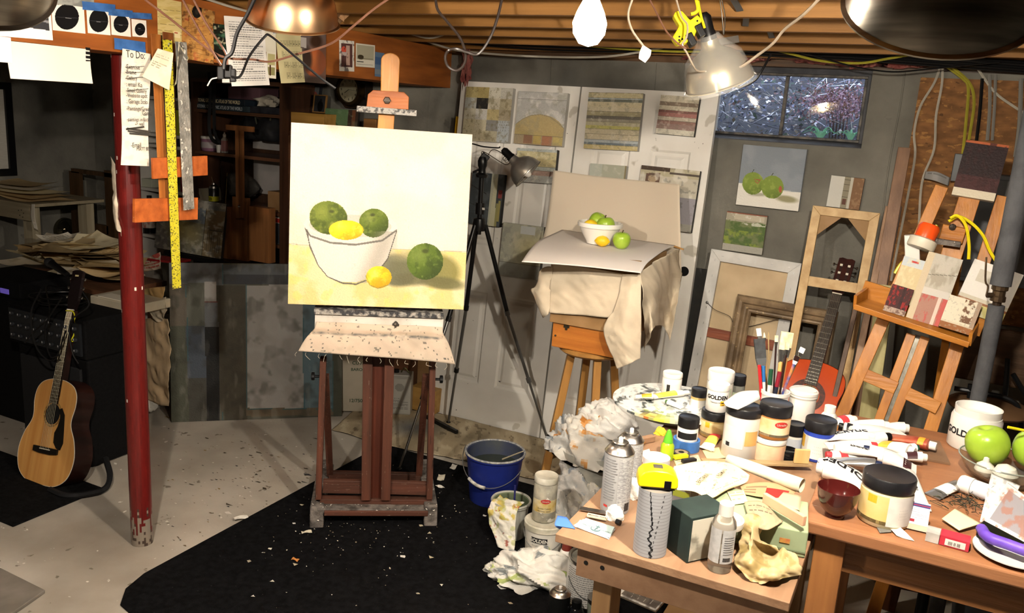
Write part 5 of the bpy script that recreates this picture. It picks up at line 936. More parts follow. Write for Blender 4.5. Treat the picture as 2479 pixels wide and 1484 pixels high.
# insulation
pink = mat('pink_fibreglass','7d3f3a','a0645a',rough=.95,scale=18,bump=.8,bscale=50,spots=('5a2c28',14,.62));tanf = mat('tan_fibreglass','a8825c','8a6644',rough=.95,scale=18,bump=.8,bscale=60)
for k,(x,y,w_,h_,s_) in enumerate(((1130,160,.03,.09,3),(1690,146,.12,.05,4),(1800,148,.16,.06,5),(1850,138,.10,.05,6),(1960,152,.16,.05,7),(2080,160,.22,.05,8),(2190,160,.18,.05,9),(1230,124,.2,.03,10))):
    q = ony(x,y-(10 if k else 0),4.56 if k else 4.52);blob('insulation_tuft',['pink insulation tuft at the end of the plywood girder','pink insulation behind the clamp lamp socket','pink insulation tuft above the left window pane','small pink tuft under the joists above the mullion','pink insulation above the window mullion','large pink insulation roll above the right pane','pink insulation right of the window','dim pink insulation strip above the doors'][k],'insulation',q,(w_*.6,.035,h_*.42 if k else h_),pink,.4,5,s_,flat=False,group='insulation on the wall top')
q = atd(818,14,3.6);blob('insulation_tuft','tan insulation clump hanging from the ceiling beside the copper lamp','insulation',q+[0,0,.03],(.10,.08,.075),tanf,.3,3,12,flat=False,group='insulation on the wall top')
# ================================================================== paintings hung on the doors
def cells(p,cols,rows,pal):
    for j in range(rows):
        for i in range(cols): p.rect(i/cols,1-(j+1)/rows,(i+1)/cols,1-j/rows,pal[j][i])
def edges(p,us,vs,c='4a463c',a=.5,t=.006):
    for u in us: p.rect(u-t/2,0,u+t/2,1,c,a)
    for v in vs: p.rect(0,v-t/2,1,v+t/2,c,a)
def stripes(p,L,seed=0):
    v = 1.0
    for hgt,c in L: p.rect(0,v-hgt,1,v,c);p.noise('6b6452',.25,8,.6,.6,seed+int(v*97),uv=True,mask=(p.V < v) & (p.V > v-hgt));p.rect(0,v-.006,1,v,'55503f',.5);v -= hgt
    p.noise('e9e2c8',.3,7,.5,.7,seed,uv=True);p.grain(.03,seed)
def ondoor(name,label,px4,paint,nx=80,ny=90,base='c9c2a8',th=.034,side='b5b2ab',lift=.037,pl=(None,None)):
    M,w,h = rect_on(px4,DP if pl[0] is None else pl[0],DN if pl[0] is None else pl[1],lift);p = Panel(M,w,h,nx,ny,base);paint(p);p.c = p.c*.72+p.c.mean(2,keepdims=True)*.28;return tag(p.build(name,th,side),label,'painting','small paintings')
def d1(p):
    cells(p,4,5,[['b3a05c','b09a52','cbc5ae','b9b5a4'],['a3a59c','23211f','c8bfa2','b0a27c'],['b8b095','c2bfb4','c0ab6c','a99a78'],['c0b48a','c3b894','85847e','a4acb0'],['bfb288','c2b68e','b0a684','a6aeb0']]);edges(p,(.25,.5,.75),(.2,.4,.6,.8));p.noise('6f6238',.4,5,.4,.8,3,uv=True);[p.line([(.02+.04*k,.8),(.02+.04*k,1)],.006,'5c4f28',.5,uv=True) for k in range(12)];[p.line([(.76+.05*k,.2),(.8+.05*k,.4)],.006,'5c5340',.6,uv=True) for k in range(4)];p.grain(.04)
ondoor('patchwork_painting','patchwork painting with one black square at the top left of the doors',((1129,209),(1241,214),(1231,346),(1118,339)),d1,100,110)
def d2(p):
    p.rect(0,.86,1,.985,'b9b8b2');p.noise('d9d7ce',.6,12,.2,.8,2,uv=True);p.ell(.5,.22,.52,.36,'b79f62',uv=True);p.rect(0,0,1,.36,'b79f62',.0);p.rect(0,.0,1,.24,'b8a05c');p.poly([(0,.24),(0,.36),(.12,.46),(.3,.55),(.5,.58),(.7,.54),(.9,.42),(1,.34),(1,.24)],'b89f60',uv=True);p.rect(0,0,1,.18,'a8926a');p.rect(.2,.02,.38,.18,'94593c',.7);p.rect(.40,.02,.56,.18,'bfa24c');p.rect(.58,.0,.78,.18,'b4623c',.75);p.rect(.8,.02,1,.17,'c2aa58');edges(p,(),(.18,.86),t=.01);p.noise('8f8a6c',.3,10,.3,.8,5,uv=True);p.line([(0,.36),(.12,.46),(.3,.55),(.5,.58),(.7,.54),(.9,.42),(1,.34)],.015,'8d8465',.8,uv=True);p.grain(.03)
ondoor('hill_painting','painting of an ochre rounded hill under grey sky on the left door',((1258,221),(1376,225),(1359,356),(1241,346)),d2,100,110,'aeada6')
ondoor('stripe_painting','large painting of cream yellow and grey stripes at the top of the right door',((1424,223),(1557,226),(1543,366),(1414,359)),lambda p: stripes(p,[(.09,'cdbf86'),(.03,'a9b7ba'),(.04,'6d7264'),(.09,'cfc193'),(.08,'cbbf98'),(.08,'a99d70'),(.05,'6e675a'),(.05,'9c957c'),(.07,'b8b088'),(.06,'c3bc58'),(.09,'c6ba92'),(.10,'c9bc93'),(.05,'a9b4b8'),(.04,'6b7a82'),(.08,'c5b06c')],3),100,110)
ondoor('red_stripe_painting','small painting of red cream and brown stripes at the top right of the doors',((1599,229),(1693,236),(1680,331),(1588,323)),lambda p: stripes(p,[(.16,'bcb092'),(.10,'7f6a54'),(.12,'c0b597'),(.05,'8a5248'),(.11,'b06a60'),(.10,'bdb096'),(.08,'9a6a5c'),(.14,'97766a'),(.14,'c9c3ad')],5),80,80,side='1c1a18')
ondoor('yellow_stripe_painting','pale yellow and blue striped painting behind the tripod lamp',((1255,358),(1352,363),(1338,446),(1243,438)),lambda p: stripes(p,[(.08,'a9b4b2'),(.22,'c9bd84'),(.22,'bfae72'),(.12,'a8b0a8'),(.14,'b08a78'),(.22,'a4a49c')],7),70,60,side='24221f')
def d7(p): p.noise('565e62',.7,14,0,1,2,uv=True);p.rect(.62,0,.82,1,'b4b59a');p.poly([(.66,0),(.72,.9),(.8,.95),(.84,0)],'c6c49c',uv=True);p.rect(.84,.0,.9,.45,'9a9450');p.rect(.86,.55,.98,.7,'a03a36');p.rect(.9,.1,.97,.5,'a89a4a');p.line([(0,.75),(.5,.6)],.02,'2a2c2e',uv=True);p.line([(0,.4),(.6,.3)],.015,'303436',uv=True)
ondoor('dark_painting','dark grey painting with a pale vertical streak behind the tripod',((1142,415),(1222,424),(1208,549),(1134,541)),d7,60,90,'3c4448',side='0f0e0d')
def haze(p): p.noise('c5c0a4',.6,16,0,1,2,uv=True);p.noise('84867c',.5,10,.3,.8,4,uv=True);p.ell(.7,.55,.3,.3,'b5a45c',.6,soft=.7,uv=True);p.rect(0,0,1,.25,'8f918a',.6);p.rect(.45,.82,.8,.98,'b7bcb8');edges(p,(.4,),(.26,.5),t=.008)
ondoor('hazy_painting','hazy grey-yellow painting on the door left of the fruit stand',((1218,538),(1318,550),(1303,679),(1206,664)),haze,70,80,'a8a790',side='55524a')
ondoor('sage_painting','small sage green painting just above the beige backdrop',((1430,395),(1517,402),(1508,480),(1420,472)),lambda p: (p.rect(.35,0,1,1,'a3a68e'),p.noise('c0c0ac',.5,12,.2,.8,3,uv=True),p.rect(.96,0,1,1,'8a7d50')),50,40,'aab0a0')
def d10(p): p.rect(0,.86,1,1,'b1a680');p.rect(0,.93,.5,1,'4a3626');p.poly([(.1,.7),(.35,.72),(.35,.9),(.1,.88)],'6a4a36',uv=True);p.ell(.22,.8,.08,.06,'a98e68',uv=True);p.noise('d8d4c4',.6,12,.2,.8,2,uv=True);p.rect(.72,.1,1,.55,'8f8a92');p.rect(.6,0,1,.12,'9a9688');p.noise('55524a',.35,7,.7,.5,5,uv=True);p.rect(.5,.9,1,.93,'3a2c24',.8);p.rect(.55,.68,.66,.71,'a83a2a')
ondoor('cream_collage','tall cream collage with brown square peeking out behind the beige backdrop',((1554,399),(1695,415),(1672,563),(1532,545)),d10,90,90,'b9b19a',side='15130f')
# ================================================================== tripod with clamp lamp
tR,tL = onz(1324,1064,0),onz(967,1141,0);ap = atd(1160,545,4.55);t3 = 3*np.array([ap[0],ap[1],0])-tR-tL;t3[2] = 0
tp = thing('tripod','black and grey camera tripod standing in front of the doors','tripod',(ap[0],ap[1],0));grm = mat('anodised_grey','7a7a78',rough=.35,metal=.8);slv = mat('bright_tube','b5b3ae',rough=.25,metal=1)
for k,ft in enumerate((tR,tL,t3)):
    ft = np.array([ft[0],ft[1],.012]);d = ft-ap;a0 = ap+nrm(d*[1,1,0])*.035;lg = MB();lg.tube([a0,ap+d*.40],.0125,n=10);o = lg.build('leg',black,parent=tp,smooth=True)
    for i,(s0,s1,r_,mt) in enumerate(((.38,.72,.0095,grm),(.70,.995,.0075,slv if k == 1 else grm))): b = MB();b.tube([ap+d*s0,ap+d*s1],r_,n=10);b.build('lower_leg',mt,parent=o,smooth=True)
    for s0 in (.39,.71): b = MB();b.tube([ap+d*(s0-.008),ap+d*(s0+.012)],.0145,n=12);b.build('collar',black if k != 0 else grm,parent=o)
    b = MB();b.ell(ft,(.014,.014,.012),10);b.build('foot',rub,parent=o,smooth=True)
hd = ap+np.array([0,0,.30]);b = MB();b.tube([ap-[0,0,.05],hd],.013,n=12);b.build('column',black,parent=tp,smooth=True)
b = MB();b.lathe([(0,-.03),(.032,-.03),(.036,0),(.03,.035),(.02,.04),(0,.04)],16,M=basez(ap),cap=False);b.build('shoulder',black,parent=tp,smooth=True)
b = MB();b.tube([ap+[0,0,.06],ap+[0,0,.12]],.024,n=14);b.build('column_lock',black,parent=tp);b = MB();b.bar(ap+[0,0,.085]+RT*.012-FW*.0235,ap+[0,0,.085]+RT*.026-FW*.018,.012,.002,UP);b.build('sticker',mat('paper_white'),parent=tp)
b = MB();b.lathe([(0,-.045),(.03,-.045),(.034,-.03),(.02,-.02),(.018,0),(.024,.015),(.026,.04),(.018,.062),(0,.066)],16,M=basez(hd),cap=False);b.build('ball_head',black,parent=tp,smooth=True)
b = MB();b.bar(hd+[0,0,.045],hd+[0,0,.075]+RT*.02,.045,.02,RT);b.build('quick_plate',black,parent=tp,bev=.004);b = MB();b.tube([hd-RT*.01,hd-RT*.05-UP*.02],.006,n=8);b.build('handle',black,parent=tp)
LD = dep(hd)-.02;lr,ls = atd(1279,422,LD),atd(1224,368,LD);ax = nrm(ls-lr);Mx = axis_frame(lr,ax)
tlp = thing('tripod_lamp','small grey metal clamp lamp on the tripod pointing at the fruit','lamp',lr);_,zz = shade_bowl(tlp,Mx,.088,mat('grey_spun_metal','b5b1aa','98948c',rough=.35,metal=.75,scale=6));socket(tlp,Mx,zz-.01);bulb(tlp,Mx,zz-.03,.022,on=False)
b = MB();b.tube([lr+ax*.10-RT*.02,lr+ax*.09-RT*.06-UP*.01,hd+[0,0,.09],hd+[0,0,.05]],.0025,n=6,smoothn=6);b.tube([lr+ax*.085-RT*.005,hd+[0,0,.10]+RT*.06,hd+[0,0,.06]+RT*.02],.0025,n=6,smoothn=6);b.build('clamp_wire',alum,parent=tlp)['kind'] = 'stuff'
b = MB();sp_ = lr+ax*.10-RT*.035;b.tube([sp_+RT*.014*math.cos(t)+UP*.014*math.sin(t)+ax*.002*t for t in np.linspace(0,14,40)],.002,n=5);b.build('spring',alum,parent=tlp)
cable('power_cord','black power cord running from the tripod lamp behind the still life canvas',[ls+ax*.04,atd(1205,358,LD),atd(1170,355,LD),atd(1130,348,LD+.1),atd(1080,370,LD+.2)],.004,rub)
# ================================================================== stool with the still life set-up
SP = ony(1436,836,3.74);SZ = float(SP[2]);S0 = np.array([SP[0],3.74,0]);stw = wood('stool_pine','b5864a','8f6430',ax=2,sc=2.2,rough=.4);stx = wood('stool_rung','b98c50','96682f',ax=0)
so = thing('wooden_stool','tall wooden stool carrying the fruit still life','stool',S0);b = MB();b.lathe([(0,-.032),(.15,-.032),(.165,-.02),(.165,-.006),(.155,0),(0,0)],36,M=basez((S0[0],S0[1],SZ)),cap=False);b.build('seat',stw,parent=so,smooth=True)
ang = [math.radians(a) for a in (205,245+60,25,125)];tops = [];feet = []
for a in ang: tops.append(np.array([S0[0]+.10*math.cos(a),S0[1]+.10*math.sin(a),SZ-.03]));feet.append(np.array([S0[0]+.20*math.cos(a),S0[1]+.20*math.sin(a),0]))
for t,f_ in zip(tops,feet): b = MB();b.bar(f_,t,.042,.042,(math.cos(.5),math.sin(.5),0),w2=.036);b.build('leg',stw,parent=so,bev=.003)
for i in range(4):
    for hh in ((.42,.30) if i % 2 == 0 else (.36,.24)):
        j = (i+1) % 4;b = MB();b.tube([feet[i]+(tops[i]-feet[i])*hh,feet[j]+(tops[j]-feet[j])*hh],.011,n=10);b.build('rung',stx,parent=so,smooth=True)
# wooden case on the seat
bx0,bx1 = float(ony(1337,792,3.58)[0]),float(ony(1492,800,3.58)[0]);z0 = SZ+.002;z1 = z0+.12
cs = thing('wooden_case','orange wooden case with a small hinge on the stool seat','case',((bx0+bx1)/2,3.74,z0));b = MB();b.box(bx0,3.585,z0,bx1,3.93,z1);b.build('case_body',wood('case_pine','c07a34','9a5520',ax=0,sc=2,rough=.4),parent=cs,bev=.003)
p_ = ony(1371,788,3.58);b = MB();b.box(p_[0]-.014,3.581,p_[2]-.012,p_[0]+.014,3.585,p_[2]+.012);b.box(p_[0]-.005,3.579,p_[2]-.022,p_[0]+.005,3.585,p_[2]+.022);b.build('hinge',mat('dark_hinge','3c3526',rough=.5,metal=.6),parent=cs)
for px_,py_ in ((1341,772),(1341,812)): q = ony(px_,py_,3.58);b = MB();b.ell((q[0]+.006,3.584,q[2]),.005,8);b.build('stud',black,parent=cs)
# carton wrapped in raw canvas, white sheet, backdrop
PZ2 = 1.262;PZ2 = float(ony(1440,612,3.60)[2]);kx0_,kx1_ = float(ony(1330,700,3.56)[0]),float(ony(1548,720,3.56)[0])
b = MB();b.box(kx0_+.01,3.565,z1+.002,kx1_-.01,3.96,PZ2-.004);tag(b.build('carton',mat('kraft_card'),bev=.003),'cardboard carton under the canvas cloth on the wooden case','carton')
cvm = mat('raw_canvas','vcol',rough=.9,spec=.1,bump=.15,bscale=400);rc = 'cdbfa8'
def osheet(rows,nx,ny,base=rc,wob=.004,seed=2,wsc=.07,side=False): return Sheet([[(onx(x,y,kx1_+.02+.25*(d-DF)) if side and x > 1556 else ony(x,y,3.548+.9*(d-DF))) for x,y,d in L] for L in rows],nx,ny,base,wob=wob,seed=seed,wsc=wsc)
DF = dep(ony(1400,700,3.55));cl_ = thing('canvas_cloth','raw canvas cloth draped over the carton below the white sheet','cloth',((kx0_+kx1_)/2,3.56,z1))
s = osheet([[(1334,638,DF),(1420,648,DF-.01),(1512,664,DF-.02)],[(1331,700,DF),(1415,706,DF-.01),(1500,716,DF-.03)],[(1328,757,DF),(1405,763,DF-.01),(1482,770,DF-.02)]],40,30,wob=.003);s.noise('bdae96',.5,60,0,1,2);s.build('front_fall',.001,cvm,parent=cl_)
s = osheet([[(1312,650,DF+.02),(1326,645,DF),(1340,645,DF-.005)],[(1296,690,DF+.03),(1312,690,DF-.01),(1334,690,DF-.005)],[(1286,706,DF+.03),(1308,720,DF-.01),(1332,720,DF-.005)],[(1318,768,DF+.03),(1324,764,DF),(1330,758,DF-.005)]],16,24,wob=.004,seed=5);s.build('left_fold',.001,cvm,parent=cl_)
s = osheet([[(1508,664,DF-.03),(1528,664,DF-.05),(1552,664,DF-.04)],[(1492,735,DF-.05),(1520,740,DF-.08),(1552,735,DF-.05)],[(1462,795,DF-.05),(1505,808,DF-.09),(1552,800,DF-.05)],[(1478,850,DF-.05),(1512,855,DF-.085),(1551,845,DF-.05)],[(1494,893,DF-.05),(1522,882,DF-.08),(1550,868,DF-.05)]],30,50,wob=.004,seed=7);s.noise('bfb09a',.5,40,.1,1,3);s.build('front_fold',.001,cvm,parent=cl_)
s = osheet([[(1550,660,DF-.04),(1585,634,DF+.0),(1618,612,DF+.0),(1646,602,DF+.0)],[(1556,720,DF-.04),(1590,690,DF+.10),(1622,680,DF+.02),(1646,680,DF+.1)],[(1560,790,DF-.03),(1582,770,DF+.16),(1612,770,DF+.04),(1640,735,DF+.2)],[(1562,852,DF-.02),(1580,798,DF+.2),(1606,790,DF+.05),(1622,826,DF+.2)]],50,40,wob=.005,seed=9,side=True);s.noise('b3a48c',.5,30,.2,1,4);s.build('right_fall',.001,cvm,parent=cl_)
s = Sheet([[onz(x,y,PZ2+.004) for x,y in ((1361,556),(1500,575),(1634,594))],[onz(x,y,PZ2+.004) for x,y in ((1335,568),(1470,588),(1612,604))],[onz(x,y,PZ2+.002) for x,y in ((1306,582),(1440,606),(1588,620))],[onz(x,y,PZ2-.008) for x,y in ((1282,606),(1420,624),(1566,638))],[onz(x,y,PZ2-.03) for x,y in ((1263,634),(1400,644),(1551,661))]],30,30,'dcd4cc');tag(s.build('white_sheet',.001,VCP),'white paper sheet under the fruit bowl with a drooping front edge','paper')
BB = float(onz(1500,570,PZ2)[1])+.02
s = Sheet([[ony(x,y,BB+o) for x,y,o in ((1340,412,.05),(1440,426,.07),(1560,438,.06),(1645,447,.0))],[ony(x,y,BB+o) for x,y,o in ((1332,480,.03),(1440,490,.05),(1560,500,.04),(1646,510,-.03))],[ony(x,y,BB+o) for x,y,o in ((1322,545,.01),(1440,555,.02),(1560,570,.01),(1648,590,-.06))],[ony(x,y,BB+o) for x,y,o in ((1314,580,-.0),(1440,590,.0),(1560,610,-.0),(1650,666,-.1))]],40,40,'c9bca8');tag(s.build('backdrop',.0012,VCP),'large beige paper backdrop curving up behind the fruit bowl','backdrop')
b = MB();b.bar(ony(1632,596,BB-.07),ony(1655,604,BB-.07),.008,.006,(0,0,1));tag(b.build('wood_strip',stx),'thin wooden strip poking out right of the backdrop','strip')
# bowl and fruit
def apple(name,label,c,r,group=None,tilt=0,parent=None,m=None,stem=True):
    g_ = m or mat('apple_skin','86a82c','a2bd44',rough=.28,scale=8,coat=.2);t = thing(name,label,'apple',c,0,group);Mx = basez(c) @ Matrix.Rotation(tilt,4,'Y')
    pr = [(.001,.10*r),(.25*r,.02*r),(.5*r,.06*r),(.8*r,.35*r),(.97*r,.75*r),(1.0*r,1.05*r),(.95*r,1.4*r),(.75*r,1.7*r),(.5*r,1.83*r),(.28*r,1.82*r),(.12*r,1.72*r),(.001,1.60*r)]
    pts = spline([np.array([a,0,z]) for a,z in pr],3);b = MB();b.lathe([(max(q[0],.0005),q[2]) for q in pts],26,M=Mx,cap=False);b.build('flesh',g_,parent=t,smooth=1.2)
    if stem: b = MB();b.tube([Mx @ Vector((0,0,1.6*r)),Mx @ Vector((.02*r,0,1.9*r)),Mx @ Vector((.1*r,0,2.1*r))],[.05*r,.05*r,.08*r],n=6);b.build('stem',mat('apple_stem','4a3a1c',rough=.8),parent=t)
    return t
def lemon(name,label,c,r,rot,group=None):
    t = tag(MB().lathe([(.0005,-1.4*r),(.12*r,-1.36*r),(.22*r,-1.25*r),(.55*r,-1.02*r),(.85*r,-.6*r),(1.0*r,0),(.86*r,.6*r),(.55*r,1.0*r),(.25*r,1.2*r),(.14*r,1.32*r),(.0005,1.36*r)],22,M=basez(np.array(c)+[0,0,r*.98],rot) @ Matrix.Rotation(math.pi/2,4,'Y'),cap=False).build(name,mat('lemon_skin','e6c22a','dcb41c',rough=.4,scale=12,bump=.15,bscale=300),smooth=1.2),label,'lemon',group);return t
bc = onz(1449,590,PZ2+.005);rb = 54*dep(bc)/F;bw_ = thing('mixing_bowl','white ceramic bowl of fruit on the white sheet','bowl',bc)
b = MB();b.lathe([(.001,.003),(rb*.55,.003),(rb*.56,.010),(rb*.78,.05),(rb*.90,.078),(rb*.92,.082),(rb*.99,.084),(rb*1.01,.095),(rb*1.0,.104),(rb*.95,.106),(rb*.90,.1),(rb*.80,.06),(rb*.55,.018),(.001,.014)],44,M=basez(bc),cap=False);b.build('bowl',mat('white_ceramic','e6e2da',rough=.18,coat=.3),parent=bw_,smooth=1.0)
fg = 'fruit of the still life set-up';fr0 = lambda dx,dy,dz: bc+np.array([dx,dy,dz])
apple('green_mango','big green fruit at the back of the white bowl',fr0(-.045,.03,.062),.046,fg,.5,stem=False);apple('green_apple','green apple on the right inside the white bowl',fr0(.035,.0,.05),.044,fg,-.15);lemon('lemon','lemon inside the white bowl',fr0(-.035,-.035,.062),.028,.5,fg)
a_ = onz(1503,602,PZ2+.0045);apple('green_apple','green apple standing on the white sheet beside the bowl',a_,21.5*dep(a_)/F,fg);a_ = onz(1457,597,PZ2+.0045);lemon('lemon','lemon lying in front of the white bowl',a_,.027,.25,fg)
# ================================================================== paintings on the concrete wall
WPL = (np.array([0,WY,0]),np.array([0,-1.,0]))
def d_ap(p):
    p.poly([(1770,440),(1960,470),(1940,520),(1770,505)],'ddd9cc');p.noise('8b95a0',.5,40,0,1,2,mask=(p.Y < 452+(p.X-1790)*.1))
    p.ell(1904,482,26,8,'8a8450',.85,rot=.15,soft=.3);p.ell(1838,471,22,4,'8f8c70',.7,soft=.4)
    for cx,cy,rx,ry,sd in ((1823,444,26,27,3),(1870,453,27,28,6)):
        p.ell(cx,cy,rx,ry,'7d9a22');m = ((p.X-cx)/rx)**2+((p.Y-cy)/ry)**2 < 1;p.put(m*np.clip((p.Y-cy)/ry*.8+(p.X-cx)/rx*.2,0,1),'546e12',.8);p.noise('9db33c',.5,9,.2,.8,sd,mask=m);p.line([(cx-2,cy-ry),(cx+2,cy-ry-6)],1.5,'3c4418')
    p.line([(1826,434),(1840,436),(1834,444),(1828,438)],1.8,'b8482a',.9);p.ell(1889,458,4,8,'c04a24',.95)
ondoor('apple_painting','painting of two green apples on a blue-grey ground below the window',((1798,350),(1952,362),(1934,512),(1783,495)),d_ap,110,110,'7b8692',side='aeb6c0',pl=WPL,th=.035,lift=.037)
def d_gr(p): p.rect(0,.78,1,1,'a39a80');p.rect(.2,.82,.95,.96,'b9ae92');p.noise('4a6a24',.9,14,-.4,.9,2,uv=True,mask=(p.V < .8) & (p.V > .18));p.noise('8aa024',.8,12,.0,.8,4,uv=True,mask=(p.V < .55) & (p.V > .18));p.noise('cfccc0',.8,8,.8,.4,5,uv=True,mask=(p.V > .7));p.rect(0,.0,1,.18,'a4a090');p.rect(0,.97,1,1,'9c4a30')
ondoor('green_landscape','small bright green landscape on the wall above the white stretcher',((1762,511),(1858,524),(1844,617),(1746,604)),d_gr,70,80,'6d7a40',side='8f8876',pl=WPL,th=.03,lift=.032)
def d_sm(p): p.rect(0,0,.42,1,'c9c7bb');p.rect(.42,0,.6,1,'8f8568');p.rect(.45,.12,.56,.3,'6a3a28');p.rect(.6,0,.68,1,'bdb7a4');p.rect(.68,0,1,1,'8a5c34');p.noise('a87c50',.6,8,.2,.8,3,uv=True,mask=(p.U > .68));[p.rect(.42,v,.6,v+.012,'3c3626',.7) for v in (.35,.55,.75,.9)]
ondoor('small_collage','small white and rust collage on the wall above the pine stretcher',((2014,424),(2091,433),(2082,509),(1999,499)),d_sm,60,60,'c9c7bb',side='3a2a1c',pl=WPL,th=.03,lift=.032)
# ================================================================== canvases and frames leaning on the wall
def lean_plane(yf,a): return np.array([0,yf,0]),np.array([0,-math.cos(a),math.sin(a)]),np.array([0,math.sin(a),math.cos(a)])
def frame_bars(root,M,w,h,bw,th,mt,nm='stretcher_bar',z0=0.0,bev=.002):
    for pts in (((0,0),(w,0),(w-bw,bw),(bw,bw)),((bw,h-bw),(w-bw,h-bw),(w,h),(0,h)),((0,0),(bw,bw),(bw,h-bw),(0,h)),((w-bw,bw),(w,0),(w,h),(w-bw,h-bw))):
        b = MB();b.prism([(x-w/2,y) for x,y in pts],z0-th,z0,M=M);b.build(nm,mt,parent=root,bev=bev)
def lean_rect(tl,tr,yf,a,drop=True):
    """top corners in the photo on a leaning plane; the rectangle runs down to the floor"""
    p0,n,u = lean_plane(yf,a);A,B = onp(*tl,p0,n),onp(*tr,p0,n);x = nrm(B-A);w = np.linalg.norm(B-A);up = np.cross(n,x);Lh = (A[2]+B[2])/2/up[2];o = (A+B)/2-up*(Lh-.012);return frame(o,x,n),w,Lh-.012
wstr = mat('primed_edge','c9c8c4','b5b4b0',rough=.7,scale=10);rawc = mat('raw_canvas_back','c0ac8c','ab9778',rough=.9,scale=5,bump=.1)
M,w,h = lean_rect((1722,602),(1941,638),4.28,.13);lo = thing('stretched_canvas','large canvas seen from the back with white stapled edges leaning on the wall','canvas',np.array([M[i][3] for i in range(3)]))
frame_bars(lo,M,w,h,.058,.03,wstr);b = MB();b.box(-w/2+.03,.03,-.03,w/2-.03,h-.03,-.024,M=M);b.build('canvas_back',rawc,parent=lo)
redbar = wood('red_brace','8a4a2c','6a3018',ax=0);zb_ = float(np.linalg.norm(onp(1800,820,lean_plane(4.28,.13)[0],lean_plane(4.28,.13)[1])-np.array([M[i][3] for i in range(3)])) );yb_ = (np.array(M.inverted() @ Vector(onp(1800,822,lean_plane(4.28,.13)[0],lean_plane(4.28,.13)[1]))))[1]
b = MB();b.box(-w/2+.055,yb_-.025,-.022,w/2-.055,yb_+.025,-.006,M=M);b.build('cross_brace',redbar,parent=lo)
stp = mat('staple_metal','8a8a88',rough=.3,metal=1)
for k in range(14):
    for sx in (-1,1): b = MB();b.box(sx*(w/2-.03)-.001,h-.06-.085*k,.0,sx*(w/2-.03)+.001,h-.048-.085*k,.0012,M=M);b.build('staple',stp,parent=lo)
for k in range(6): b = MB();b.box(-w/2+.06+k*.085,h-.031,0,-w/2+.072+k*.085,h-.029,.0012,M=M);b.build('staple',stp,parent=lo)
wy = np.array(M.inverted() @ Vector(onp(1712,732,*lean_plane(4.28,.13)[:2])))[1]
b = MB();b.tube([M @ Vector((-w/2+.03,wy,.004)),M @ Vector((-w/2+.08,wy-.03,.01)),M @ Vector((-w/2+.16,wy-.05,.004)),M @ Vector((-w/2+.22,wy-.10,-.01)),M @ Vector((w/2-.03,wy,.004))],.0016,n=5,smoothn=5);b.build('hanging_wire',mat('wire_dark','4a4640',rough=.4,metal=.8),parent=lo);b = MB();b.ell(tuple(M @ Vector((-w/2+.03,wy,.004))),.008,8);b.build('screw_eye',stp,parent=lo)
# dark board edge left of it
p0,n_,u_ = lean_plane(4.32,.12);b = MB();A,B = onp(1690,640,p0,n_),onp(1716,642,p0,n_);o = (A+B)/2;o = o-u_*(o[2]/u_[2]-.01);b.box(-.12,0,-.02,.045,(A[2])/u_[2]-.03,0,M=frame(o,(1,0,0),n_));tag(b.build('black_board',mat('black_sparkle','0a0a0a','16160f',rough=.5,scale=40),bev=.002),'tall black board between the right door and the stapled canvas','board')
# carved frame in front of it
M,w,h = lean_rect((1786,712),(2030,755),4.21,.13);of = thing('carved_frame','ornate taupe picture frame leaning on the stapled canvas','frame',np.array([M[i][3] for i in range(3)]));om = mat('taupe_gilt','8a7458','5f4e3a',rough=.5,scale=12,stretch=(1,1,1),bump=.3,spots=('a8926c',40,.66))
prof = [(0,0),(.006,.022),(.02,.03),(.034,.026),(.042,.014),(.05,.02),(.058,.018),(.066,.008),(.074,.010),(.082,.002),(.082,-.015),(0,-.015)]
for side in range(4):
    b = MB();cs_ = [(-w/2,0),(w/2,0),(w/2,h),(-w/2,h)];inn = [(1,1),(-1,1),(-1,-1),(1,-1)];a_,c_ = cs_[side],cs_[(side+1) % 4];ia,ic = inn[side],inn[(side+1) % 4];n = len(prof)
    V = [(a_[0]+ia[0]*t,a_[1]+ia[1]*t,z) for t,z in prof]+[(c_[0]+ic[0]*t,c_[1]+ic[1]*t,z) for t,z in prof]
    b.add(V,[(i,(i+1) % n,n+(i+1) % n,n+i) for i in range(n)],M=M);b.build('moulding',om,parent=of)
# bare pine stretcher
M,w,h = lean_rect((1968,497),(2131,516),4.12,.155);ps = thing('pine_stretcher','bare pine stretcher frame with corner gussets leaning behind the red guitar','frame',np.array([M[i][3] for i in range(3)]));bare_p = wood('bare_pine','c9ab7c','b08f5e',ax=1,sc=2.5)
frame_bars(ps,M,w,h,.042,.022,bare_p);cy_ = np.array(M.inverted() @ Vector(onp(2010,688,*lean_plane(4.12,.155)[:2])))[1];b = MB();b.box(-w/2+.04,cy_-.024,-.018,w/2-.04,cy_+.024,-.002,M=M);b.build('cross_bar',bare_p,parent=ps)
for sx in (-1,1): b = MB();t = [(sx*(w/2-.04),h-.04),(sx*(w/2-.14),h-.04),(sx*(w/2-.04),h-.14)];b.prism(t if sx < 0 else t[::-1],-.02,-.012,M=M);b.build('gusset',mat('gusset_ply','9c7c58','86683f',rough=.7),parent=ps)
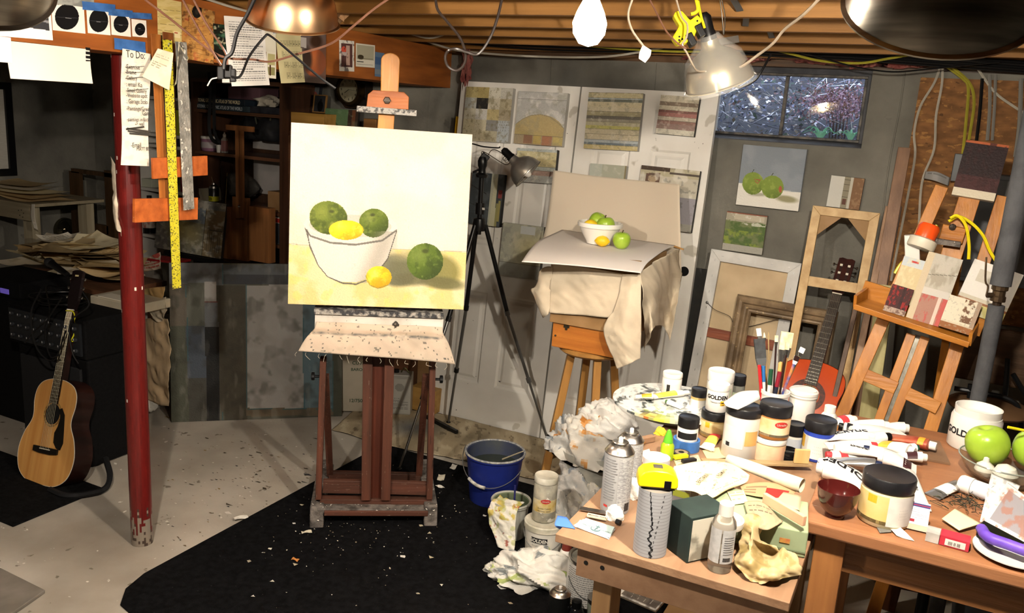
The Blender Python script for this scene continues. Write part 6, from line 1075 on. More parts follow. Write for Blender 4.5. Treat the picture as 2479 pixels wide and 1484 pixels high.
# boards standing in the corner
def plank(label,tpx,bpx,Yt,Yb,w_,t_,mt,name='plank'):
    A = ony(*tpx,Yt);r_ = ony(*bpx,Yb);d = r_-A;B = A+d*(A[2]-.01)/(A[2]-r_[2]);b = MB();b.bar(A,B,w_,t_,(1,0,0));return tag(b.build(name,mt,bev=.002),label,'plank','boards standing beside the pine stretcher')
wal = wood('walnut_board','86644a','6a4c36',ax=2);walp = wood('pale_walnut','9c7c60','7d5f46',ax=2)
plank('tallest brown board standing right of the pine stretcher',(2190,358),(2115,780),4.40,4.20,.055,.02,wal);plank('thin brown board in front of the tallest board',(2152,500),(2092,800),4.36,4.16,.03,.016,walp);plank('narrow dark board behind the tallest board',(2176,500),(2120,800),4.46,4.30,.03,.02,wood('umber_board','5f4634','443020',ax=2));plank('dark strip beside the neck of the red guitar',(2078,720),(2040,880),4.25,4.12,.022,.02,MATS['umber_board'])
plank('pale greenish lumber post behind the tilted easel',(2146,690),(2095,1050),3.95,3.85,.07,.04,wood('treated_lumber','a8a070','8a8254',ax=2))
# red guitar
gbz = ony(1908,1112,3.86);b = MB();b.box(gbz[0]-.16,3.80,0.001,gbz[0]+.16,4.02,gbz[2]-.006);tag(b.build('fruit_crate',bare_p,bev=.003),'low wooden crate under the red guitar behind the paint table','crate')
guitar('classical_guitar','orange-red classical guitar leaning on the pine stretcher',gbz,(2052,626),1.05,nrm(toc(gbz)*[1,1,0]+np.array([-.12,0,.25])),mat('orange_lacquer','c04a18','b03c10',rough=.2,scale=4,coat=.4),mat('amber_side','7a2c12',rough=.25),False,mat('rosewood_head','3a1a14','2a120e',rough=.35,scale=20),True)
# ================================================================== OSB panel, conduits, boxes
osb = mat('osb_board','8a6038','6a4828',rough=.85,scale=14,stretch=(1,1,2.2),det=2,lo=.35,hi=.65,bump=.2,spots=('9c7040',24,.6),spots2=('5a3c22',30,.68))
q0 = ony(2228,196,4.585);b = MB();b.box(float(q0[0]),4.575,1.02,1.7,4.599,2.14);ob_ = tag(b.build('osb_panel',osb),'orange-brown strand board panel on the wall behind the cables','panel')
g_ = 'cables on the strand board';YW = 4.55
for lb,L,r_,mt in (('left white cable hanging in a bow on the strand board',[(2280,150),(2262,200),(2228,258),(2213,321),(2215,380),(2196,483),(2176,584),(2157,680)],.006,wht),('right white cable dropping to the orange cap',[(2282,150),(2280,205),(2266,281),(2261,362),(2232,442),(2224,560)],.006,wht),('left yellow cable on the strand board',[(2290,160),(2330,190),(2344,215),(2338,300),(2330,378)],.007,ylw),('right yellow cable on the strand board',[(2300,158),(2346,200),(2358,245),(2350,310),(2338,380)],.007,ylw),('black conduit between yellow and grey cables',[(2378,190),(2372,270),(2364,340)],.008,rub),('first grey conduit on the strand board',[(2396,180),(2396,260),(2390,340)],.008,gry),('second grey conduit on the strand board',[(2410,180),(2408,250),(2402,340)],.007,gry),('grey conduit at the right edge of the strand board',[(2472,190),(2468,300),(2458,380)],.01,gry),('white cable crossing to the right frame edge',[(2350,138),(2376,180),(2410,225),(2450,255),(2490,280)],.006,wht)):
    yc('wall_cable',lb,L,YW,r_,mt,group=g_)
eb = thing('electrical_box','grey metal electrical box behind the tilted easel','electrical box',ony(2370,620,4.5));gm = mat('grey_enamel','5c5e60','4a4c4e',rough=.5,metal=.3,scale=3);b = MB();xa,xb = float(ony(2318,500,4.48)[0]),float(ony(2318,500,4.48)[0])+.42;b.box(xa,4.46,1.22,xb,4.574,1.72);b.build('cabinet',gm,parent=eb,bev=.004);b = MB();b.box(xa+.02,4.452,1.24,xb-.02,4.46,1.70);b.build('cover',mat('grey_cover','4c4e50',rough=.45,metal=.3),parent=eb,bev=.003)
b = MB();pbox(b,2306,372,2332,440,4.50,.07);jb = tag(b.build('junction_box',gm,bev=.003),'small grey junction box left of the maroon painting','electrical box')
s = Sheet([[ony(2240,415,4.54),ony(2268,416,4.50),ony(2300,430,4.53)],[ony(2236,432,4.54),ony(2264,438,4.49),ony(2296,450,4.53)]],16,6,'9c9a98');s.textlines(.1,.2,.9,.8,3,'6a6866',.6,1);tag(s.build('cable_tag',.0008),'grey paper tag wrapped round the cables on the strand board','tag')
RP,RN = np.array([0,3.62,1.2]),nrm((0,-.966,.26));RXD = nrm(onp(2346,833,RP,RN)-onp(2068,740,RP,RN))
def rp(x,y,off=0.0): return onp(x,y,RP+RN*off,RN)
oc = thing('capped_fixture','white round fixture with bright orange cap beside the tilted easel','fixture',rp(2235,600,.03));b = MB();b.bar(rp(2190,600,.0),rp(2226,598,.0),.10,.04,(0,0,1));b.build('back_box',mat('white_plastic'),parent=oc,bev=.003);q = rp(2232,590,.04);axx = nrm(rp(2248,548,.04)-rp(2226,596,.04));Mx = axis_frame(q,axx)
b = MB();b.lathe([(0,-.02),(.048,-.02),(.052,-.015),(.052,.016),(.04,.022),(0,.022)],28,M=Mx,cap=False);b.build('base_ring',mat('ivory_plastic','cfc9b8',rough=.4),parent=oc,smooth=True);b = MB();b.lathe([(.038,.02),(.040,.066),(.034,.078),(0,.08)],28,M=Mx,cap=False);b.build('orange_cap',mat('orange_plastic','e8521c',rough=.3),parent=oc,smooth=True)
# ================================================================== tilted tripod easel with panels
honey = wood('honey_beech','b8792e','9a5f20',ax=2,sc=2.2,rough=.4,spots=('d8d0c0',40,.76));honx = wood('honey_rail','b4762c','95591c',ax=0,sc=2.2,rough=.4)
def tofloor(a,c,off=0.0): A,C = rp(*a,off),rp(*c,off);d = C-A;return A,A+d*(A[2]-.01)/(A[2]-C[2])
A,B = tofloor((2150,745),(2033,1015));re_ = thing('field_easel','honey coloured tripod easel tilted beside the pipe holding small panels','easel',(float(rp(2200,760)[0]),3.45,0))
def rbar(nm,P,Q,w_,t_,mt,bev=.002): b = MB();b.bar(P,Q,w_,t_,RXD);return b.build(nm,mt,parent=re_,bev=bev)
rbar('leg',*tofloor((2280,452),(2033,1015),-.03),.048,.024,honey);rbar('leg',*tofloor((2430,476),(2250,1050),-.03),.048,.024,honey)
rbar('mast_rail',*tofloor((2206,809),(2122,1032),-.02),.034,.03,honey);rbar('mast_rail',*tofloor((2240,816),(2152,1045),-.02),.034,.03,honey);A,B = tofloor((2224,812),(2137,1038),-.03);rbar('slot_strip',A,B,.028,.01,mat('slot_metal','6a6860','55534c',rough=.4,metal=.7,scale=60))
rbar('mast',rp(2350,470,-.035),rp(2245,800,-.035),.075,.022,honey);rbar('brace',rp(2095,908,-.012),rp(2170,940,-.012),.05,.018,honx);rbar('brace',rp(2196,952,-.012),rp(2272,988,-.012),.05,.018,honx)
for k in (0,1): pass
A,B = rp(2068,742,.10),rp(2346,835,.10);b = MB();b.bar(A,B,.022,.012,(0,0,1));b.build('tray_lip',honx,parent=re_,bev=.002);A2,B2 = rp(2095,728,.0),rp(2360,815,.0);b = MB();b.hexa([tuple(A),tuple(B),tuple(B2),tuple(A2)]+[tuple(v+[0,0,.01]) for v in (A,B,B2,A2)]);b.build('tray_floor',honx,parent=re_)
b = MB();b.bar(A+[0,0,.02],A2+[0,0,.03],.05,.012,(0,0,1));b.build('tray_end',honx,parent=re_);b = MB();b.bar(B+[0,0,.02],B2+[0,0,.03],.05,.012,(0,0,1));b.build('tray_end',honx,parent=re_);b = MB();b.bar(rp(2088,700,-.005),rp(2380,792,-.005),.075,.012,(0,0,1));b.build('tray_back',honx,parent=re_)
b = MB();b.bar(rp(2278,560,.0),rp(2335,572,.0),.06,.03,(0,0,1));b.build('clamp_block',honx,parent=re_,bev=.003);b = MB();b.bar(rp(2258,582,.02),rp(2325,592,.02),.02,.03,(0,0,1));b.build('clamp_lip',greyed,parent=re_);b = MB();b.ell(rp(2306,550,.02),(.014,.014,.014),8);b.build('star_knob',mat('tarnished_knob'),parent=re_)
# rear leg
A = rp(2345,480,-.05);b = MB();b.bar(A,(A[0]+.05,4.42,.01),.03,.03,(1,0,0));b.build('rear_leg',honey,parent=re_)
def onease(name,label,px4,paint,base,off,th=.022,side='15110e',nx=60,ny=70):
    M,w,h = rect_on(px4,RP,RN,off);A_ = np.array(M);p = Panel(M,w,h,nx,ny,base);paint(p);return tag(p.build(name,th,side),label,'painting','small panels on the tilted easel')
def streak(a,b_,c): return lambda p: (p.noise(a,.8,10,-.2,.8,2,uv=True),p.noise(b_,.7,7,.3,.7,3,uv=True),p.noise(c,.6,5,.7,.5,4,uv=True))
onease('cream_study','cream panel standing behind the dark red panel on the tilted easel',((2202,622),(2268,640),(2212,742),(2140,722)),lambda p: (p.rect(0,.8,1,1,'b4bcc0'),p.rect(.3,.9,.55,.94,'b03a34'),p.noise('d2c8a4',.6,14,0,1,3,uv=True)),'c0b08a',.035)
onease('red_study','dark red panel at the left of the tilted easel tray',((2166,688),(2216,703),(2186,766),(2132,749)),lambda p: (p.noise('8a1614',.9,10,.0,.7,3,uv=True),p.rect(0,0,1,.2,'9c8a7c'),p.noise('4a3028',.6,6,.2,.6,5,uv=True,mask=p.V < .2),p.rect(.55,.2,.7,1,'2a0c0c')),'3a1210',.07)
onease('long_study','long panel of grey above red and cream in the middle of the tilted easel',((2264,614),(2350,632),(2256,789),(2178,762)),lambda p: (p.rect(0,0,1,.42,'9c7466'),p.rect(0,.40,1,.5,'bcb9b2'),p.noise('8a8474',.6,16,0,1,2,uv=True,mask=p.V > .5),p.noise('b04a44',.7,8,.3,.7,4,uv=True,mask=p.V < .4),p.rect(0,0,.2,1,'bcae94'),p.rect(.7,0,.8,.4,'d0b8ac'),p.rect(.85,0,.97,.4,'b0524c'),p.line([(.2,.68),(1,.76)],.01,'6f6a60',uv=True)),'b0aba0',.06,nx=70,ny=90)
onease('white_study','white panel with two faint squares at the right of the tilted easel',((2356,628),(2477,662),(2424,790),(2310,742)),lambda p: (p.rect(0,0,1,.28,'8a5c3c'),p.rect(.5,.0,1,.22,'b9b070'),p.rect(0,.26,1,.33,'bdb6a4'),p.rect(.18,.62,.5,.86,'bdb8aa'),p.rect(.56,.55,.72,.78,'a8947c'),p.noise('d8d4cc',.4,14,.2,1,3,uv=True)),'d4d1cb',.02,side='8a7a64')
onease('brown_study','cream and brown panel leaning at the front right of the tilted easel tray',((2302,714),(2384,736),(2344,812),(2270,787)),lambda p: (p.rect(0,0,1,.18,'8a5830'),p.rect(0,.18,1,.25,'c4baa4'),p.noise('5c3a24',.9,10,-.2,.6,3,uv=True,mask=(p.U > .5) & (p.V > .3)),p.rect(.86,.2,1,1,'9a8470'),p.noise('9a958a',.5,5,.8,.4,6,uv=True)),'cdc6b2',.09)
onease('maroon_study','dark maroon panel with a white lower edge on top of the tilted easel',((2352,342),(2456,352),(2394,488),(2292,466)),lambda p: (p.rect(0,0,1,.14,'c6bda8'),p.rect(0,.14,1,.38,'3c1c1c'),p.rect(0,.96,1,1,'a0522c'),p.noise('2a1010',.7,9,.1,.8,3,uv=True,mask=p.V > .14)),'1e0c0e',.0,th=.03,side='b9b2a4')
for lb,L,o in (('yellow cable arching over the easel clamp down to the white panel',[(2300,528),(2318,522),(2338,545),(2346,590),(2345,628)],.05),('yellow cable looping from the easel clamp to the right leg',[(2296,536),(2320,524),(2352,540),(2380,570),(2396,606),(2416,640)],.03),('yellow cable sagging left from the orange cap',[(2268,545),(2240,580),(2206,616),(2180,640),(2166,662)],-.1)):
    cable('yellow_flex',lb,[rp(x,y,o) for x,y in L],.006,mat('yellow_plastic'),group='yellow cables on the tilted easel')
# insulated pipe with brass valve
pb = atd(2412,742,2.9);pi = thing('insulated_pipe','vertical pipe in grey foam with a brass valve at the right','pipe',(pb[0],pb[1],0));foam = mat('grey_foam','4a4b4e','3e3f42',rough=.9,scale=20,bump=.2)
def zp(y): return CAMH+(ray(2412,y)*2.9)[2]
zv0 = float(atd(2404,738,2.9)[2]);zv1 = float(atd(2416,688,2.9)[2])
for z0,z1,r_ in ((zv1,2.2,.033),(0,zv0,.026)): b = MB();b.lathe([(0,z0),(r_,z0),(r_,z1),(0,z1)],24,M=basez((pb[0],pb[1],0)),cap=False);b.build('foam_sleeve',foam,parent=pi,smooth=True)
b = MB();b.lathe([(.014,zv0-.01),(.014,zv0+.012),(.024,zv0+.014),(.024,zv0+.03),(.02,zv0+.034),(.02,zv1-.02),(.026,zv1-.016),(.026,zv1+.004)],12,M=basez((pb[0],pb[1],0)),cap=False);b.build('valve_body',mat('aged_valve_brass','5a4a34','40342a',rough=.4,metal=.7,scale=20),parent=pi)
q = np.array([pb[0],pb[1],(zv0+zv1)/2]);b = MB();b.tube([q,q-RT*.04],.009,n=10);b.tube([q-RT*.042-UP*.002,q-RT*.036+UP*.03,q-RT*.045+UP*.05,q-RT*.042+UP*.13],.0035,n=6,smoothn=4);b.build('valve_handle',mat('aged_valve_brass'),parent=pi)
# folding chair in the dark behind
fc = thing('folding_chair','dark folding chair with tan seat behind the insulated pipe','chair',ony(2420,1040,4.2)*[1,1,0]);ctm = mat('chair_tube','2a2b2d',rough=.35,metal=.7);cpad = mat('tan_vinyl','7a5c40','64482f',rough=.6,scale=6)
def fcp(x,y,Y=4.15): return ony(x,y,Y)
for L,Y in ((((2310,940),(2380,952),(2445,968),(2470,1005),(2472,1120),(2466,1210)),4.1),(((2350,930),(2342,1010),(2330,1120),(2320,1230)),4.1),(((2440,868),(2436,930),(2432,966)),4.14),(((2452,905),(2480,950),(2515,1000)),4.2)): b = MB();b.tube([fcp(x,y,Y) for x,y in L],.011,n=8,smoothn=5);b.build('tube',ctm,parent=fc,smooth=True)
b = MB();q = fcp(2395,985,4.12);b.ell(q,(.17,.18,.035),20);b.build('seat',cpad,parent=fc,smooth=True);b = MB();q = fcp(2410,880,4.3);b.box(q[0]-.18,q[1],q[2]-.10,q[0]+.22,q[1]+.025,q[2]+.16);b.build('backrest',wood('chair_back','5c4430','46321f',ax=0),parent=fc,bev=.01)
# ================================================================== rug, dropcloth and debris
rx0,rx1,ry0,ry1 = -2.545,-.55,1.86,3.69;pol = [(rx0,ry1),(rx0,ry0+.22),(rx0+.03,ry0+.11),(rx0+.10,ry0+.03),(rx0+.22,ry0),(rx1,ry0),(rx1,ry1)]
b = MB();b.prism(pol,.0006,.008);tag(b.build('studio_rug',mat('studio_carpet','060607','111113',rough=.95,scale=40,bump=.5,bscale=250,spec=.1,spots=('3c3b39',60,.735)),bev=.003),'black studio rug speckled with paint under the big easel','rug')
dcm = mat('dropcloth_cloth','vcol',rough=.95,spec=.05,bump=.3,bscale=120)
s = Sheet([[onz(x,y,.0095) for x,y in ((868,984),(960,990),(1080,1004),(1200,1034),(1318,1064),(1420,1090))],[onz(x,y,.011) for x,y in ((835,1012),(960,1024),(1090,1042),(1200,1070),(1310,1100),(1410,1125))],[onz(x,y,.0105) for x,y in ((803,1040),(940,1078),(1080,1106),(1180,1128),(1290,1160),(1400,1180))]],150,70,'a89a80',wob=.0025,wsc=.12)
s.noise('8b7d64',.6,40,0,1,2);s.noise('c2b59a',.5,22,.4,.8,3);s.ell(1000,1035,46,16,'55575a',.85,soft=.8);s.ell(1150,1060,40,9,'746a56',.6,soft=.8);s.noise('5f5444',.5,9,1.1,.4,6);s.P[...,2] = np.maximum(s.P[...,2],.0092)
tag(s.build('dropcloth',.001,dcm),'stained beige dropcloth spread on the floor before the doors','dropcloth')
g = random.Random(21);b = MB()
for k in range(230):
    x,y = (g.gauss(910,130),g.gauss(1270,45)) if k % 3 else (g.uniform(600,1300),g.uniform(1120,1480))
    q = onz(x,y,.009);
    if not (rx0+.05 < q[0] < rx1-.1 and ry0+.05 < q[1] < ry1-.05): continue
    r_ = g.uniform(.0015,.005) if k % 9 else g.uniform(.008,.018);a = g.uniform(0,6);n = g.randint(3,5);b.add([q+np.array([r_*g.uniform(.5,1.2)*math.cos(a+6.283*i/n),r_*g.uniform(.4,1)*math.sin(a+6.283*i/n),g.uniform(.0003,.004)]) for i in range(n)],[tuple(range(n))],col=g.choice([(.8,.78,.72),(.7,.66,.56),(.85,.83,.8),(.55,.5,.42),(.6,.57,.5)]))
tag(b.build('paint_scraps',VCP),'pale paint and paper scraps littering the black rug','scraps',kind='stuff')
for k,(x,y,r_) in enumerate(((715,1357,.016),(583,1255,.03),(1068,1158,.035),(1065,1180,.022),(742,1290,.022),(1098,1132,.03),(905,1185,.02),(830,1212,.02))):
    q = onz(x,y,.0095);a = k;b = MB();b.grid(4,4,lambda u,v: tuple(q+np.array([(u-.5)*r_*2*math.cos(a)-(v-.5)*r_*math.sin(a),(u-.5)*r_*2*math.sin(a)+(v-.5)*r_*math.cos(a),.002+.006*abs(math.sin(3*u+2*v+k))])))
    tag(b.build('paper_scrap',mat('scrap_%d' % ((1+k % 2) if k else 0),['b9793c','c9c1ac','d8d4ca'][(1+k % 2) if k else 0],rough=.9),solid=.0005),['rust coloured scrap in the middle of the rug','white curl of paper at the left edge of the rug','larger torn scrap right of the easel foot','small torn scrap nearest the blue bucket side of the easel','white flake in front of the left easel runner','scrap at the dropcloth edge left of the blue bucket','scrap stuck at the foot of the easel centre board','scrap lying near the left easel runner'][k],'scrap','scraps on the rug')
# things behind the big easel
q = onz(868,1000,0);wbx = thing('wine_carton','white wine carton with green printing behind the easel','carton',(q[0],q[1]+.08,0));ctn = mat('white_carton','b3aa98','a39a88',rough=.8,scale=5);rz = .6;Mb = basez((q[0],q[1],.011),rz)
b = MB();b.box(-.11,0,0,.13,.2,.36,M=Mb);b.build('body',ctn,parent=wbx,bev=.002)
b = MB()
for t,z,s_ in (('CUVEE',.30,.03),('BAROLO',.26,.026),('12/750 ml',.06,.03)): letters(b,t,s_,Mb @ frame((0,-.0008,z),(1,0,0),(0,-1,0)),bold=.015)
b.build('printing',mat('green_ink','2c4a34',rough=.7),parent=wbx)['kind'] = 'stuff'
q = onz(965,1008,0);oc_ = thing('oil_tin','rectangular silver oil tin behind the right half of the easel','tin',(q[0],q[1],.011));Mb = basez((q[0],q[1],.011),.45);b = MB();b.box(-.07,0,0,.07,.10,.255,M=Mb);b.build('body',mat('printed_tin','a9a69e','95928a',rough=.45,metal=.3,scale=6),parent=oc_,bev=.006);b = MB();b.lathe([(0,0),(.018,0),(.018,.018),(0,.019)],14,M=Mb @ Matrix.Translation((-.03,.05,.255)),cap=False);b.build('cap',black,parent=oc_);b = MB();b.tube([Mb @ Vector((0,.05,.256)),Mb @ Vector((.02,.05,.285)),Mb @ Vector((.05,.05,.256))],.004,n=6,smoothn=5);b.build('handle',mat('olive_wire','4a4a2c',rough=.4,metal=.6),parent=oc_)
Pn = Panel(Mb @ frame((0,-.0008,.01),(1,0,0),(0,-1,0)),.136,.22,30,50,'a8a59c');Pn.textlines(.1,.1,.9,.45,7,'5a5a58',.6,3);Pn.ell(.5,.75,.2,.12,'7d7c76',.8,uv=True);Pn.build('label',.0005,'a8a59c',m=VCP,parent=oc_)
q = onz(1018,1000,0);b = MB();b.box(q[0]-.08,q[1],.011,q[0]+.10,q[1]+.12,.16);tag(b.build('wood_block',wood('block_pine','b08a4c','96703a',ax=0),bev=.003),'pine block behind the right leg of the big easel','block');b = MB();b.box(q[0]-.2,q[1]+.14,.011,q[0]+.12,q[1]+.30,.42);tag(b.build('brown_carton',mat('kraft_card'),bev=.003),'brown carton in the shadow behind the easel','carton')
b = MB();b.bar(onz(1034,1008,.025),onz(1106,1046,.03),.02,.02,(0,0,1));tag(b.build('dark_stick',black),'dark stick lying on the dropcloth behind the easel','stick')
# ================================================================== buckets
def pails(name,label,q,r0,r1,h,mt,inm,rim=None,cat='bucket',liquid=None):
    t = thing(name,label,cat,q);M = basez(q);b = MB();b.lathe([(0,0),(r0,0),(r0+(r1-r0)*.5,h*.5),(r1,h),(r1+.006,h),(r1+.006,h-.012),(r1,h-.012)],40,M=M,cap=False);b.build('shell',mt,parent=t,smooth=.8)
    b = MB();b.lathe([(r1-.0,h),(r1-.006,h-.004),(r0-.003,.012),(0,.012)],40,M=M,cap=False);b.build('inside',inm,parent=t,smooth=.8)
    b = MB();b.tube([np.array(q)+[(r1+.004)*math.cos(a),(r1+.004)*math.sin(a),h] for a in np.linspace(0,2*math.pi,49)],.0055,n=6,cap=False);b.build('rim',rim or mt,parent=t,smooth=True)
    if liquid: lz,lm = liquid;rl = r0+(r1-r0)*lz-.004;b = MB();b.lathe([(rl,lz*h),(0,lz*h)],36,M=M,cap=False);b.build('liquid',lm,parent=t)
    return t
q = onz(1192,1205,.009);rb = 69*dep(q)/F;bm_ = mat('blue_plastic','1c2a78','16205c',rough=.35,scale=5,spots=('c9c6be',60,.76));bu = pails('blue_bucket','dark blue bucket with paint water on the edge of the rug',q,rb*.80,rb,.245,bm_,mat('stained_blue_inside','2c3450','3f4448',rough=.6,scale=9),mat('crusted_rim','6d7078','a9a8a2',rough=.7,scale=60),liquid=(.72,mat('murky_water','2f352f',rough=.1)))
hw = [np.array(q)+[rb*1.03*math.cos(a),rb*1.03*math.sin(a),.22-.10*math.sin((a-3.5)/2.9*math.pi)] for a in np.linspace(3.5-.25,3.5+2.65,20)];hw = [w_+nrm(w_-np.array([q[0],q[1],w_[2]]))*.012 for w_ in hw];b = MB();b.tube(hw,.002,n=6);b.build('handle_wire',mat('wire_grey','8a8a88',rough=.4,metal=.8),parent=bu);b = MB();b.tube(hw[7:12],.008,n=8);b.build('handle_grip',mat('white_crusted','c4c1ba','8a8880',rough=.8,scale=60),parent=bu)
b = MB();b.tube([q+[rb*.2,rb*.2,.20],q+[rb*1.12,-rb*.15,.29]],[.004,.003],n=8);tag(b.build('soaking_brush',mat('brush_pale','b5aa90',rough=.5)),'pale brush standing in the blue bucket','brush')
q = onz(1232,1292,.009);r_ = 44*dep(q)/F;gt = pails('paint_tub','pale tub with green stained inside beside the blue bucket',q,r_*.86,r_,.165,mat('grimy_white','b9b8ae','8f9088',rough=.6,scale=12),mat('green_inside','4c5642','6a7458',rough=.7,scale=10),cat='tub');b = MB();b.tube([q+[.02,.0,.03],onz(1247,1175,.26)],[.005,.0045],n=8);tag(b.build('blue_stick',mat('blue_lacquer','24265e',rough=.3)),'dark blue stirring stick in the pale tub','stick')
# golden-brand pail with a jar on its lid
def textcyl(par,q,R,rows,mt,ang=0.0):
    b = MB();rz = math.atan2(-q[0]*1.0,q[1]*1.0)
    for t,z,s_,bo in rows: letters(b,t,s_,Matrix.Translation(Vector(q)) @ Matrix.Rotation(math.atan2(q[0],-q[1])+math.pi+ang,4,'Z') @ Matrix.Translation((0,0,z)),bold=bo,cyl=R)
    return b.build('lettering',mt,parent=par)
def camrot(q): return math.atan2(-q[0],q[1])*1.0     # rotates local -y to face the camera
def lab(par,q,R,z0,z1,a0,a1,mt,nm='label'):
    """curved label patch; angles in degrees from the camera-facing direction"""
    M = Matrix.Translation(Vector([float(v) for v in q])) @ Matrix.Rotation(camrot(q),4,'Z');b = MB();b.grid(14,1,lambda u,v: tuple(M @ Vector((math.sin(math.radians(a0+(a1-a0)*u))*(R+.0007),-math.cos(math.radians(a0+(a1-a0)*u))*(R+.0007),z0+(z1-z0)*v))));return b.build(nm,mt,parent=par,smooth=True)
def ctext(par,q,R,rows,mt,deg=0.0):
    M0 = Matrix.Translation(Vector([float(v) for v in q])) @ Matrix.Rotation(camrot(q)+math.radians(deg),4,'Z');b = MB()
    for t,z,s_,bo in rows: letters(b,t,s_,M0 @ Matrix.Translation((0,0,z)),bold=bo,cyl=R+.001)
    return b.build('lettering',mt,parent=par)
wpl = mat('white_plastic');inkk = mat('black_ink','16161a',rough=.5);grey_ink = mat('grey_ink','8a8a88',rough=.6);redo = mat('red_oval','b0302c',rough=.5)
q = onz(1313,1340,.009);R = 47*dep(q)/F;H_ = .16;pg = thing('white_pail','white lidded paint pail on the rug with a jar on top','pail',q);b = MB();b.lathe([(0,0),(R*.9,0),(R,H_-.02)],40,M=basez(q),cap=False);b.build('body',mat('pail_white','d2cfc6','bdbab0',rough=.45,scale=8),parent=pg,smooth=.8);b = MB();b.lathe([(R*1.05,H_-.026),(R*1.05,H_-.004),(R*.98,H_),(R*.9,H_-.004),(0,H_-.003)],40,M=basez(q),cap=False);b.build('lid',mat('pail_lid','d6d2c4','a8a492',rough=.5,scale=14),parent=pg,smooth=.8)
lab(pg,q,R*.985,.088,.112,-38,12,inkk,'brand_block');M0 = basez(q,camrot(q)+math.radians(-14));b = MB();letters(b,'GOLDEN',.022,M0 @ Matrix.Translation((0,0,.092)),bold=.03,cyl=R*.985+.002,sx=.95);b.build('lettering',mat('pail_white'),parent=pg)
ctext(pg,q,R*.97,[('Acrylic Gesso',.072,.011,0),('one gallon',.056,.009,0)],grey_ink,-14)
hz = [np.array(q)+[(R*1.04)*math.cos(a),(R*1.04)*math.sin(a),.115-.06*math.sin((a-3.6)/2.9*math.pi)] for a in np.linspace(3.6,6.5,18)];b = MB();b.tube(hz,.002,n=6);b.build('handle_wire',mat('wire_grey'),parent=pg)
cream = mat('cream_label','d8c79a','c9b684',rough=.6,scale=10);wlab = mat('white_label','d8d6d0','cbc9c4',rough=.6,scale=30)
def jar(name,label,q,R,H,lidh=.22,lidm=None,bodym=None,labs=(),txt=None,oval=None,cat='jar',group='paint jars',neck=.94,tmat=None,deg=0,lidr=1.02):
    t = thing(name,label,cat,q,0,group);M = basez(q);hb = H*(1-lidh);b = MB();b.lathe([(0,0),(R*.94,0),(R,R*.06),(R,hb-R*.12),(R*neck,hb),(R*neck,hb+.002),(0,hb+.002)],32,M=M,cap=False);b.build('body',bodym or wpl,parent=t,smooth=.8)
    if lidh > 0: b = MB();b.lathe([(R*lidr*.985,hb+.001),(R*lidr,hb+.004),(R*lidr,H-.004),(R*lidr*.96,H),(R*lidr*.88,H-.0015),(0,H-.0015)],32,M=M,cap=False);b.build('lid',lidm or wpl,parent=t,smooth=.6)
    for z0,z1,a0,a1,mt in labs: lab(t,q,R,z0*H,z1*H,a0,a1,mt)
    if oval:
        z,a,s_ = oval;M0 = basez(q,camrot(q)+math.radians(a));b = MB();V = [(math.sin(.42*s_*f_*math.cos(k*.3927))*(R+.0016),-math.cos(.42*s_*f_*math.cos(k*.3927))*(R+.0016),z*H+.42*s_*f_*R*.48*math.sin(k*.3927)) for f_ in (1,.5,.02) for k in range(16)];b.add(V,[(i*16+k,i*16+(k+1) % 16,i*16+16+(k+1) % 16,i*16+16+k) for i in range(2) for k in range(16)],M=M0);o = b.build('oval_mark',redo,parent=t);b = MB();letters(b,'Utrecht',.2*R*s_,M0 @ Matrix.Translation((0,0,z*H-.06*R*s_)),bold=.01,cyl=R+.002);b.build('oval_lettering',mat('paper_white'),parent=o)
    if txt: ctext(t,q,R,[(s_,z*H,sz*R,bo) for s_,z,sz,bo in txt],tmat or inkk,deg)
    return t
blid = mat('black_lid','141416','26262a',rough=.35,scale=14,spots=('8a8884',30,.72))
q2 = np.array([q[0]-.012,q[1]+.01,.009+H_]);jar('crusted_jar','tall paint-crusted jar with red oval mark on top of the white pail',q2,28.5*dep(q2)/F,.20,.14,mat('pail_lid'),mat('crusted_jar_body','b9b4a2','8f8c80',rough=.6,scale=20,spots=('d8d6ce',30,.62)),[(.24,.52,-70,70,mat('ochre_label','b59848','d0c8a8',rough=.6,scale=20))],oval=(.5,5,1.0),txt=[('Artists Colors',.32,.2,0),('NEUTRAL GESSO',.26,.16,.01)])
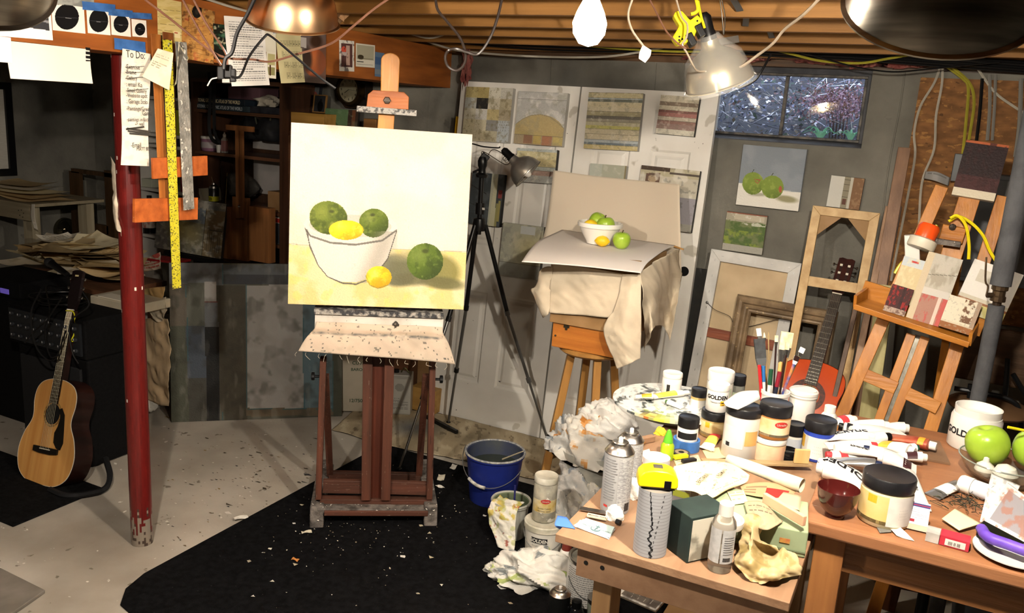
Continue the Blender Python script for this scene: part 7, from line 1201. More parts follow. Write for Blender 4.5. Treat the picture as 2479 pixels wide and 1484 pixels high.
# ================================================================== rags
ragm = mat('rag_cloth','vcol',rough=.95,spec=.05,bump=.2,bscale=200)
def rag(name,label,c,r3,seed,stains=(),base='cfccc4',n=64,amp=.38,group='white paint rags',rot=0,fr=1.7):
    V = [];h = n//2;C = [];sd = np.random.default_rng(seed).uniform(0,60,4);th = np.linspace(0,2*math.pi,n,endpoint=False);ph = np.linspace(.02,math.pi*.62,h+1);T,P_ = np.meshgrid(th,ph);d = np.stack([np.sin(P_)*np.cos(T),np.sin(P_)*np.sin(T),np.cos(P_)],-1)
    a = fnoise(d[...,0]*fr+d[...,2]*1.7+sd[0],d[...,1]*fr+d[...,2]*1.1+sd[1],1,seed,3);rid = 1-np.abs(a)*1.1;e = fnoise(d[...,0]*5+sd[2],d[...,1]*5+d[...,2]*4+sd[3],1,seed+1,2);k = 1+amp*(rid-.55)*.6+.035*e;q_ = d*k[...,None]*np.array(r3);z_ = q_[...,2];z_ = np.maximum(z_,-.02*r3[2]);q_[...,2] = z_
    cr,sr = math.cos(rot),math.sin(rot);q_ = np.stack([q_[...,0]*cr-q_[...,1]*sr,q_[...,0]*sr+q_[...,1]*cr,q_[...,2]],-1);PTS = q_+np.array(c);b = MB();b.add([tuple(v) for v in PTS.reshape(-1,3)],[(i*n+j,i*n+(j+1) % n,(i+1)*n+(j+1) % n,(i+1)*n+j)[::-1] for i in range(h) for j in range(n)]+[tuple(range(n))])
    cc = np.ones((h,n,3))*hx(base);mid = d[:-1];
    for kk,(cl,thr,fq) in enumerate(stains): m = np.clip((fnoise(mid[...,0]*fq+mid[...,2],mid[...,1]*fq+mid[...,2]*2,1,seed+7*kk+3,3)-thr)/.5,0,1);cc = cc*(1-m[...,None]*.75)+hx(cl)*m[...,None]*.75
    cols = np.vstack([cc.reshape(-1,3),hx(base)[None]]);return tag(b.build(name,ragm,cols=cols,smooth=1.4),label,'rag',group)
GS = [('c98a34',1.2,3),('8a8f92',1.1,4),('6f7c3c',1.7,4)]
q = onz(1420,1235,0);b = MB();b.lathe([(0,0.009),(.13,.009),(.15,.32),(.147,.32),(.12,.03),(0,.03)],32,M=basez(q),cap=False);tag(b.build('rag_bin',mat('grimy_white'),smooth=.8),'white bin buried under the heap of paint rags','bin')
rag('paint_rag','big rag with orange and grey smears on the heap beside the table',(q[0]-.0,q[1],.29),(.19,.17,.21),3,[('c27a30',.9,3),('8f98a0',.8,3),('a8682c',1.4,6)],n=80);rag('paint_rag','clean white rag draped over the top of the rag heap',(q[0]+.05,q[1]+.02,.43),(.14,.13,.13),8,[],'d9d7d2',n=80)
rag('paint_rag','grey shadowed rag on the left flank of the rag heap',(q[0]-.12,q[1]-.03,.30),(.10,.09,.16),14,[('6e757c',.6,3)],'bdbcb8');rag('paint_rag','rag with bluish folds hanging low on the rag heap',(q[0]-.02,q[1]-.10,.14),(.12,.09,.16),17,[('9aa6b4',.9,4)],'c9c8c4',n=72);rag('paint_rag','crumpled rag at the foot of the rag heap beside the tall jar',(q[0]-.09,q[1]-.15,.0095),(.10,.08,.17),22,[('a8aaa8',.8,4)],'c6c4be');rag('paint_rag','rag tucked under the table edge at the foot of the heap',(q[0]+.06,q[1]-.15,.0095),(.12,.08,.20),25,[('9c9a90',.9,4),('c9c27c',1.5,4)],'bfbdb6')
q = onz(1290,1408,.0095);rag('paint_rag','large wrinkled rag with green smears lying on the rug',q+np.array([0,.03,0]),(.19,.13,.11),31,[('5c6468',1.0,3),('8a9a4c',1.3,4)],'cfcdc6',n=90,rot=.4);rag('paint_rag','small rag end trailing left of the large wrinkled rag',q+np.array([-.14,-.02,0]),(.07,.05,.045),33,[('9aa85c',1.0,4)],'c9c7be')
gq = onz(1232,1292,.009);s = Sheet([[gq+np.array(v) for v in ((-.05,-.01,.172),(.01,-.03,.18),(.07,-.01,.175))],[gq+np.array(v) for v in ((-.06,-.085,.168),(.0,-.095,.172),(.07,-.075,.17))],[gq+np.array(v) for v in ((-.05,-.11,.10),(.01,-.115,.11),(.075,-.10,.11))],[gq+np.array(v) for v in ((-.01,-.13,.05),(.03,-.13,.055),(.09,-.12,.05))],[gq+np.array(v) for v in ((.02,-.15,.012),(.05,-.155,.012),(.10,-.15,.012))]],36,60,'cdcabf',wob=.006,seed=4,wsc=.05)
s.noise('b9a24c',.85,14,.2,.6,3,mask=s.V < .45);s.noise('9aa05c',.5,12,.5,.6,6);s.noise('8a3a2c',.7,9,1.6,.3,8);tag(s.build('paint_rag',.0015,ragm),'yellow stained rag hanging out of the pale tub','rag','white paint rags')
# ================================================================== cans at the table foot
q = onz(1418,1452,.009);R = .082;pcn = thing('paint_can','gallon paint can with white and green label beside the table leg','can',q);b = MB();b.lathe([(0,0),(R,0),(R*1.02,.004),(R,.01),(R,.18),(R*1.02,.186),(R*1.0,.192),(R*.9,.19),(R*.86,.182),(0,.182)],40,M=basez(q),cap=False);b.build('body',mat('can_metal'),parent=pcn,smooth=.7);lab(pcn,q,R,.012,.178,-100,28,wlab);lab(pcn,q,R,.012,.178,28,120,mat('dark_green_label','1e3a2a',rough=.5))
Mq = basez(q,camrot(q));P0 = lambda u,v: tuple(Mq @ Vector((math.sin(math.radians(-62+80*u))*(R+.0014),-math.cos(math.radians(-62+80*u))*(R+.0014),.02+.15*v)))
b = MB();gg = random.Random(2)
for k in range(17):
    x = 0
    while x < 1: e = min(x+gg.uniform(.04,.12),1);b.add([P0(x,k/17),P0(e,k/17),P0(e,k/17+.026),P0(x,k/17+.026)],[(0,1,2,3)]);x = e+.02
b.build('fine_print',grey_ink,parent=pcn)['kind'] = 'stuff'
b = MB();b.lathe([(R*.86,.183),(R*.84,.186),(0,.1865)],36,M=basez(q),cap=False);b.build('lid',mat('crusted_lid','9a988c','6f6e66',rough=.6,metal=.3,scale=16,bump=.3),parent=pcn);hz = [np.array(q)+[R*1.05*math.cos(a),R*1.05*math.sin(a),.12-.07*math.sin((a-4.0)/2.6*math.pi)] for a in np.linspace(4.0,6.6,16)];b = MB();b.tube(hz,.002,n=6);b.build('handle_wire',mat('wire_grey'),parent=pcn)
def aerosol(name,label,q,R,H,bodym,cat='spray can',capm=None,group=None):
    t = thing(name,label,cat,q,0,group);b = MB();M = basez(q);b.lathe([(0,0),(R*.97,0),(R,.004),(R,H*.80),(R*.97,H*.805)],32,M=M,cap=False);b.build('body',bodym,parent=t,smooth=.7);m = mat('can_metal');b = MB();b.lathe([(R*1.02,H*.80),(R*1.03,H*.812),(R*.98,H*.822),(R*.9,H*.85),(R*.66,H*.90),(R*.55,H*.905),(R*.52,H*.93),(R*.56,H*.935),(R*.5,H*.945),(R*.2,H*.935),(0,H*.935)],32,M=M,cap=False);b.build('dome',m,parent=t,smooth=.6);b = MB();b.lathe([(R*.16,H*.93),(R*.16,H*.99),(R*.1,H),(0,H)],12,M=M,cap=False);b.build('nozzle',capm or wpl,parent=t,smooth=True);return t
q = onz(1350,1508,.009);aerosol('spray_can','short spray can with silver dome at the bottom edge beside the paint can',q,26*dep(q)/F,.155,mat('black_tin'))
q = onz(1392,1512,.009);lathe_thing('ink_bottle','small black capped bottle at the bottom edge below the paint can','bottle',q,[('body',[(0,0),(.03,0),(.032,.05),(.02,.072),(.016,.075)],mat('dark_glass','15161a',rough=.1)),('cap',[(.019,.072),(.019,.1),(.012,.104),(0,.104)],black)])
q = onz(1445,1500,.009);lathe_thing('clear_jar','clear glass jar with lid behind the front table leg','jar',q,[('body',[(0,0),(.04,0),(.042,.07),(.04,.08)],mat('dull_glass','6f7468',rough=.15)),('lid',[(.043,.078),(.043,.094),(0,.095)],mat('can_metal'))])
q = onz(1368,1375,.009);lathe_thing('glue_bottle','white glue bottle with maroon cap behind the paint can','bottle',q,[('body',[(0,0),(.03,0),(.031,.06),(.024,.085),(.02,.09)],wpl),('cap',[(.022,.088),(.02,.115),(.008,.125)],mat('maroon_plastic','6a2a22',rough=.4)),('nozzle',[(.009,.122),(.004,.16),(0,.16)],mat('clear_tip','c4beb4',rough=.3))])
# sketches on a crate on the lower shelf
c0 = onz(1572,1428,.30);b = MB();b.box(AX0+.12,c0[1]-.15,.179,AX1-.12,c0[1]+.2,.298);tag(b.build('slat_crate',mat('kraft_card'),bev=.003),'brown box under the sketch stack on the lower table shelf','box')
def sk(s): s.rect(.04,.03,.96,.97,'6f665c');s.noise('4a443e',.6,20,.1,.8,3);s.rect(.15,.25,.6,.8,'55504a',.8);[s.line([(.1+.2*i,.05),(.3+.16*i,.95)],.012,'c4bcae',.7,uv=True) for i in range(4)];s.line([(.05,.2),(.95,.35)],.012,'c0b8aa',.8,uv=True)
for k in range(4):
    s = Sheet([[onz(1556+4*k,1372,.301+.005*k),onz(1650-2*k,1412+k,.301+.005*k)],[onz(1488+3*k,1440,.301+.005*k),onz(1588,1482-k,.301+.005*k)]],50,50,'cfcac0')
    if k == 3: sk(s)
    tag(s.build('charcoal_sketch',.003),['bottom sheet','second sheet','third sheet','charcoal drawing on top'][k]+' of the sketch stack on the lower table shelf','drawing','sketch stack')
s = Sheet([[onz(1502,1360,.31),onz(1545,1372,.31)],[onz(1492,1425,.31),onz(1512,1425,.31)]],4,4,'6a8fc4');tag(s.build('blue_paper',.002),'plain blue paper sticking out left of the sketch stack','paper')
g = random.Random(77);b = MB()
for k in range(260):
    x,y = (g.uniform(380,780),g.uniform(1010,1330)) if k % 3 else (g.gauss(640,70),g.gauss(1150,50));q = onz(x,y,.0012)
    if q[0] > rx0-.02 and q[1] < ry1: continue
    r_ = g.uniform(.003,.009) if k % 7 else g.uniform(.01,.022);a = g.uniform(0,6);n = g.randint(3,6);b.add([q+np.array([r_*g.uniform(.4,1.6)*math.cos(a+6.283*i/n),r_*g.uniform(.2,.6)*math.sin(a+6.283*i/n),g.uniform(0,.002)]) for i in range(n)],[tuple(range(n))],col=g.choice([(.25,.22,.18),(.3,.27,.22),(.38,.33,.25),(.8,.78,.74),(.5,.42,.25),(.2,.2,.2)]))
tag(b.build('floor_flecks',VCP),'dark and pale flecks scattered on the concrete left of the rug','flecks',kind='stuff')
# ================================================================== low table (A): jars, cans, papers
def ta_(x,y,dz=0.0): return onz(x,y,AZ+.0008+dz)
def tb_(x,y,dz=0.0): return onz(x,y,BZT+.0008+dz)
def rad(wpx,q): return wpx/2*dep(q)/F
def hgt(hpx,q): return hpx*dep(q)/F*1.02
clearp = mat('frosted_plastic','d2cfc6','c4c1b6',rough=.35,scale=5)
ochre = mat('amber_jar','b9a06a','a88d54',rough=.3,scale=6);yst = mat('yellow_sticker','d8a828',rough=.6)
# palette with paint
q = ta_(1622,1000);pr_ = .205;Mp = basez(q+[0,0,.035]);pal_ = thing('round_palette','round turntable palette smeared with green and yellow paint at the table back','palette',q)
b = MB();NR,NT = 40,72;V = [(0,0,.008)];
for i in range(1,NR+1): V += [(pr_*i/NR*math.cos(2*math.pi*j/NT),pr_*i/NR*math.sin(2*math.pi*j/NT),.008) for j in range(NT)]
V += [(pr_*math.cos(2*math.pi*j/NT),pr_*math.sin(2*math.pi*j/NT),0) for j in range(NT)];Fc = [(0,1+j,1+(j+1) % NT) for j in range(NT)];
for i in range(NR): Fc += [(1+i*NT+j,1+(i+1)*NT+j,1+(i+1)*NT+(j+1) % NT,1+i*NT+(j+1) % NT) for j in range(NT)] if i < NR else []
Fc += [tuple(1+NR*NT+j for j in range(NT))[::-1]];Fc = Fc[:NT]+Fc[NT:]
WV = [Mp @ Vector(v) for v in V];cen = np.array([np.mean([[WV[i][k] for k in range(3)] for i in f],axis=0) for f in Fc]);d_ = cen-EYE;z_ = d_ @ FW;PX = IW/2+F*(d_ @ RT)/z_;PY = IH/2-F*(d_ @ UP)/z_
cc = np.ones((len(Fc),3))*hx('c9cac6')
def pm(m,c,a): 
    global cc
    cc = cc*(1-(m*a)[:,None])+hx(c)*(m*a)[:,None]
n1 = lambda s_,sd,t,so=.4: np.clip((fnoise(PX,PY*1.6,s_,sd)-t)/so,0,1)
pm(n1(14,2,.5),'3a4040',.9);pm(n1(10,3,.7),'8f9496',.8);pm(n1(9,5,.3)*np.exp(-((PX-1580)/40)**2-((PY-1005)/18)**2),'6f8a2a',1);pm(np.exp(-((PX-1600)/30)**2-((PY-1018)/8)**2)*1.2.__float__(),'b9c24c',.9);pm(np.exp(-((PX-1572)/22)**2-((PY-1005)/6)**2),'c8a83c',.9);pm(np.exp(-((PX-1562)/10)**2-((PY-1012)/4)**2),'b5642c',.9);pm(n1(8,8,.4)*np.exp(-((PX-1560)/30)**2-((PY-1030)/16)**2),'5f7a2c',1);pm(n1(12,12,.2)*np.exp(-((PX-1580)/30)**2-((PY-950)/10)**2),'2a2e30',.9)
b.add([tuple(v) for v in WV],Fc);b.build('disc',mat('wet_paint','vcol',rough=.35),parent=pal_,cols=np.clip(cc,0,1));b = MB();b.lathe([(0,0),(.13,0),(.13,.035),(0,.035)],28,M=basez(q),cap=False);b.build('turntable',mat('grimy_white'),parent=pal_)
PZ_ = AZ+.0445
def ptube(name,label,cap,end,z,wpx,bodym,capm=None,band=None,txt=None,flip=False,group='paint tubes',lift=0.0,tcol=None):
    """paint tube from cap pixel to crimped-end pixel, lying at height z"""
    A,B = onz(*cap,z),onz(*end,z);r = rad(wpx,(A+B)/2);d = B-A;L = np.linalg.norm(d);y = d/L;zz = np.array([0,0,1.]);x = np.cross(y,zz);M = Matrix([[x[i],y[i],zz[i],(A+[0,0,r*.72+lift])[i]] for i in range(3)]+[[0,0,0,1]]);t = thing(name,label,'paint tube',A,0,group)
    secs = [(0.10,r*.55,r*.55),(.13,r,r*.72),(.35,r*1.05,r*.66),(.7,r*1.15,r*.42),(.93,r*1.28,.0035),(1.0,r*1.28,.002)];n = 16;V = [(w_*math.cos(2*math.pi*j/n),L*s_,h_*math.sin(2*math.pi*j/n)+(h_-r*.72)*.9) for s_,w_,h_ in secs for j in range(n)]
    b = MB();b.add(V,[(i*n+j,(i+1)*n+j,(i+1)*n+(j+1) % n,i*n+(j+1) % n) for i in range(len(secs)-1) for j in range(n)]+[tuple(range(n)),tuple((len(secs)-1)*n+j for j in range(n))[::-1]],M=M);b.build('tube_body',bodym,parent=t,smooth=.9)
    b = MB();b.lathe([(0,-.02*L),(r*.5,-.02*L),(r*.55,.0),(r*.55,.11*L),(0,.11*L)],14,M=M @ Matrix.Rotation(-math.pi/2,4,'X'),cap=False);b.build('cap',capm or wpl,parent=t,smooth=.7)
    if band:
        for (s0,s1,mt) in band:
            def hb(s_): return np.interp(s_,[q_[0] for q_ in secs],[q_[1] for q_ in secs]),np.interp(s_,[q_[0] for q_ in secs],[q_[2] for q_ in secs])
            V = []
            for s_ in (s0,(s0+s1)/2,s1):
                w_,h_ = hb(s_);V += [((w_+.0006)*math.cos(a),L*s_,(h_+.0008)*math.sin(a)+(h_-r*.72)*.9) for a in np.linspace(.12,math.pi-.12,11)]
            b = MB();b.add(V,[(i*11+j,(i+1)*11+j,(i+1)*11+j+1,i*11+j+1) for i in range(2) for j in range(10)],M=M);b.build('band',mt,parent=t,smooth=True)
    if txt:
        s_,p0,sz = txt;b = MB();Mt = M @ Matrix.Translation((0,L*p0,0)) @ Matrix.Rotation(math.pi/2 if not flip else -math.pi/2,4,'Z');tv,tf = text_geo(s_,sz*r*1.3,.03,'CENTER');sg = -1 if flip else 1
        def tz(yy): s1 = yy/L;h1 = np.interp(s1,[k[0] for k in secs],[k[2] for k in secs]);return h1+(h1-r*.72)*.9
        b.add([(-sg*(y_-.35*sz*r),L*p0+sg*x_,tz(L*p0+sg*x_)*math.sqrt(max(1-((y_-.35*sz*r)/(1.1*r))**2,0))+.0012) for x_,y_ in tv],tf,M=M);b.build('lettering',tcol or inkk,parent=t)
    return t
wt = mat('tube_white','dedcd6','cfcdc8',rough=.4,scale=10);foil = mat('tube_foil','a9a8a6',rough=.3,metal=.8);ybd = mat('yellow_band','d9b62e','e2c860',rough=.5,scale=30);rbd = mat('red_band','b8343a',rough=.5)
ptube('paint_tube','long white and yellow tube lying on the round palette',(1664,958),(1560,966),PZ_,22,wt,band=[(.3,.75,ybd)]);ptube('paint_tube','squeezed yellow-orange tube overhanging the left of the palette',(1586,966),(1538,962),PZ_+.012,18,wt,band=[(.2,.7,mat('orange_band','d8902c','e0b03a',rough=.5,scale=20))]);ptube('paint_tube','small white tube with green paint at its cap on the palette',(1612,978),(1652,990),PZ_,18,wt,mat('green_smear','4a6a3a',rough=.4))
q = onz(1624,950,PZ_);jar('white_jar','white lidded jar with barcode standing on the palette',q,rad(47,q),hgt(50,q),.22,wpl,wpl,[(.12,.55,-30,70,wlab),(.15,.5,-28,-8,inkk)])
# back row
q = ta_(1736,990);jar('clear_tub','big clear tub with white lid behind the other jars',q,rad(62,q),hgt(96,q),.26,wpl,clearp,[(.35,.62,-60,60,mat('sage_label','9aa88a','b9c0aa',rough=.6,scale=10))])
q = ta_(1780,985);jar('paint_jar','black lidded jar with red oval label at the very back',q,rad(34,q),hgt(80,q),.3,blid,mat('smoky_jar','6a6a64',rough=.25),[(.08,.5,-80,80,mat('sage_label'))],oval=(.36,20,1.0))
q = ta_(1686,1010);jar('paint_jar','narrow amber jar with black lid between palette and stacked jars',q,rad(38,q),hgt(72,q),.26,blid,ochre,[(.16,.66,-70,70,wlab)])
q = ta_(1726,1052);jh = hgt(62,q);jr = rad(66,q);jar('paint_jar','cream labelled black lidded jar at the bottom of the jar stack',q,jr,jh,.32,blid,ochre,[(.12,.62,-80,80,cream),(.42,.62,-38,-18,yst),(.12,.2,-80,80,inkk)]);q = q+[0,0,jh+.001]
t = jar('lettered_jar','white jar with bold black lettering stacked on the cream jar',q,rad(52,q),hgt(66,q),.22,wpl,wpl,[],txt=[('GOLDEN',.50,.52,.04),('Titanium White',.36,.2,0)]);lab(t,q,rad(52,q),hgt(18,q),hgt(30,q),18,44,yst,'sale_sticker');ctext(t,q,rad(52,q)+.001,[('25%',hgt(24,q),.006,.02),('OFF',hgt(19,q),.005,.02)],inkk,31)
# brush pot
q = ta_(1866,1030);bR = rad(64,q);bp = thing('brush_pot','white pail used as a pot for brushes and markers','pot',q);bh = hgt(88,q);b = MB();b.lathe([(0,0),(bR*.88,0),(bR,bh-.012),(bR*1.06,bh-.012),(bR*1.06,bh),(bR*.96,bh),(bR*.84,.006),(0,.006)],36,M=basez(q),cap=False);b.build('pot',wpl,parent=bp,smooth=.6)
def brush(name,label,top,base_off,hand,fer,bris,bl,w_,flat=True,dd=0.0):
    B = q+np.array([base_off[0]*bR,base_off[1]*bR,.01]);T = atd(*top,dep(q)+dd);d = nrm(T-B);L = np.linalg.norm(T-B);t = thing(name,label,'brush' if bris is not None else 'marker',B,0,'brushes in the white pot')
    if bris is None:
        b = MB();b.tube([B,B+d*L*.74],w_,n=10);b.build('barrel',hand,parent=t,smooth=True);b = MB();b.tube([B+d*L*.72,T],w_*1.08,n=10);b.build('cap',fer,parent=t,smooth=True)
    else:
        b = MB();b.tube([B,B+d*(L-bl*2.2),B+d*(L-bl*1.5)],[w_*.35,w_*.55,w_*.6],n=8);b.build('handle',hand,parent=t,smooth=True);b = MB();b.bar(B+d*(L-bl*1.55),B+d*(L-bl*.9),w_*1.15,w_*.7,RT,w2=w_*2.0);b.build('ferrule',fer,parent=t,bev=.0008);b = MB();b.bar(B+d*(L-bl*.92),T,w_*2.0,w_*.65,RT,w2=w_*2.1 if flat else w_*.5);b.build('bristles',bris,parent=t,bev=.001)
    return t
pw = mat('brush_birch','c99a5c','b58444',rough=.35,scale=8);fe = mat('ferrule','a8a6a2',rough=.25,metal=1);hog = mat('hog_bristle','d8cdb0','b9ab86',rough=.8,scale=60);grb = mat('grey_bristle','3e4042','2c2e30',rough=.8,scale=60);wb_ = mat('white_bristle','dcdad4',rough=.7)
brush('wide_brush','wide grey bristled brush leaning left in the white pot',(1838,820),(-.3,-.3),mat('slate_handle','4a4c4e',rough=.5),mat('slate_handle'),grb,.075,.018);brush('flat_brush','white tipped brush highest in the white pot',(1836,795),(-.1,.3),mat('dark_handle','2a1a18',rough=.3),fe,wb_,.03,.008,dd=.04);brush('round_brush','thin pale round brush beside the wide grey brush',(1850,805),(-.2,.1),pw,fe,hog,.02,.005,False);brush('thin_stick','bare twig-like stick in the white pot',(1860,803),(-.1,.2),mat('twig_tan','8f7a54',rough=.7),mat('twig_tan'),mat('twig_tan'),.02,.004,False)
brush('filbert_brush','small filbert brush in the middle of the white pot',(1880,812),(0,.3),mat('dark_handle'),fe,hog,.025,.006);brush('mop_brush','thick handled brush with long silver ferrule in the white pot',(1900,803),(.1,-.2),pw,fe,hog,.07,.012,True);brush('mop_brush','broad pale bristled brush right of the thick handled brush',(1912,805),(.25,.2),pw,fe,hog,.06,.013,True,.03);brush('flat_brush','short hog brush low on the right of the white pot',(1908,828),(.3,0),mat('dark_handle'),fe,hog,.03,.007,True,-.02);brush('angled_brush','white bristled brush leaning far right out of the pot',(1944,842),(-.2,.1),mat('olive_handle','6a6440',rough=.4),fe,wb_,.022,.009,True,.02)
brush('flat_brush','brush with orange and blue label leaning right in the pot',(1930,862),(.0,-.3),mat('label_handle','c87a2c','2c4a8a',rough=.4,scale=30),wb_,mat('dark_handle'),.02,.009,True,-.02)
brush('marker_pen','red marker in the white pot',(1838,884),(-.55,-.2),mat('red_barrel','c0262a',rough=.35),mat('red_barrel'),None,0,.0055,dd=-.03);brush('marker_pen','blue capped white marker in the white pot',(1848,886),(-.45,-.1),mat('white_barrel','d4d2cc',rough=.35),mat('blue_cap','2f6aa8',rough=.35),None,0,.0055,dd=-.02);brush('marker_pen','green capped white marker in the white pot',(1867,894),(-.3,-.5),mat('white_barrel'),mat('green_cap','1f4a34',rough=.35),None,0,.007,dd=-.05);brush('marker_pen','maroon marker slanting right in the white pot',(1888,900),(-.1,-.6),mat('navy_barrel','1c2030',rough=.35),mat('maroon_cap','7a1c2a',rough=.35),None,0,.007,dd=-.05)
q = ta_(1934,1030);R = rad(62,q);h_ = hgt(90,q);t = jar('white_tub','plain white tub with ridged lid beside the brush pot',q,R,h_,.0,None,wpl,cat='tub');b = MB();b.lathe([(R*1.02,h_*.80),(R*1.08,h_*.84),(R*1.06,h_*.88),(R*1.10,h_*.9),(R*1.10,h_*.97),(R*1.02,h_),(R*.85,h_-.004),(0,h_-.004)],36,M=basez(q),cap=False);b.build('lid',wpl,parent=t,smooth=.5);b = MB();b.lathe([(0,h_-.003),(.008,h_-.003)],12,M=basez(q),cap=False);b.build('lid_mark',mat('maroon_plastic'),parent=t)
# front row
q = ta_(1787,1103);R = rad(84,q);h_ = hgt(126,q);t = jar('tall_jar','tall translucent jar of white paint with black lid in the front row',q,R,h_,.16,blid,mat('milky_jar','d0cdc6','bebbb2',rough=.3,scale=4),[(.25,.66,-70,10,wlab),(.32,.6,14,60,mat('tan_label','d0a868','c09450',rough=.6,scale=10)),(.26,.34,-50,-34,inkk)])
z = AZ+h_;s = Sheet([[onz(1752,975,z+.006),onz(1790,950,z+.03),onz(1836,946,z+.03)],[onz(1760,984,z+.006),onz(1798,966,z+.034),onz(1838,958,z+.03)],[onz(1786,992,z+.004),onz(1812,980,z+.02),onz(1840,966,z+.02)]],14,10,'d9d7d3');tag(s.build('flattened_tube',.004,VCP),'flattened white tube lying on the tall jar lid','paint tube')
q = ta_(1858,1113);R = rad(76,q);h_ = hgt(62,q);jar('paint_jar','peach labelled jar with white lid at the bottom of the front stack',q,R,h_,.22,wpl,mat('peach_jar','d8b890','c49a6c',rough=.4,scale=10),[(.1,.72,-70,70,mat('peach_label','dcc0a0','cf9f80',rough=.6,scale=16))]);q = q+[0.004,0,h_+.001]
jar('paint_jar','orange tinted jar with red oval and speckled black lid on top of the front stack',q,rad(76,q),hgt(82,q),.34,blid,mat('orange_jar','b8814a','a06a34',rough=.3,scale=6),[(.1,.62,-75,75,mat('buff_label','d0ab74','e0cfae',rough=.6,scale=14)),(.1,.17,-75,75,inkk)],oval=(.48,28,1.0))
q = ta_(1918,1088);jar('paint_jar','small black lidded jar with grey label right of the front stack',q,rad(46,q),hgt(66,q),.42,blid,clearp,[(.05,.5,-70,70,mat('grey_blue_label','b5bcc4',rough=.6))])
q = ta_(1975,1108);jar('paint_jar','blue paint jar with white label and black lid at the right of the jars',q,rad(72,q),hgt(98,q),.28,blid,mat('blue_jar','2a3f9a',rough=.25),[(.08,.62,-90,90,wlab),(.3,.6,-90,-55,yst)],txt=[('- - - - -',.30,.2,0),('- - - - -',.22,.2,0),('- - - -',.38,.2,0)],tmat=grey_ink)
q = ta_(1904,1118);jar('low_pot','low black pot in front of the stacked jars',q,rad(46,q),hgt(32,q),.55,mat('gloss_black','101012',rough=.12),mat('gloss_black'))
q = ta_(2004,1030,.0);q = tb_(2004,1026);lathe_thing('white_bottle','small white round-shouldered bottle behind the blue jar','bottle',q,[('body',[(0,0),(rad(36,q),0),(rad(36,q),hgt(22,q)),(rad(24,q),hgt(30,q))],wpl),('cap',[(rad(26,q),hgt(28,q)),(rad(26,q),hgt(45,q)),(0,hgt(46,q))],wpl)])
b = MB();c = tb_(1978,1016);
for k in range(18): a = k*.35;b.ell(c+np.array([.022*math.cos(a),.014*math.sin(a),.006]),(.004,.004,.007),6)
tag(b.build('shell_cluster',mat('shell_white','cfcbbc',rough=.6)),'scalloped pale cluster beside the small white bottle','ornament',kind='stuff')
# blue tape roll with a jar in it
q = ta_(1660,1086);R = rad(64,q);b = MB();b.lathe([(R*.82,0),(R,0),(R,.034),(R*.82,.034),(R*.82,0)],40,M=basez(q),cap=False);tag(b.build('tape_roll',mat('blue_tape'),smooth=.6),'roll of blue masking tape holding a small jar','tape roll');q = q+[0,0,.001];jar('paint_jar','small white jar with black lid standing inside the blue tape roll',q,R*.78,hgt(80,q),.3,blid,wpl,[(.38,.58,-60,60,inkk)])
q = ta_(1613,1110);r1 = rad(32,q);lathe_thing('craft_glue','lime green squeeze bottle beside the blue tape roll','bottle',q,[('body',[(0,0),(r1,0),(r1,hgt(34,q)),(r1*.7,hgt(42,q)),(r1*.55,hgt(44,q))],mat('lime_plastic','9ab424','8aa41c',rough=.3,scale=6)),('cap',[(r1*.75,hgt(42,q)),(r1*.6,hgt(56,q)),(r1*.25,hgt(72,q)),(0,hgt(74,q))],mat('green_cone','5aa82c',rough=.3))])
def disc(name,label,q,R,h_,mt,cat,hole=0.0,mt2=None):
    t = thing(name,label,cat,q);b = MB();b.lathe([(hole,0),(R,0),(R,h_),(hole if hole else 0,h_)]+([(hole,0)] if hole else []),32,M=basez(q),cap=False);b.build('ring' if hole else 'disc',mt,parent=t,smooth=.6)
    if mt2 is not None: b = MB();b.lathe([(R*.35,h_+.0004),(R*.75,h_+.0004)],28,M=basez(q),cap=False);b.build('face',mt2,parent=t)
    return t
disc('tape_roll','flat roll of black tape in front of the blue tape roll',ta_(1648,1106),rad(42,ta_(1648,1106)),.016,mat('rubber_grey','3a3836',rough=.5),'tape roll',.008,mat('tan_core','8a7a60',rough=.7));q = ta_(1588,1122);disc('shallow_dish','shallow white plastic dish behind the yellow tape measure',q,rad(66,q),.022,mat('cloudy_lid','c9cbcc','b5b8ba',rough=.3,scale=6),'dish')
# spray cans
sm = mat('silver_spray_label','a4a4a4','8f8f90',rough=.4,scale=6)
def spray(label,x,y,w_,h_,dz=0.0):
    q = ta_(x,y);R = rad(w_,q);t = aerosol('spray_can',label,q,R,hgt(h_,q),sm,group='spray cans');H = hgt(h_,q)
    lab(t,q,R,.05*H,.78*H,5,75,mat('grey_text_label','7c7c7e','b0b0b0',rough=.5,scale=120,stretch=(1,1,3)));lab(t,q,R,.05*H,.16*H,40,66,inkk,'barcode');lab(t,q,R,.09*H,.12*H,-48,-30,redo,'red_mark');b = MB();M0 = basez(q,camrot(q));g_ = random.Random(3)
    for k in range(16):
        z = (.2+.036*k)*H;e = g_.uniform(-12,0);b.grid(4,1,lambda u,v: tuple(M0 @ Vector((math.sin(math.radians(-55+(e+55)*u))*(R+.0012),-math.cos(math.radians(-55+(e+55)*u))*(R+.0012),z+.0016*v))))
    b.build('small_print',mat('ink_grey2','6a6a6c',rough=.6),parent=t)['kind'] = 'stuff';return t
spray('front silver spray can at the left of the low table',1487,1232,70,182);spray('silver spray can partly hidden behind the front one',1516,1180,62,150)
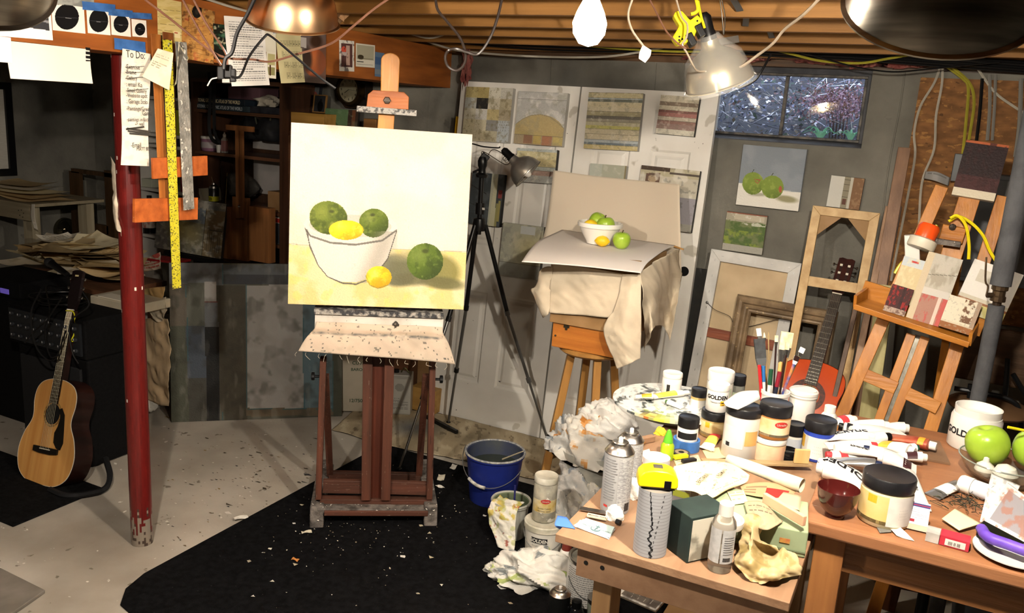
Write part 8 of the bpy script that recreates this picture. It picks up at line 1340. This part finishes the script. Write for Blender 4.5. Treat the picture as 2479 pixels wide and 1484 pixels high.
# cylinder wrapped in chart paper with the tape measure
q = ta_(1572,1332);R = rad(80,q);h_ = hgt(165,q);cyl = thing('chart_tube','grey cylinder wrapped in lined chart paper with a jagged tear','tube',q);b = MB();N,Mz = 120,100;V = [(R*math.cos(2*math.pi*j/N),R*math.sin(2*math.pi*j/N),h_*i/Mz) for i in range(Mz+1) for j in range(N)];Fc = [(i*N+j,i*N+(j+1) % N,(i+1)*N+(j+1) % N,(i+1)*N+j) for i in range(Mz) for j in range(N)];b.add([tuple(np.array(v)+q) for v in V],Fc)
ja,iz = np.meshgrid((np.arange(N)+.5)*2*math.pi/N,(np.arange(Mz)+.5)/Mz);rel = (ja-(camrot(q)-math.pi/2)+math.pi) % (2*math.pi)-math.pi;c3 = np.ones((Mz,N,3))*hx('9a9b9e')
c3[(np.arange(Mz) % 5 == 0)] *= .86;tear = np.interp(iz,[0,.15,.3,.5,.7,1],[.05,.10,-.10,.02,-.12,-.30])+.06*np.sin(iz*60)*(iz < .5);c3[np.abs(rel-tear) < .055*(1.1-iz)+.02] = hx('1a1a1c');c3[(np.abs(rel-(.55*iz+.05)) < .035) & ((iz*26).astype(int) % 2 == 0)] = hx('4a4a4c');b.build('paper_wrap',VCP,parent=cyl,cols=c3.reshape(-1,3),smooth=True);b = MB();b.lathe([(0,.0),(R*.98,0),(R*.98,h_-.001),(0,h_-.001)],40,M=basez(q),cap=False);b.build('core',mat('grey_board'),parent=cyl)
tm = thing('tape_measure','yellow tape measure on top of the chart paper cylinder','tape measure',q+[0,0,h_]);Mt = basez(q+[0,0,h_+.0015],camrot(q)+.15);prf = [(-.044,.004),(-.047,.012),(-.045,.030),(-.034,.042),(-.012,.047),(.018,.046),(.036,.040),(.045,.028),(.047,.010),(.043,.004)]
b = MB();b.prism([(x,y) for x,y in prf][::-1],-.026,.026,M=Mt @ Matrix.Rotation(math.pi/2,4,'X'));b.build('case',mat('tape_yellow','e2cf1a','d6c010',rough=.3,scale=8),parent=tm,bev=.007,smooth=.9);b = MB();b.box(-.012,-.012,.046,.010,.008,.050,M=Mt);b.build('clip',mat('can_metal'),parent=tm,bev=.001);b = MB();b.box(.014,-.0275,.002,.030,-.022,.024,M=Mt);b.build('lock',black,parent=tm,bev=.001);b = MB();b.box(-.038,-.022,0,.04,.022,.006,M=Mt);b.build('base',black,parent=tm)
# boxes
def obox(name,label,cat,fl,fr,depth,h_,z,mt,bev=.002,dz=0.0):
    A,B = onz(*fl,z),onz(*fr,z);x = nrm(B-A);y = np.array([-x[1],x[0],0]);C,D_ = B+y*depth,A+y*depth;b = MB();b.hexa([tuple(v) for v in (A,B,C,D_)]+[tuple(v+[0,0,h_]) for v in (A,B,C,D_)]);o = b.build(name,mt,bev=bev);tag(o,label,cat);return A,B,x,y,o
dg = mat('dark_green_cloth','1c2a28','24332f',rough=.7,scale=20)
A,B,x,y,o = obox('slipcase','dark green cloth-covered box standing beside the chart cylinder','box',(1604,1318),(1662,1364),.12,.115,AZ+.001,dg);bb_ = MB();zc = [B+y*.004+x*.0008,B+y*.116+x*.0008];bb_.add([tuple(zc[0]+[0,0,.004]),tuple(zc[1]+[0,0,.004]),tuple(zc[1]+[0,0,.108]),tuple(zc[0]+[0,0,.108])],[(0,1,2,3)]);bb_.build('torn_paper',mat('torn_white','c9c4b4','8a8678',rough=.9,scale=14,lo=.5,hi=.6),parent=o,solid=.0006)
A,B,x,y,o = obox('film_box','small silver and green carton behind the tape measure cylinder','box',(1622,1222),(1668,1236),.07,.075,AZ+.001,mat('silver_card','8f9096','77787c',rough=.4,scale=8));b = MB();b.add([tuple(A-y*.0008+[0,0,.03]+x*.003),tuple(B-y*.0008+[0,0,.03]-x*.003),tuple(B-y*.0008+[0,0,.048]-x*.003),tuple(A-y*.0008+[0,0,.048]+x*.003)],[(0,1,2,3)]);b.build('stripe',mat('lime_stripe','9aa83c',rough=.5),parent=o,solid=.0004)
gbx = mat('sage_box','9aa886','8c9a78',rough=.65,scale=6);A,B,x,y,GO = obox('storage_box','large pale green storage box under the papers on the low table','box',(1690,1298),(1948,1352),.18,.068,AZ+.001,gbx,bev=.003);gz = AZ+.069
b = MB();b.add([tuple(A-y*.0015+[0,0,.012]),tuple(B-y*.0015+[0,0,.012]),tuple(B-y*.0015+[0,0,.016]),tuple(A-y*.0015+[0,0,.016])],[(0,1,2,3)]);b.build('lid_line',mat('sage_dark','6f7d60',rough=.7),parent=GO,solid=.001);b = MB();c = A+(B-A)*.8-y*.0012+[0,0,.03];b.box(-.012,0,0,.012,.012,.0008,M=frame(c,x,-y));b.build('corner_sticker',mat('sticker_red','a8543c','c9b04c',rough=.6,scale=40),parent=GO)
b = MB();q = onz(1753,1268,gz+.001);b.lathe([(0,0),(rad(90,q),0),(rad(92,q),.004),(rad(92,q),.016),(rad(84,q),.016),(rad(82,q),.006),(0,.006)],36,M=basez(q),cap=False);tag(b.build('jar_lid',wpl,smooth=.6),'large white jar lid on the pale green box behind the clear bottle','lid')
# clear bottle
q = ta_(1740,1376);R = rad(58,q);H = hgt(170,q);t = thing('medium_bottle','clear plastic bottle with white cap and printed label at the table front','bottle',q);cg = mat('clear_bottle','c8c2b8',rough=.08,trans=.85,ior=1.3);M = basez(q);b = MB();b.lathe([(0,0),(R*.92,0),(R,.006),(R,H*.68),(R*.92,H*.74),(R*.6,H*.82),(R*.5,H*.84),(0,H*.84)],32,M=M,cap=False);b.build('body',cg,parent=t,smooth=.8);b = MB();b.lathe([(R*.6,H*.825),(R*.6,H*.985),(R*.5,H),(0,H)],24,M=M,cap=False);b.build('cap',wpl,parent=t,smooth=.6);lab(t,q,R,.16*H,.66*H,-75,-6,mat('silver_label','b9b9b8','a8a8a8',rough=.5,scale=90));lab(t,q,R,.16*H,.66*H,0,75,mat('silver_label'));lab(t,q,R,.19*H,.25*H,12,50,inkk,'barcode');b = MB();M0 = basez(q,camrot(q))
for k in range(8): z = (.3+.035*k)*H;b.grid(4,1,lambda u,v: tuple(M0 @ Vector((math.sin(math.radians(10+50*u))*(R+.0013),-math.cos(math.radians(10+50*u))*(R+.0013),z+.0014*v))))
b.build('small_print',mat('ink_grey2'),parent=t)['kind'] = 'stuff'
# papers on the low table
def qs(name,label,cat,rows,nx,ny,base,z,paint=None,th=.0006,wob=0.0,m=None,seed=1,group=None):
    s = Sheet([[onz(x,y,z+dz) for x,y,dz in L] for L in rows],nx,ny,base,wob=wob,seed=seed,wsc=.05)
    if paint: paint(s)
    return tag(s.build(name,th,m or VCP),label,cat,group)
def mp(s): s.noise('d8c7a0',.5,50,0,1,2);s.line([(1660,1140),(1795,1160),(1700,1200)],1.2,'6a5a48',.5);s.noise('a88f6a',.4,9,1.0,.5,5)
o = qs('folded_map','cream folded map with dark lettering spread over the green box','map',[[(1632,1128,.0),(1700,1116,.012),(1770,1122,.0),(1815,1150,-.01)],[(1624,1160,.0),(1690,1152,.014),(1760,1160,.004),(1806,1168,-.01)],[(1640,1186,-.002),(1680,1190,.0),(1720,1206,-.002),(1760,1186,-.012)]],50,36,'e0cfa8',gz+.02,mp)
b = MB();mk = mat('map_ink','4a3c32',rough=.7);qx = onz(1668,1160,gz+.028);x_ = nrm(onz(1745,1146,gz+.028)-qx)
for s_,px_,py_,sz in (('MAP OF',1735,1172,.008),('ROMAN',1752,1146,.016),('BRITAIN',1706,1160,.018)): qx = onz(px_,py_,gz+.036);xd = nrm(onz(px_-30,py_+26,gz+.036)-qx);letters(b,s_,sz,frame(qx,-xd,(0,0,1)),bold=.01,align='CENTER')
b.build('map_lettering',mk,parent=o)['kind'] = 'stuff'
A,B = onz(1762,1112,gz+.022),onz(1942,1176,gz+.022);b = MB();b.tube([A,A*.75+B*.25+[0,0,.002],A*.4+B*.6,B],[.014,.015,.017,.019],n=18,cap=False);tag(b.build('paper_roll',mat('roll_paper','dcd6c6','cdc4ac',rough=.7,scale=14),smooth=True,solid=.0012),'rolled sheet of white paper slanting across the low table','paper roll')
qs('red_map_sheet','old sheet with red edge lying under the paper roll','paper',[[(1790,1172,0),(1860,1166,.006),(1932,1182,0)],[(1800,1196,0),(1850,1204,.004),(1915,1206,0)]],20,10,'a88c68',gz+.004,lambda s: (s.rect(.5,.4,.9,1,'8a2c28'),s.textlines(.05,.1,.5,.9,4,'5a4a3a',.6,3)))
def corr(s): s.noise('7d705c',.4,9,0,1,3);s.textlines(.1,.15,.9,.5,3,'4a4238',.7,4)
qs('corrugated_scrap','brown corrugated card scrap on the front of the green box','card',[[(1802,1216,.006),(1835,1214,.02),(1862,1226,.01)],[(1808,1240,.004),(1846,1244,.018),(1882,1250,.008)],[(1822,1270,.0),(1856,1284,.01),(1896,1262,.004)]],26,22,'a39478',gz+.004,corr,th=.002,wob=.0012)
A,B = onz(1850,1204,gz+.03),onz(1948,1262,gz+.03);b = MB();b.bar(A,B,.026,.012,(0,0,1));tag(b.build('peach_strip',mat('peach_eraser','e0b090','d8a482',rough=.6,scale=8),bev=.002),'peach coloured strip angled across the green box','strip')
qs('tan_card','plain tan card beside the peach strip on the green box','card',[[(1870,1186,.002),(1940,1200,.002)],[(1862,1212,.002),(1936,1236,.002)]],8,6,'b8a488',gz+.004,None,th=.0012)
tis = mat('waxy_tissue','vcol',rough=.45,spec=.4)
qs('tan_tissue','crumpled translucent tan tissue at the front right of the low table','tissue',[[(1800,1250,.085),(1822,1244,.09),(1846,1256,.086)],[(1790,1300,.05),(1820,1300,.075),(1850,1310,.05)],[(1788,1360,.012),(1822,1345,.05),(1866,1335,.02),(1918,1340,.03)],[(1800,1392,.006),(1830,1398,.014),(1880,1385,.03),(1934,1372,.02)],[(1815,1405,.004),(1852,1408,.012),(1896,1400,.018),(1938,1392,.006)]],60,70,'ab9770',AZ+.002,lambda s: s.noise('85703f',.6,20,.1,.8,3),th=.001,wob=.008,m=tis,seed=6)
qs('business_card','pale blue business card with an anchor at the front left of the table','card',[[(1418,1254,.0),(1488,1276,.0)],[(1396,1276,.0),(1476,1302,.0)]],60,40,'b9d0d0',AZ+.004)
for k in range(2): qs('business_card',['lower','middle'][k]+' white card under the pale blue business card','card',[[(1412-8*k,1256+2*k,0),(1490,1280+2*k,0)],[(1388+3*k,1272+3*k,0),(1474-4*k,1306-2*k,0)]],6,4,'d8dcda',AZ+.001+.0012*k,group='business cards')
cardo = bpy.data.objects['business_card'];b = MB();c = onz(1444,1279,AZ+.0055);xd = nrm(onz(1476,1290,AZ+.0055)-onz(1416,1270,AZ+.0055));Mc = frame(c,xd,(0,0,1));letters(b,'MALONEY OUTDOORS',.0075,Mc @ Matrix.Translation((0,-.003,0)),align='CENTER');b.build('card_lettering',inkk,parent=cardo)['kind'] = 'stuff'
b = MB();b.tube([Mc @ Vector((0,.014,.001)),Mc @ Vector((0,-.014,.001))],.0013,n=6);b.tube([Mc @ Vector((.012*math.cos(a),-.004+.011*math.sin(a),.001)) for a in np.linspace(math.pi*1.02,math.pi*1.98,12)],.0013,n=6);b.tube([Mc @ Vector((-.006,.009,.001)),Mc @ Vector((.006,.009,.001))],.001,n=6);b.build('anchor_mark',mat('anchor_ink','6a8084',rough=.6),parent=cardo)['kind'] = 'stuff'
qs('tape_strip','strip of blue tape hanging off the front left corner of the low table','tape',[[(1350,1248,.004),(1372,1252,.004)],[(1343,1272,.002),(1392,1280,.002)],[(1362,1284,-.03),(1390,1284,-.02)]],8,8,'4a74c0',AZ,m=VCP)
b = MB();b.bar(onz(1404,1230,AZ+.006),onz(1482,1244,AZ+.006),.02,.0015,(0,1,0));b2 = tag(b.build('steel_rule',mat('can_metal')),'short steel rule beside the business cards','ruler');b = MB();b.bar(onz(1422,1246,AZ+.01),onz(1470,1256,AZ+.01),.014,.006,(0,1,0));o = tag(b.build('printed_stick',mat('stick_cream','c9bca0',rough=.6),bev=.001),'cream stick with dark printing in front of the steel rule','stick');b = MB();c = onz(1446,1251,AZ+.0135);letters(b,'BROWN TOOL',.007,frame(c,nrm(onz(1470,1256,AZ)-onz(1422,1246,AZ)),(0,0,1)),bold=.02);b.build('lettering',inkk,parent=o)['kind'] = 'stuff'
rag('tissue_ball','crumpled white tissue beside the front spray can',ta_(1487,1254),(.024,.022,.034),41,[],'d8d6d0',n=40,group=None);rag('tissue_ball','white tissue tucked between spray can and chart cylinder',ta_(1532,1200),(.035,.03,.05),43,[],'cfccc6',n=40,group=None)
b = MB();b.tube([onz(1492,1262,AZ+.008),onz(1502,1266,AZ+.008)],.007,n=8);tag(b.build('pencil_stub',black),'black stub beside the crumpled tissue','stub')
for x0,y0,x1,y1,cl,lb in ((1526,1136,1548,1110,'d08a30','orange pencil left of the yellow tape measure'),(1530,1100,1574,1058,'8a6038','brown stick along the left edge of the low table'),(1522,1140,1538,1150,'2a2624','black pen behind the front spray can')):
    b = MB();b.tube([onz(x0,y0,AZ+.006),onz(x1,y1,AZ+.006)],.0045,n=8);tag(b.build('pencil',mat('pencil_'+cl,cl,rough=.4)),lb,'pencil')
A,B,x,y,o = obox('wood_offcut','small wood offcut beside the palette on the low table','wood',(1556,1076),(1586,1070),.02,.02,AZ+.001,pine)
rag('paint_lump','dried yellow paint lump beside the wood offcut',ta_(1598,1050),(.022,.018,.022),47,[('b8622c',.8,4)],'d8bc3c',n=30,group=None)
ptube('paint_tube','white tube with red and yellow label lying before the cream jar',(1742,1048),(1710,1088),AZ+.001,24,wt,band=[(.25,.5,rbd),(.5,.8,ybd)]);ptube('paint_tube','crumpled white tube beside the tall jar',(1728,1095),(1696,1082),AZ+.004,16,wt)
b = MB();b.bar(onz(1700,1116,AZ+.02),onz(1962,1124,AZ+.02),.03,.006,(0,1,0));tag(b.build('thin_lath',wood('lath_wood','a8906a','8a7250',ax=0)),'thin wooden lath lying in front of the jars','lath');A,B,x,y,o = obox('wood_scrap','upright blond wood scrap in front of the blue jar','wood',(1922,1122),(1958,1124),.01,.045,AZ+.024,wood('blond_wood','d0b07c','bc985e',ax=2))
for k,(px4,cl,lb) in enumerate(((((1535,1098),(1572,1086),(1580,1112),(1545,1120)),'d8d4cc','black bordered print at the left rim of the low table'),(((1700,1090),(1742,1082),(1758,1108),(1712,1112)),'c9b98c','folded cream paper before the tape rolls'),(((1630,1112),(1690,1100),(1700,1122),(1640,1134)),'cbbf9c','torn printed sheet behind the map'),(((1515,1180),(1560,1166),(1566,1196),(1520,1206)),'dcd9d2','white paper under the spray can'),(((1560,1268),(1612,1256),(1618,1276),(1570,1300)),'3a3c3e','dark card beside the chart cylinder'),(((1760,1190),(1800,1186),(1812,1216),(1776,1222)),'d8c8a4','old cream page corner on the green box'))):
    zz_ = AZ+.002 if k not in (5,) else gz+.003;qs('loose_paper',lb,'paper',[[px4[0]+(.0,),px4[1]+(.004,)],[px4[3]+(.0,),px4[2]+(.002,)]],12,10,cl,zz_,(lambda s: (s.textlines(.1,.1,.9,.9,5,'6a6458',.6,3))) if k in (2,3,5) else None)
for k,(x,y,cl,lb) in enumerate(((1635,1108,'d0c41c','yellow utility blade packet behind the tape measure'),(1655,1118,'1c1c1e','black utility knife behind the tape measure'))):
    A,B,x_,y_,o = obox('blade_packet' if k == 0 else 'utility_knife',lb,'tool',(x,y+6),(x+32,y+2),.016,.012,AZ+.006,mat('tool_%d' % k,cl,rough=.4))
# ================================================================== higher table (B)
TZ = BZT+.001
q = tb_(2020,1248);R = rad(98,q);h_ = hgt(72,q);t = thing('lacquer_bowl','dark red lacquered wooden bowl at the front left of the maple table','bowl',q);b = MB();b.lathe([(0,0),(R*.46,0),(R*.46,h_*.07),(R*.44,h_*.10),(R*.72,h_*.30),(R*.92,h_*.62),(R,h_),(R*.97,h_),(R*.88,h_*.75),(R*.6,h_*.35),(.001,h_*.24)],44,M=basez(q),cap=False);b.build('bowl',mat('red_lacquer','4a1614','3a100e',rough=.18,scale=6,coat=.5),parent=t,smooth=1.0)
q = tb_(2136,1258);jar('large_jar','large cream labelled jar with dusty black lid beside the red bowl',q,rad(118,q),hgt(118,q),.26,blid,mat('large_jar_body','d0c6a8','c0b490',rough=.4,scale=8),[(.1,.68,-90,8,mat('straw_label','d8c288','cdb068',rough=.6,scale=10)),(.08,.70,8,85,wlab),(.5,.66,-40,-18,yst),(.1,.17,-90,8,inkk)],oval=None,txt=[('- - - - - -',.42,.12,0),('- - - - - -',.36,.12,0),('- - - - -',.30,.12,0),('- - - - - -',.24,.12,0)],tmat=grey_ink,deg=45)
ptube('paint_tube','wide white tube with large upside-down black lettering behind the red bowl',(1978,1150),(2110,1184),TZ,70,wt,None,None,('GOLDEN',.52,.75),flip=True);ptube('paint_tube','white tube with bold lettering standing against the large jar',(2190,1150),(2226,1236),TZ,40,wt,mat('violet_cap','4a3a9c',rough=.4),None,('GOLDEN',.5,.6),flip=False)
TB = [((2068,1026),(1990,1030),22,wt,None,[(.3,.5,rbd)],None,'white tube with a red dash at the back left of the tubes'),((2148,1042),(2050,1030),24,wt,None,None,None,'long white tube at the back of the tube heap'),((2196,1050),(2120,1040),26,wt,wpl,None,None,'white tube with big round cap pointing right'),((2030,1044),(2120,1062),24,wt,black,[(.2,.35,inkk)],None,'white tube with black cap in the second row'),((2110,1072),(1996,1060),28,wt,None,None,('ACRYLIC',.5,.8),'white lettered tube in the middle of the tube heap'),((2118,1092),(2000,1082),24,wt,rbd,None,None,'white tube with a red cap at the right'),((2262,1094),(2130,1058),26,mat('rusty_tube','9c4030','b86a4a',rough=.4,scale=20,metal=.3),None,[(.1,.3,mat('orange_band'))],None,'rust red squeezed tube lying on the brown board'),((2210,1108),(2112,1076),28,wt,None,[(.55,.8,mat('orange_band'))],None,'white tube with orange corner beside the rust red tube'),((2124,1120),(2218,1140),34,wt,mat('white_big_cap','dedcd8',rough=.35),[(.35,.62,wlab),(.64,.86,mat('plum_band','3a1c20',rough=.5))],None,'white tube with dark plum band in front of the tube heap'),((2000,1112),(2096,1118),22,wt,rbd,[(.3,.5,rbd)],None,'tube with red and clear stripes at the left of the heap'),((2130,1140),(2014,1118),26,foil,mat('navy_cap','1c2440',rough=.4),None,None,'bare foil tube with navy cap in front of the heap'),((1992,1126),(2062,1130),20,wt,None,None,None,'white tube peeping out left of the foil tube'),((2325,1182),(2256,1204),22,foil,None,[(.4,.75,wlab)],None,'small silver tube lying alone right of the large jar'),((2220,1094),(2166,1092),20,wt,mat('green_cap'),None,None,'small tube with green cap on the brown board'),((2060,1052),(2180,1048),24,wt,None,None,None,'white tube crossing the back of the tube heap'),((2150,1070),(2036,1074),26,wt,black,[(.4,.6,mat('grey_blue_label','b5bcc4',rough=.6))],None,'white tube with a grey band in the tube heap'),((2090,1100),(2196,1118),26,wt,mat('navy_cap','1c2440',rough=.4),None,None,'white tube with navy cap slanting through the heap'),((2020,1096),(2130,1104),24,wt,wpl,None,('PAINT',.5,.7),'lettered tube lying low in the tube heap'),((2240,1120),(2160,1108),24,wt,None,[(.3,.6,mat('plum_band','3a1c20',rough=.5))],None,'tube with short plum band right of the heap')]
for k,(cp_,en,w_,mt,cm_,bd,tx,lb) in enumerate(TB): ptube('paint_tube',lb,cp_,en,TZ+(.0 if k in (0,9,11,12) else .004 if k < 3 else .010+.004*(k % 3)),w_*1.45,mt,cm_,bd,tx,flip=True)
b = MB();A = [tb_(x,y) for x,y in ((2186,1058),(2274,1072),(2300,1126),(2200,1108))];b.add([tuple(v) for v in A]+[tuple(v+[0,0,.006]) for v in A],[(0,1,2,3),(7,6,5,4),(0,4,5,1),(1,5,6,2),(2,6,7,3),(3,7,4,0)]);tag(b.build('hardboard',mat('brown_hardboard','7d6048','6d523c',rough=.7,scale=8)),'brown hardboard offcut under the rust red tube','board')
q = tb_(2352,1082);jar('white_tub','wide white tub without lid behind the green apples',q,rad(112,q),hgt(80,q),0,None,wpl,cat='tub',txt=[('GOLDEN',.45,.4,.03)],deg=-30);b = MB();R = rad(112,q);b.lathe([(R*.9,hgt(78,q)),(R*.92,hgt(100,q)),(R*.88,hgt(100,q)),(R*.84,hgt(60,q)),(0,hgt(60,q))],36,M=basez(q),cap=False);b.build('collar',wpl,parent=bpy.data.objects['white_tub.001'],smooth=.6)
# glass dish with apples and bulbs
q = tb_(2420,1160);R = .115;gd = thing('glass_dish','clear glass dish of apples and white bulbs at the right edge','dish',q);gls = mat('clear_glass','e8ece8',rough=.03,trans=.95,ior=1.25);b = MB();b.lathe([(0,0),(R*.6,0),(R*.85,.025),(R,.06),(R*.975,.06),(R*.83,.028),(R*.58,.006),(0,.006)],44,M=basez(q),cap=False);b.build('dish',gls,parent=gd,smooth=1.0);b = MB();b.tube([q+np.array([R*math.cos(a),R*math.sin(a),.06]) for a in np.linspace(0,6.2832,41)],.0022,n=6,cap=False);b.build('rim',mat('glass_rim','9aa09a',rough=.1,metal=.4),parent=gd,smooth=True)
a_ = atd(2402,1090,dep(q)+.03);r_ = rad(96,a_);apple('green_apple','large green apple in the glass dish at the right',a_-np.array([0,0,r_*.72]),r_*1.02,'apples in the glass dish',-.25,stem=False);a_ = atd(2490,1096,dep(q)+.0);r_ = rad(92,a_);apple('green_apple','green apple cut off by the right edge of the photo',a_-np.array([0,0,r_*.72]),r_,'apples in the glass dish',.2,stem=False)
gm_ = mat('garlic_skin','d2d0c8','c0bcae',rough=.5,scale=12);c = q+np.array([-.045,-.035,.012]);lathe_thing('garlic_bulb','white pointed garlic bulb in the glass dish','garlic',c,[('bulb',[(.001,0),(.018,.002),(.027,.018),(.022,.034),(.009,.044),(.007,.055),(.001,.058)],gm_)]);c = q+np.array([.005,-.055,.014]);lathe_thing('white_onion','round white onion in the glass dish','onion',c,[('bulb',[(.001,0),(.022,.004),(.033,.024),(.024,.044),(.006,.052),(.001,.054)],gm_)])
b = MB();b.tube([atd(2440,1034,dep(q)-.05),atd(2500,1046,dep(q)-.05)],.004,n=6);tag(b.build('yellow_pencil',mat('yellow_plastic')),'yellow pencil lying across the apples at the right edge','pencil')
# white bottle lying
A,B = tb_(2325,1168,.024),tb_(2400,1196,.024);d = nrm(B-A);Mx = axis_frame(A,d);L = np.linalg.norm(B-A);t = thing('fallen_bottle','white bottle lying on its side below the glass dish','bottle',A);b = MB();b.lathe([(0,.035),(.022,.035),(.023,L),(0,L)],24,M=Mx,cap=False);b.build('body',mat('bluish_white','cdd2da',rough=.4),parent=t,smooth=.7);b = MB();b.lathe([(0,0),(.021,0),(.024,.006),(.024,.034),(0,.036)],24,M=Mx,cap=False);b.build('cap',wpl,parent=t,smooth=.7)
# packets, cards
def upright(name,label,cat,px4,z,base,paint,th=.004,m=None,nx=40,ny=40):
    bl,br = onz(*px4[3],z),onz(*px4[2],z);x = nrm(br-bl);n = nrm(np.array([x[1],-x[0],.55]));M,w,h = rect_on(px4,(bl+br)/2,n);M = frame((bl+br)/2,x,n);p = Panel(M,w,h,nx,ny,base);paint(p);return tag(p.build(name,th,base,m=m or VCP),label,cat)
upright('blister_packet','white printed blister packet beside the large jar','packet',((2198,1212),(2250,1218),(2246,1290),(2186,1276)),TZ+.004,'c6c6cc',lambda p: (p.rect(0,.82,1,.95,'3a3a6a'),p.rect(0,.88,1,.9,'a03040'),p.textlines(.1,.4,.9,.75,5,'7a7a88',.6,3),p.rect(.1,.28,.4,.38,'8a2430'),p.rect(0,0,1,.2,'b09a80',.8)),th=.008)
A,B,x,y,o = obox('tack_box','small red and white carton in clear wrap at the table front','box',(2272,1318),(2344,1338),.04,.026,TZ,mat('red_carton','a8283a','b83a48',rough=.3,scale=14),bev=.001);b = MB();b.add([tuple(A-y*.0008+x*.012+[0,0,.004]),tuple(B-y*.0008-x*.008+[0,0,.004]),tuple(B-y*.0008-x*.008+[0,0,.02]),tuple(A-y*.0008+x*.012+[0,0,.02])],[(0,1,2,3)]);b.build('white_panel',wlab,parent=o,solid=.0006);b = MB();letters(b,'|||| || |||',.009,frame((A+B)/2-y*.0016+[0,0,.009],x,-y),bold=.02);b.build('barcode',inkk,parent=o)['kind'] = 'stuff'
b = MB();b.hexa([tuple(v) for v in (A-x*.03,A-x*.001,A-x*.001+y*.04,A-x*.03+y*.04)]+[tuple(v+[0,0,.024]) for v in (A-x*.03,A-x*.001,A-x*.001+y*.04,A-x*.03+y*.04)]);b.build('clear_end',mat('clear_wrap','b5b4b0','9a9894',rough=.2,scale=30),parent=o)
qs('cream_card','cream square card lying right of the blister packet','card',[[(2312,1232,.012),(2374,1268,.012)],[(2280,1256,.008),(2322,1284,.008)]],10,10,'cfc6a4',TZ,None,th=.0025)
qs('clear_film','scrap of clear packaging film at the front of the maple table','film',[[(2140,1268,.004),(2180,1276,.012)],[(2170,1296,.002),(2214,1308,.004)]],16,12,'c9c4b8',TZ,None,wob=.003)
qs('grey_scrap','grey torn scrap beneath the large jar','scrap',[[(2122,1276,.002),(2160,1276,.004)],[(2130,1290,.002),(2158,1288,.002)]],6,6,'6a6862',TZ,None)
b = MB();g = random.Random(9)
for k in range(70):
    p0 = tb_(g.gauss(2330,34),g.gauss(1212,14),.006);a = g.uniform(0,6.28);L = g.uniform(.02,.06);d = np.array([math.cos(a),math.sin(a),g.uniform(-.05,.5)]);b.tube([p0,p0+d*L*.5+[0,0,.004],p0+d*L],[.0012,.0009,.0004],n=4,col=g.choice([(.16,.17,.13),(.22,.24,.18),(.28,.26,.2),(.1,.1,.09)]))
tag(b.build('twig_tangle',mat('twig_paint','vcol',rough=.8)),'tangle of dark wiry scraps right of the large jar','tangle',kind='stuff')
def ph(c1,c2): return lambda s: (s.rect(.12,.12,.88,.88,c1),s.noise(c2,.7,16,.1,.8,3),s.rect(.0,.0,1,.06,'d0cecb'))
qs('photo_print','white bordered grey and pink print at the right edge','print',[[(2440,1170,.05),(2520,1230,.05)],[(2372,1262,.03),(2500,1330,.03)]],40,40,'cdcbc8',TZ,ph('8d8a90','9a6a5c'),th=.004);qs('photo_print','white print with grey smudge behind the framed print','print',[[(2400,1146,.05),(2470,1176,.05)],[(2372,1262,.026),(2408,1290,.026)]],30,30,'d2d0cc',TZ,lambda s: (s.noise('8a8a8c',.6,12,.6,.6,3)),th=.001)
b = MB();b.tube([tb_(2376,1280,.03),tb_(2392,1300,.036),tb_(2440,1318,.036),tb_(2500,1340,.036)],.013,n=10,smoothn=5);tag(b.build('purple_strap',mat('purple_nylon','5a3aa8','6f50bc',rough=.5,scale=20),smooth=True),'purple padded strap at the right front of the maple table','strap');qs('lavender_ribbon','pale lavender ribbon above the purple strap','ribbon',[[(2376,1268,.006),(2398,1272,.012)],[(2382,1288,.006),(2402,1290,.008)]],8,6,'9a86c4',TZ)
q = tb_(2450,1345);b = MB();b.lathe([(0,.001),(.05,.001),(.085,.01),(.085,.0125),(.05,.004),(0,.004)],40,M=basez(q),cap=False);tag(b.build('paper_plate',mat('plate_white','c6c4bf',rough=.5),smooth=1.0),'white plate under the purple strap','plate')
b = MB();b.box(-.08,-.05,0,.12,.06,.02,M=basez(tb_(2460,1310,.013),-.2));tag(b.build('black_case',black,bev=.004),'black case under the prints at the right edge','case')
# under the maple table
q = onz(2150,1475,0);ls = thing('low_stool','small dark wooden stool in the shadow under the maple table','stool',q);lw = wood('dark_stool','6a3c20','4a2814',ax=2)
for dx,dy in ((0,0),(.34,.05),(.05,.30),(.38,.33)): b = MB();b.bar(q+[dx,dy,0],q+[dx*.9+.03,dy*.9+.02,.42],.05,.035,(1,0,0));b.build('leg',lw,parent=ls,bev=.003)
b = MB();b.box(q[0]-.02,q[1]-.02,.42,q[0]+.42,q[1]+.38,.45);b.build('seat',lw,parent=ls,bev=.004);b = MB();b.bar(q+[.0,0,.12],q+[.34,.05,.12],.03,.025,(0,0,1));b.build('stretcher',lw,parent=ls)
A = onz(2225,1500,.02);b = MB();b.tube([A,A+[.0,.02,.82]],.022,n=14);tag(b.build('black_pole',black,smooth=True),'black round pole standing under the maple table','pole')
q = onz(2390,1560,.0);pails('clear_bin','translucent bin with a dark lining under the maple table at the right',q,.13,.16,.34,mat('cloudy_plastic'),mat('dark_liner','2a3a34',rough=.6),cat='bin')
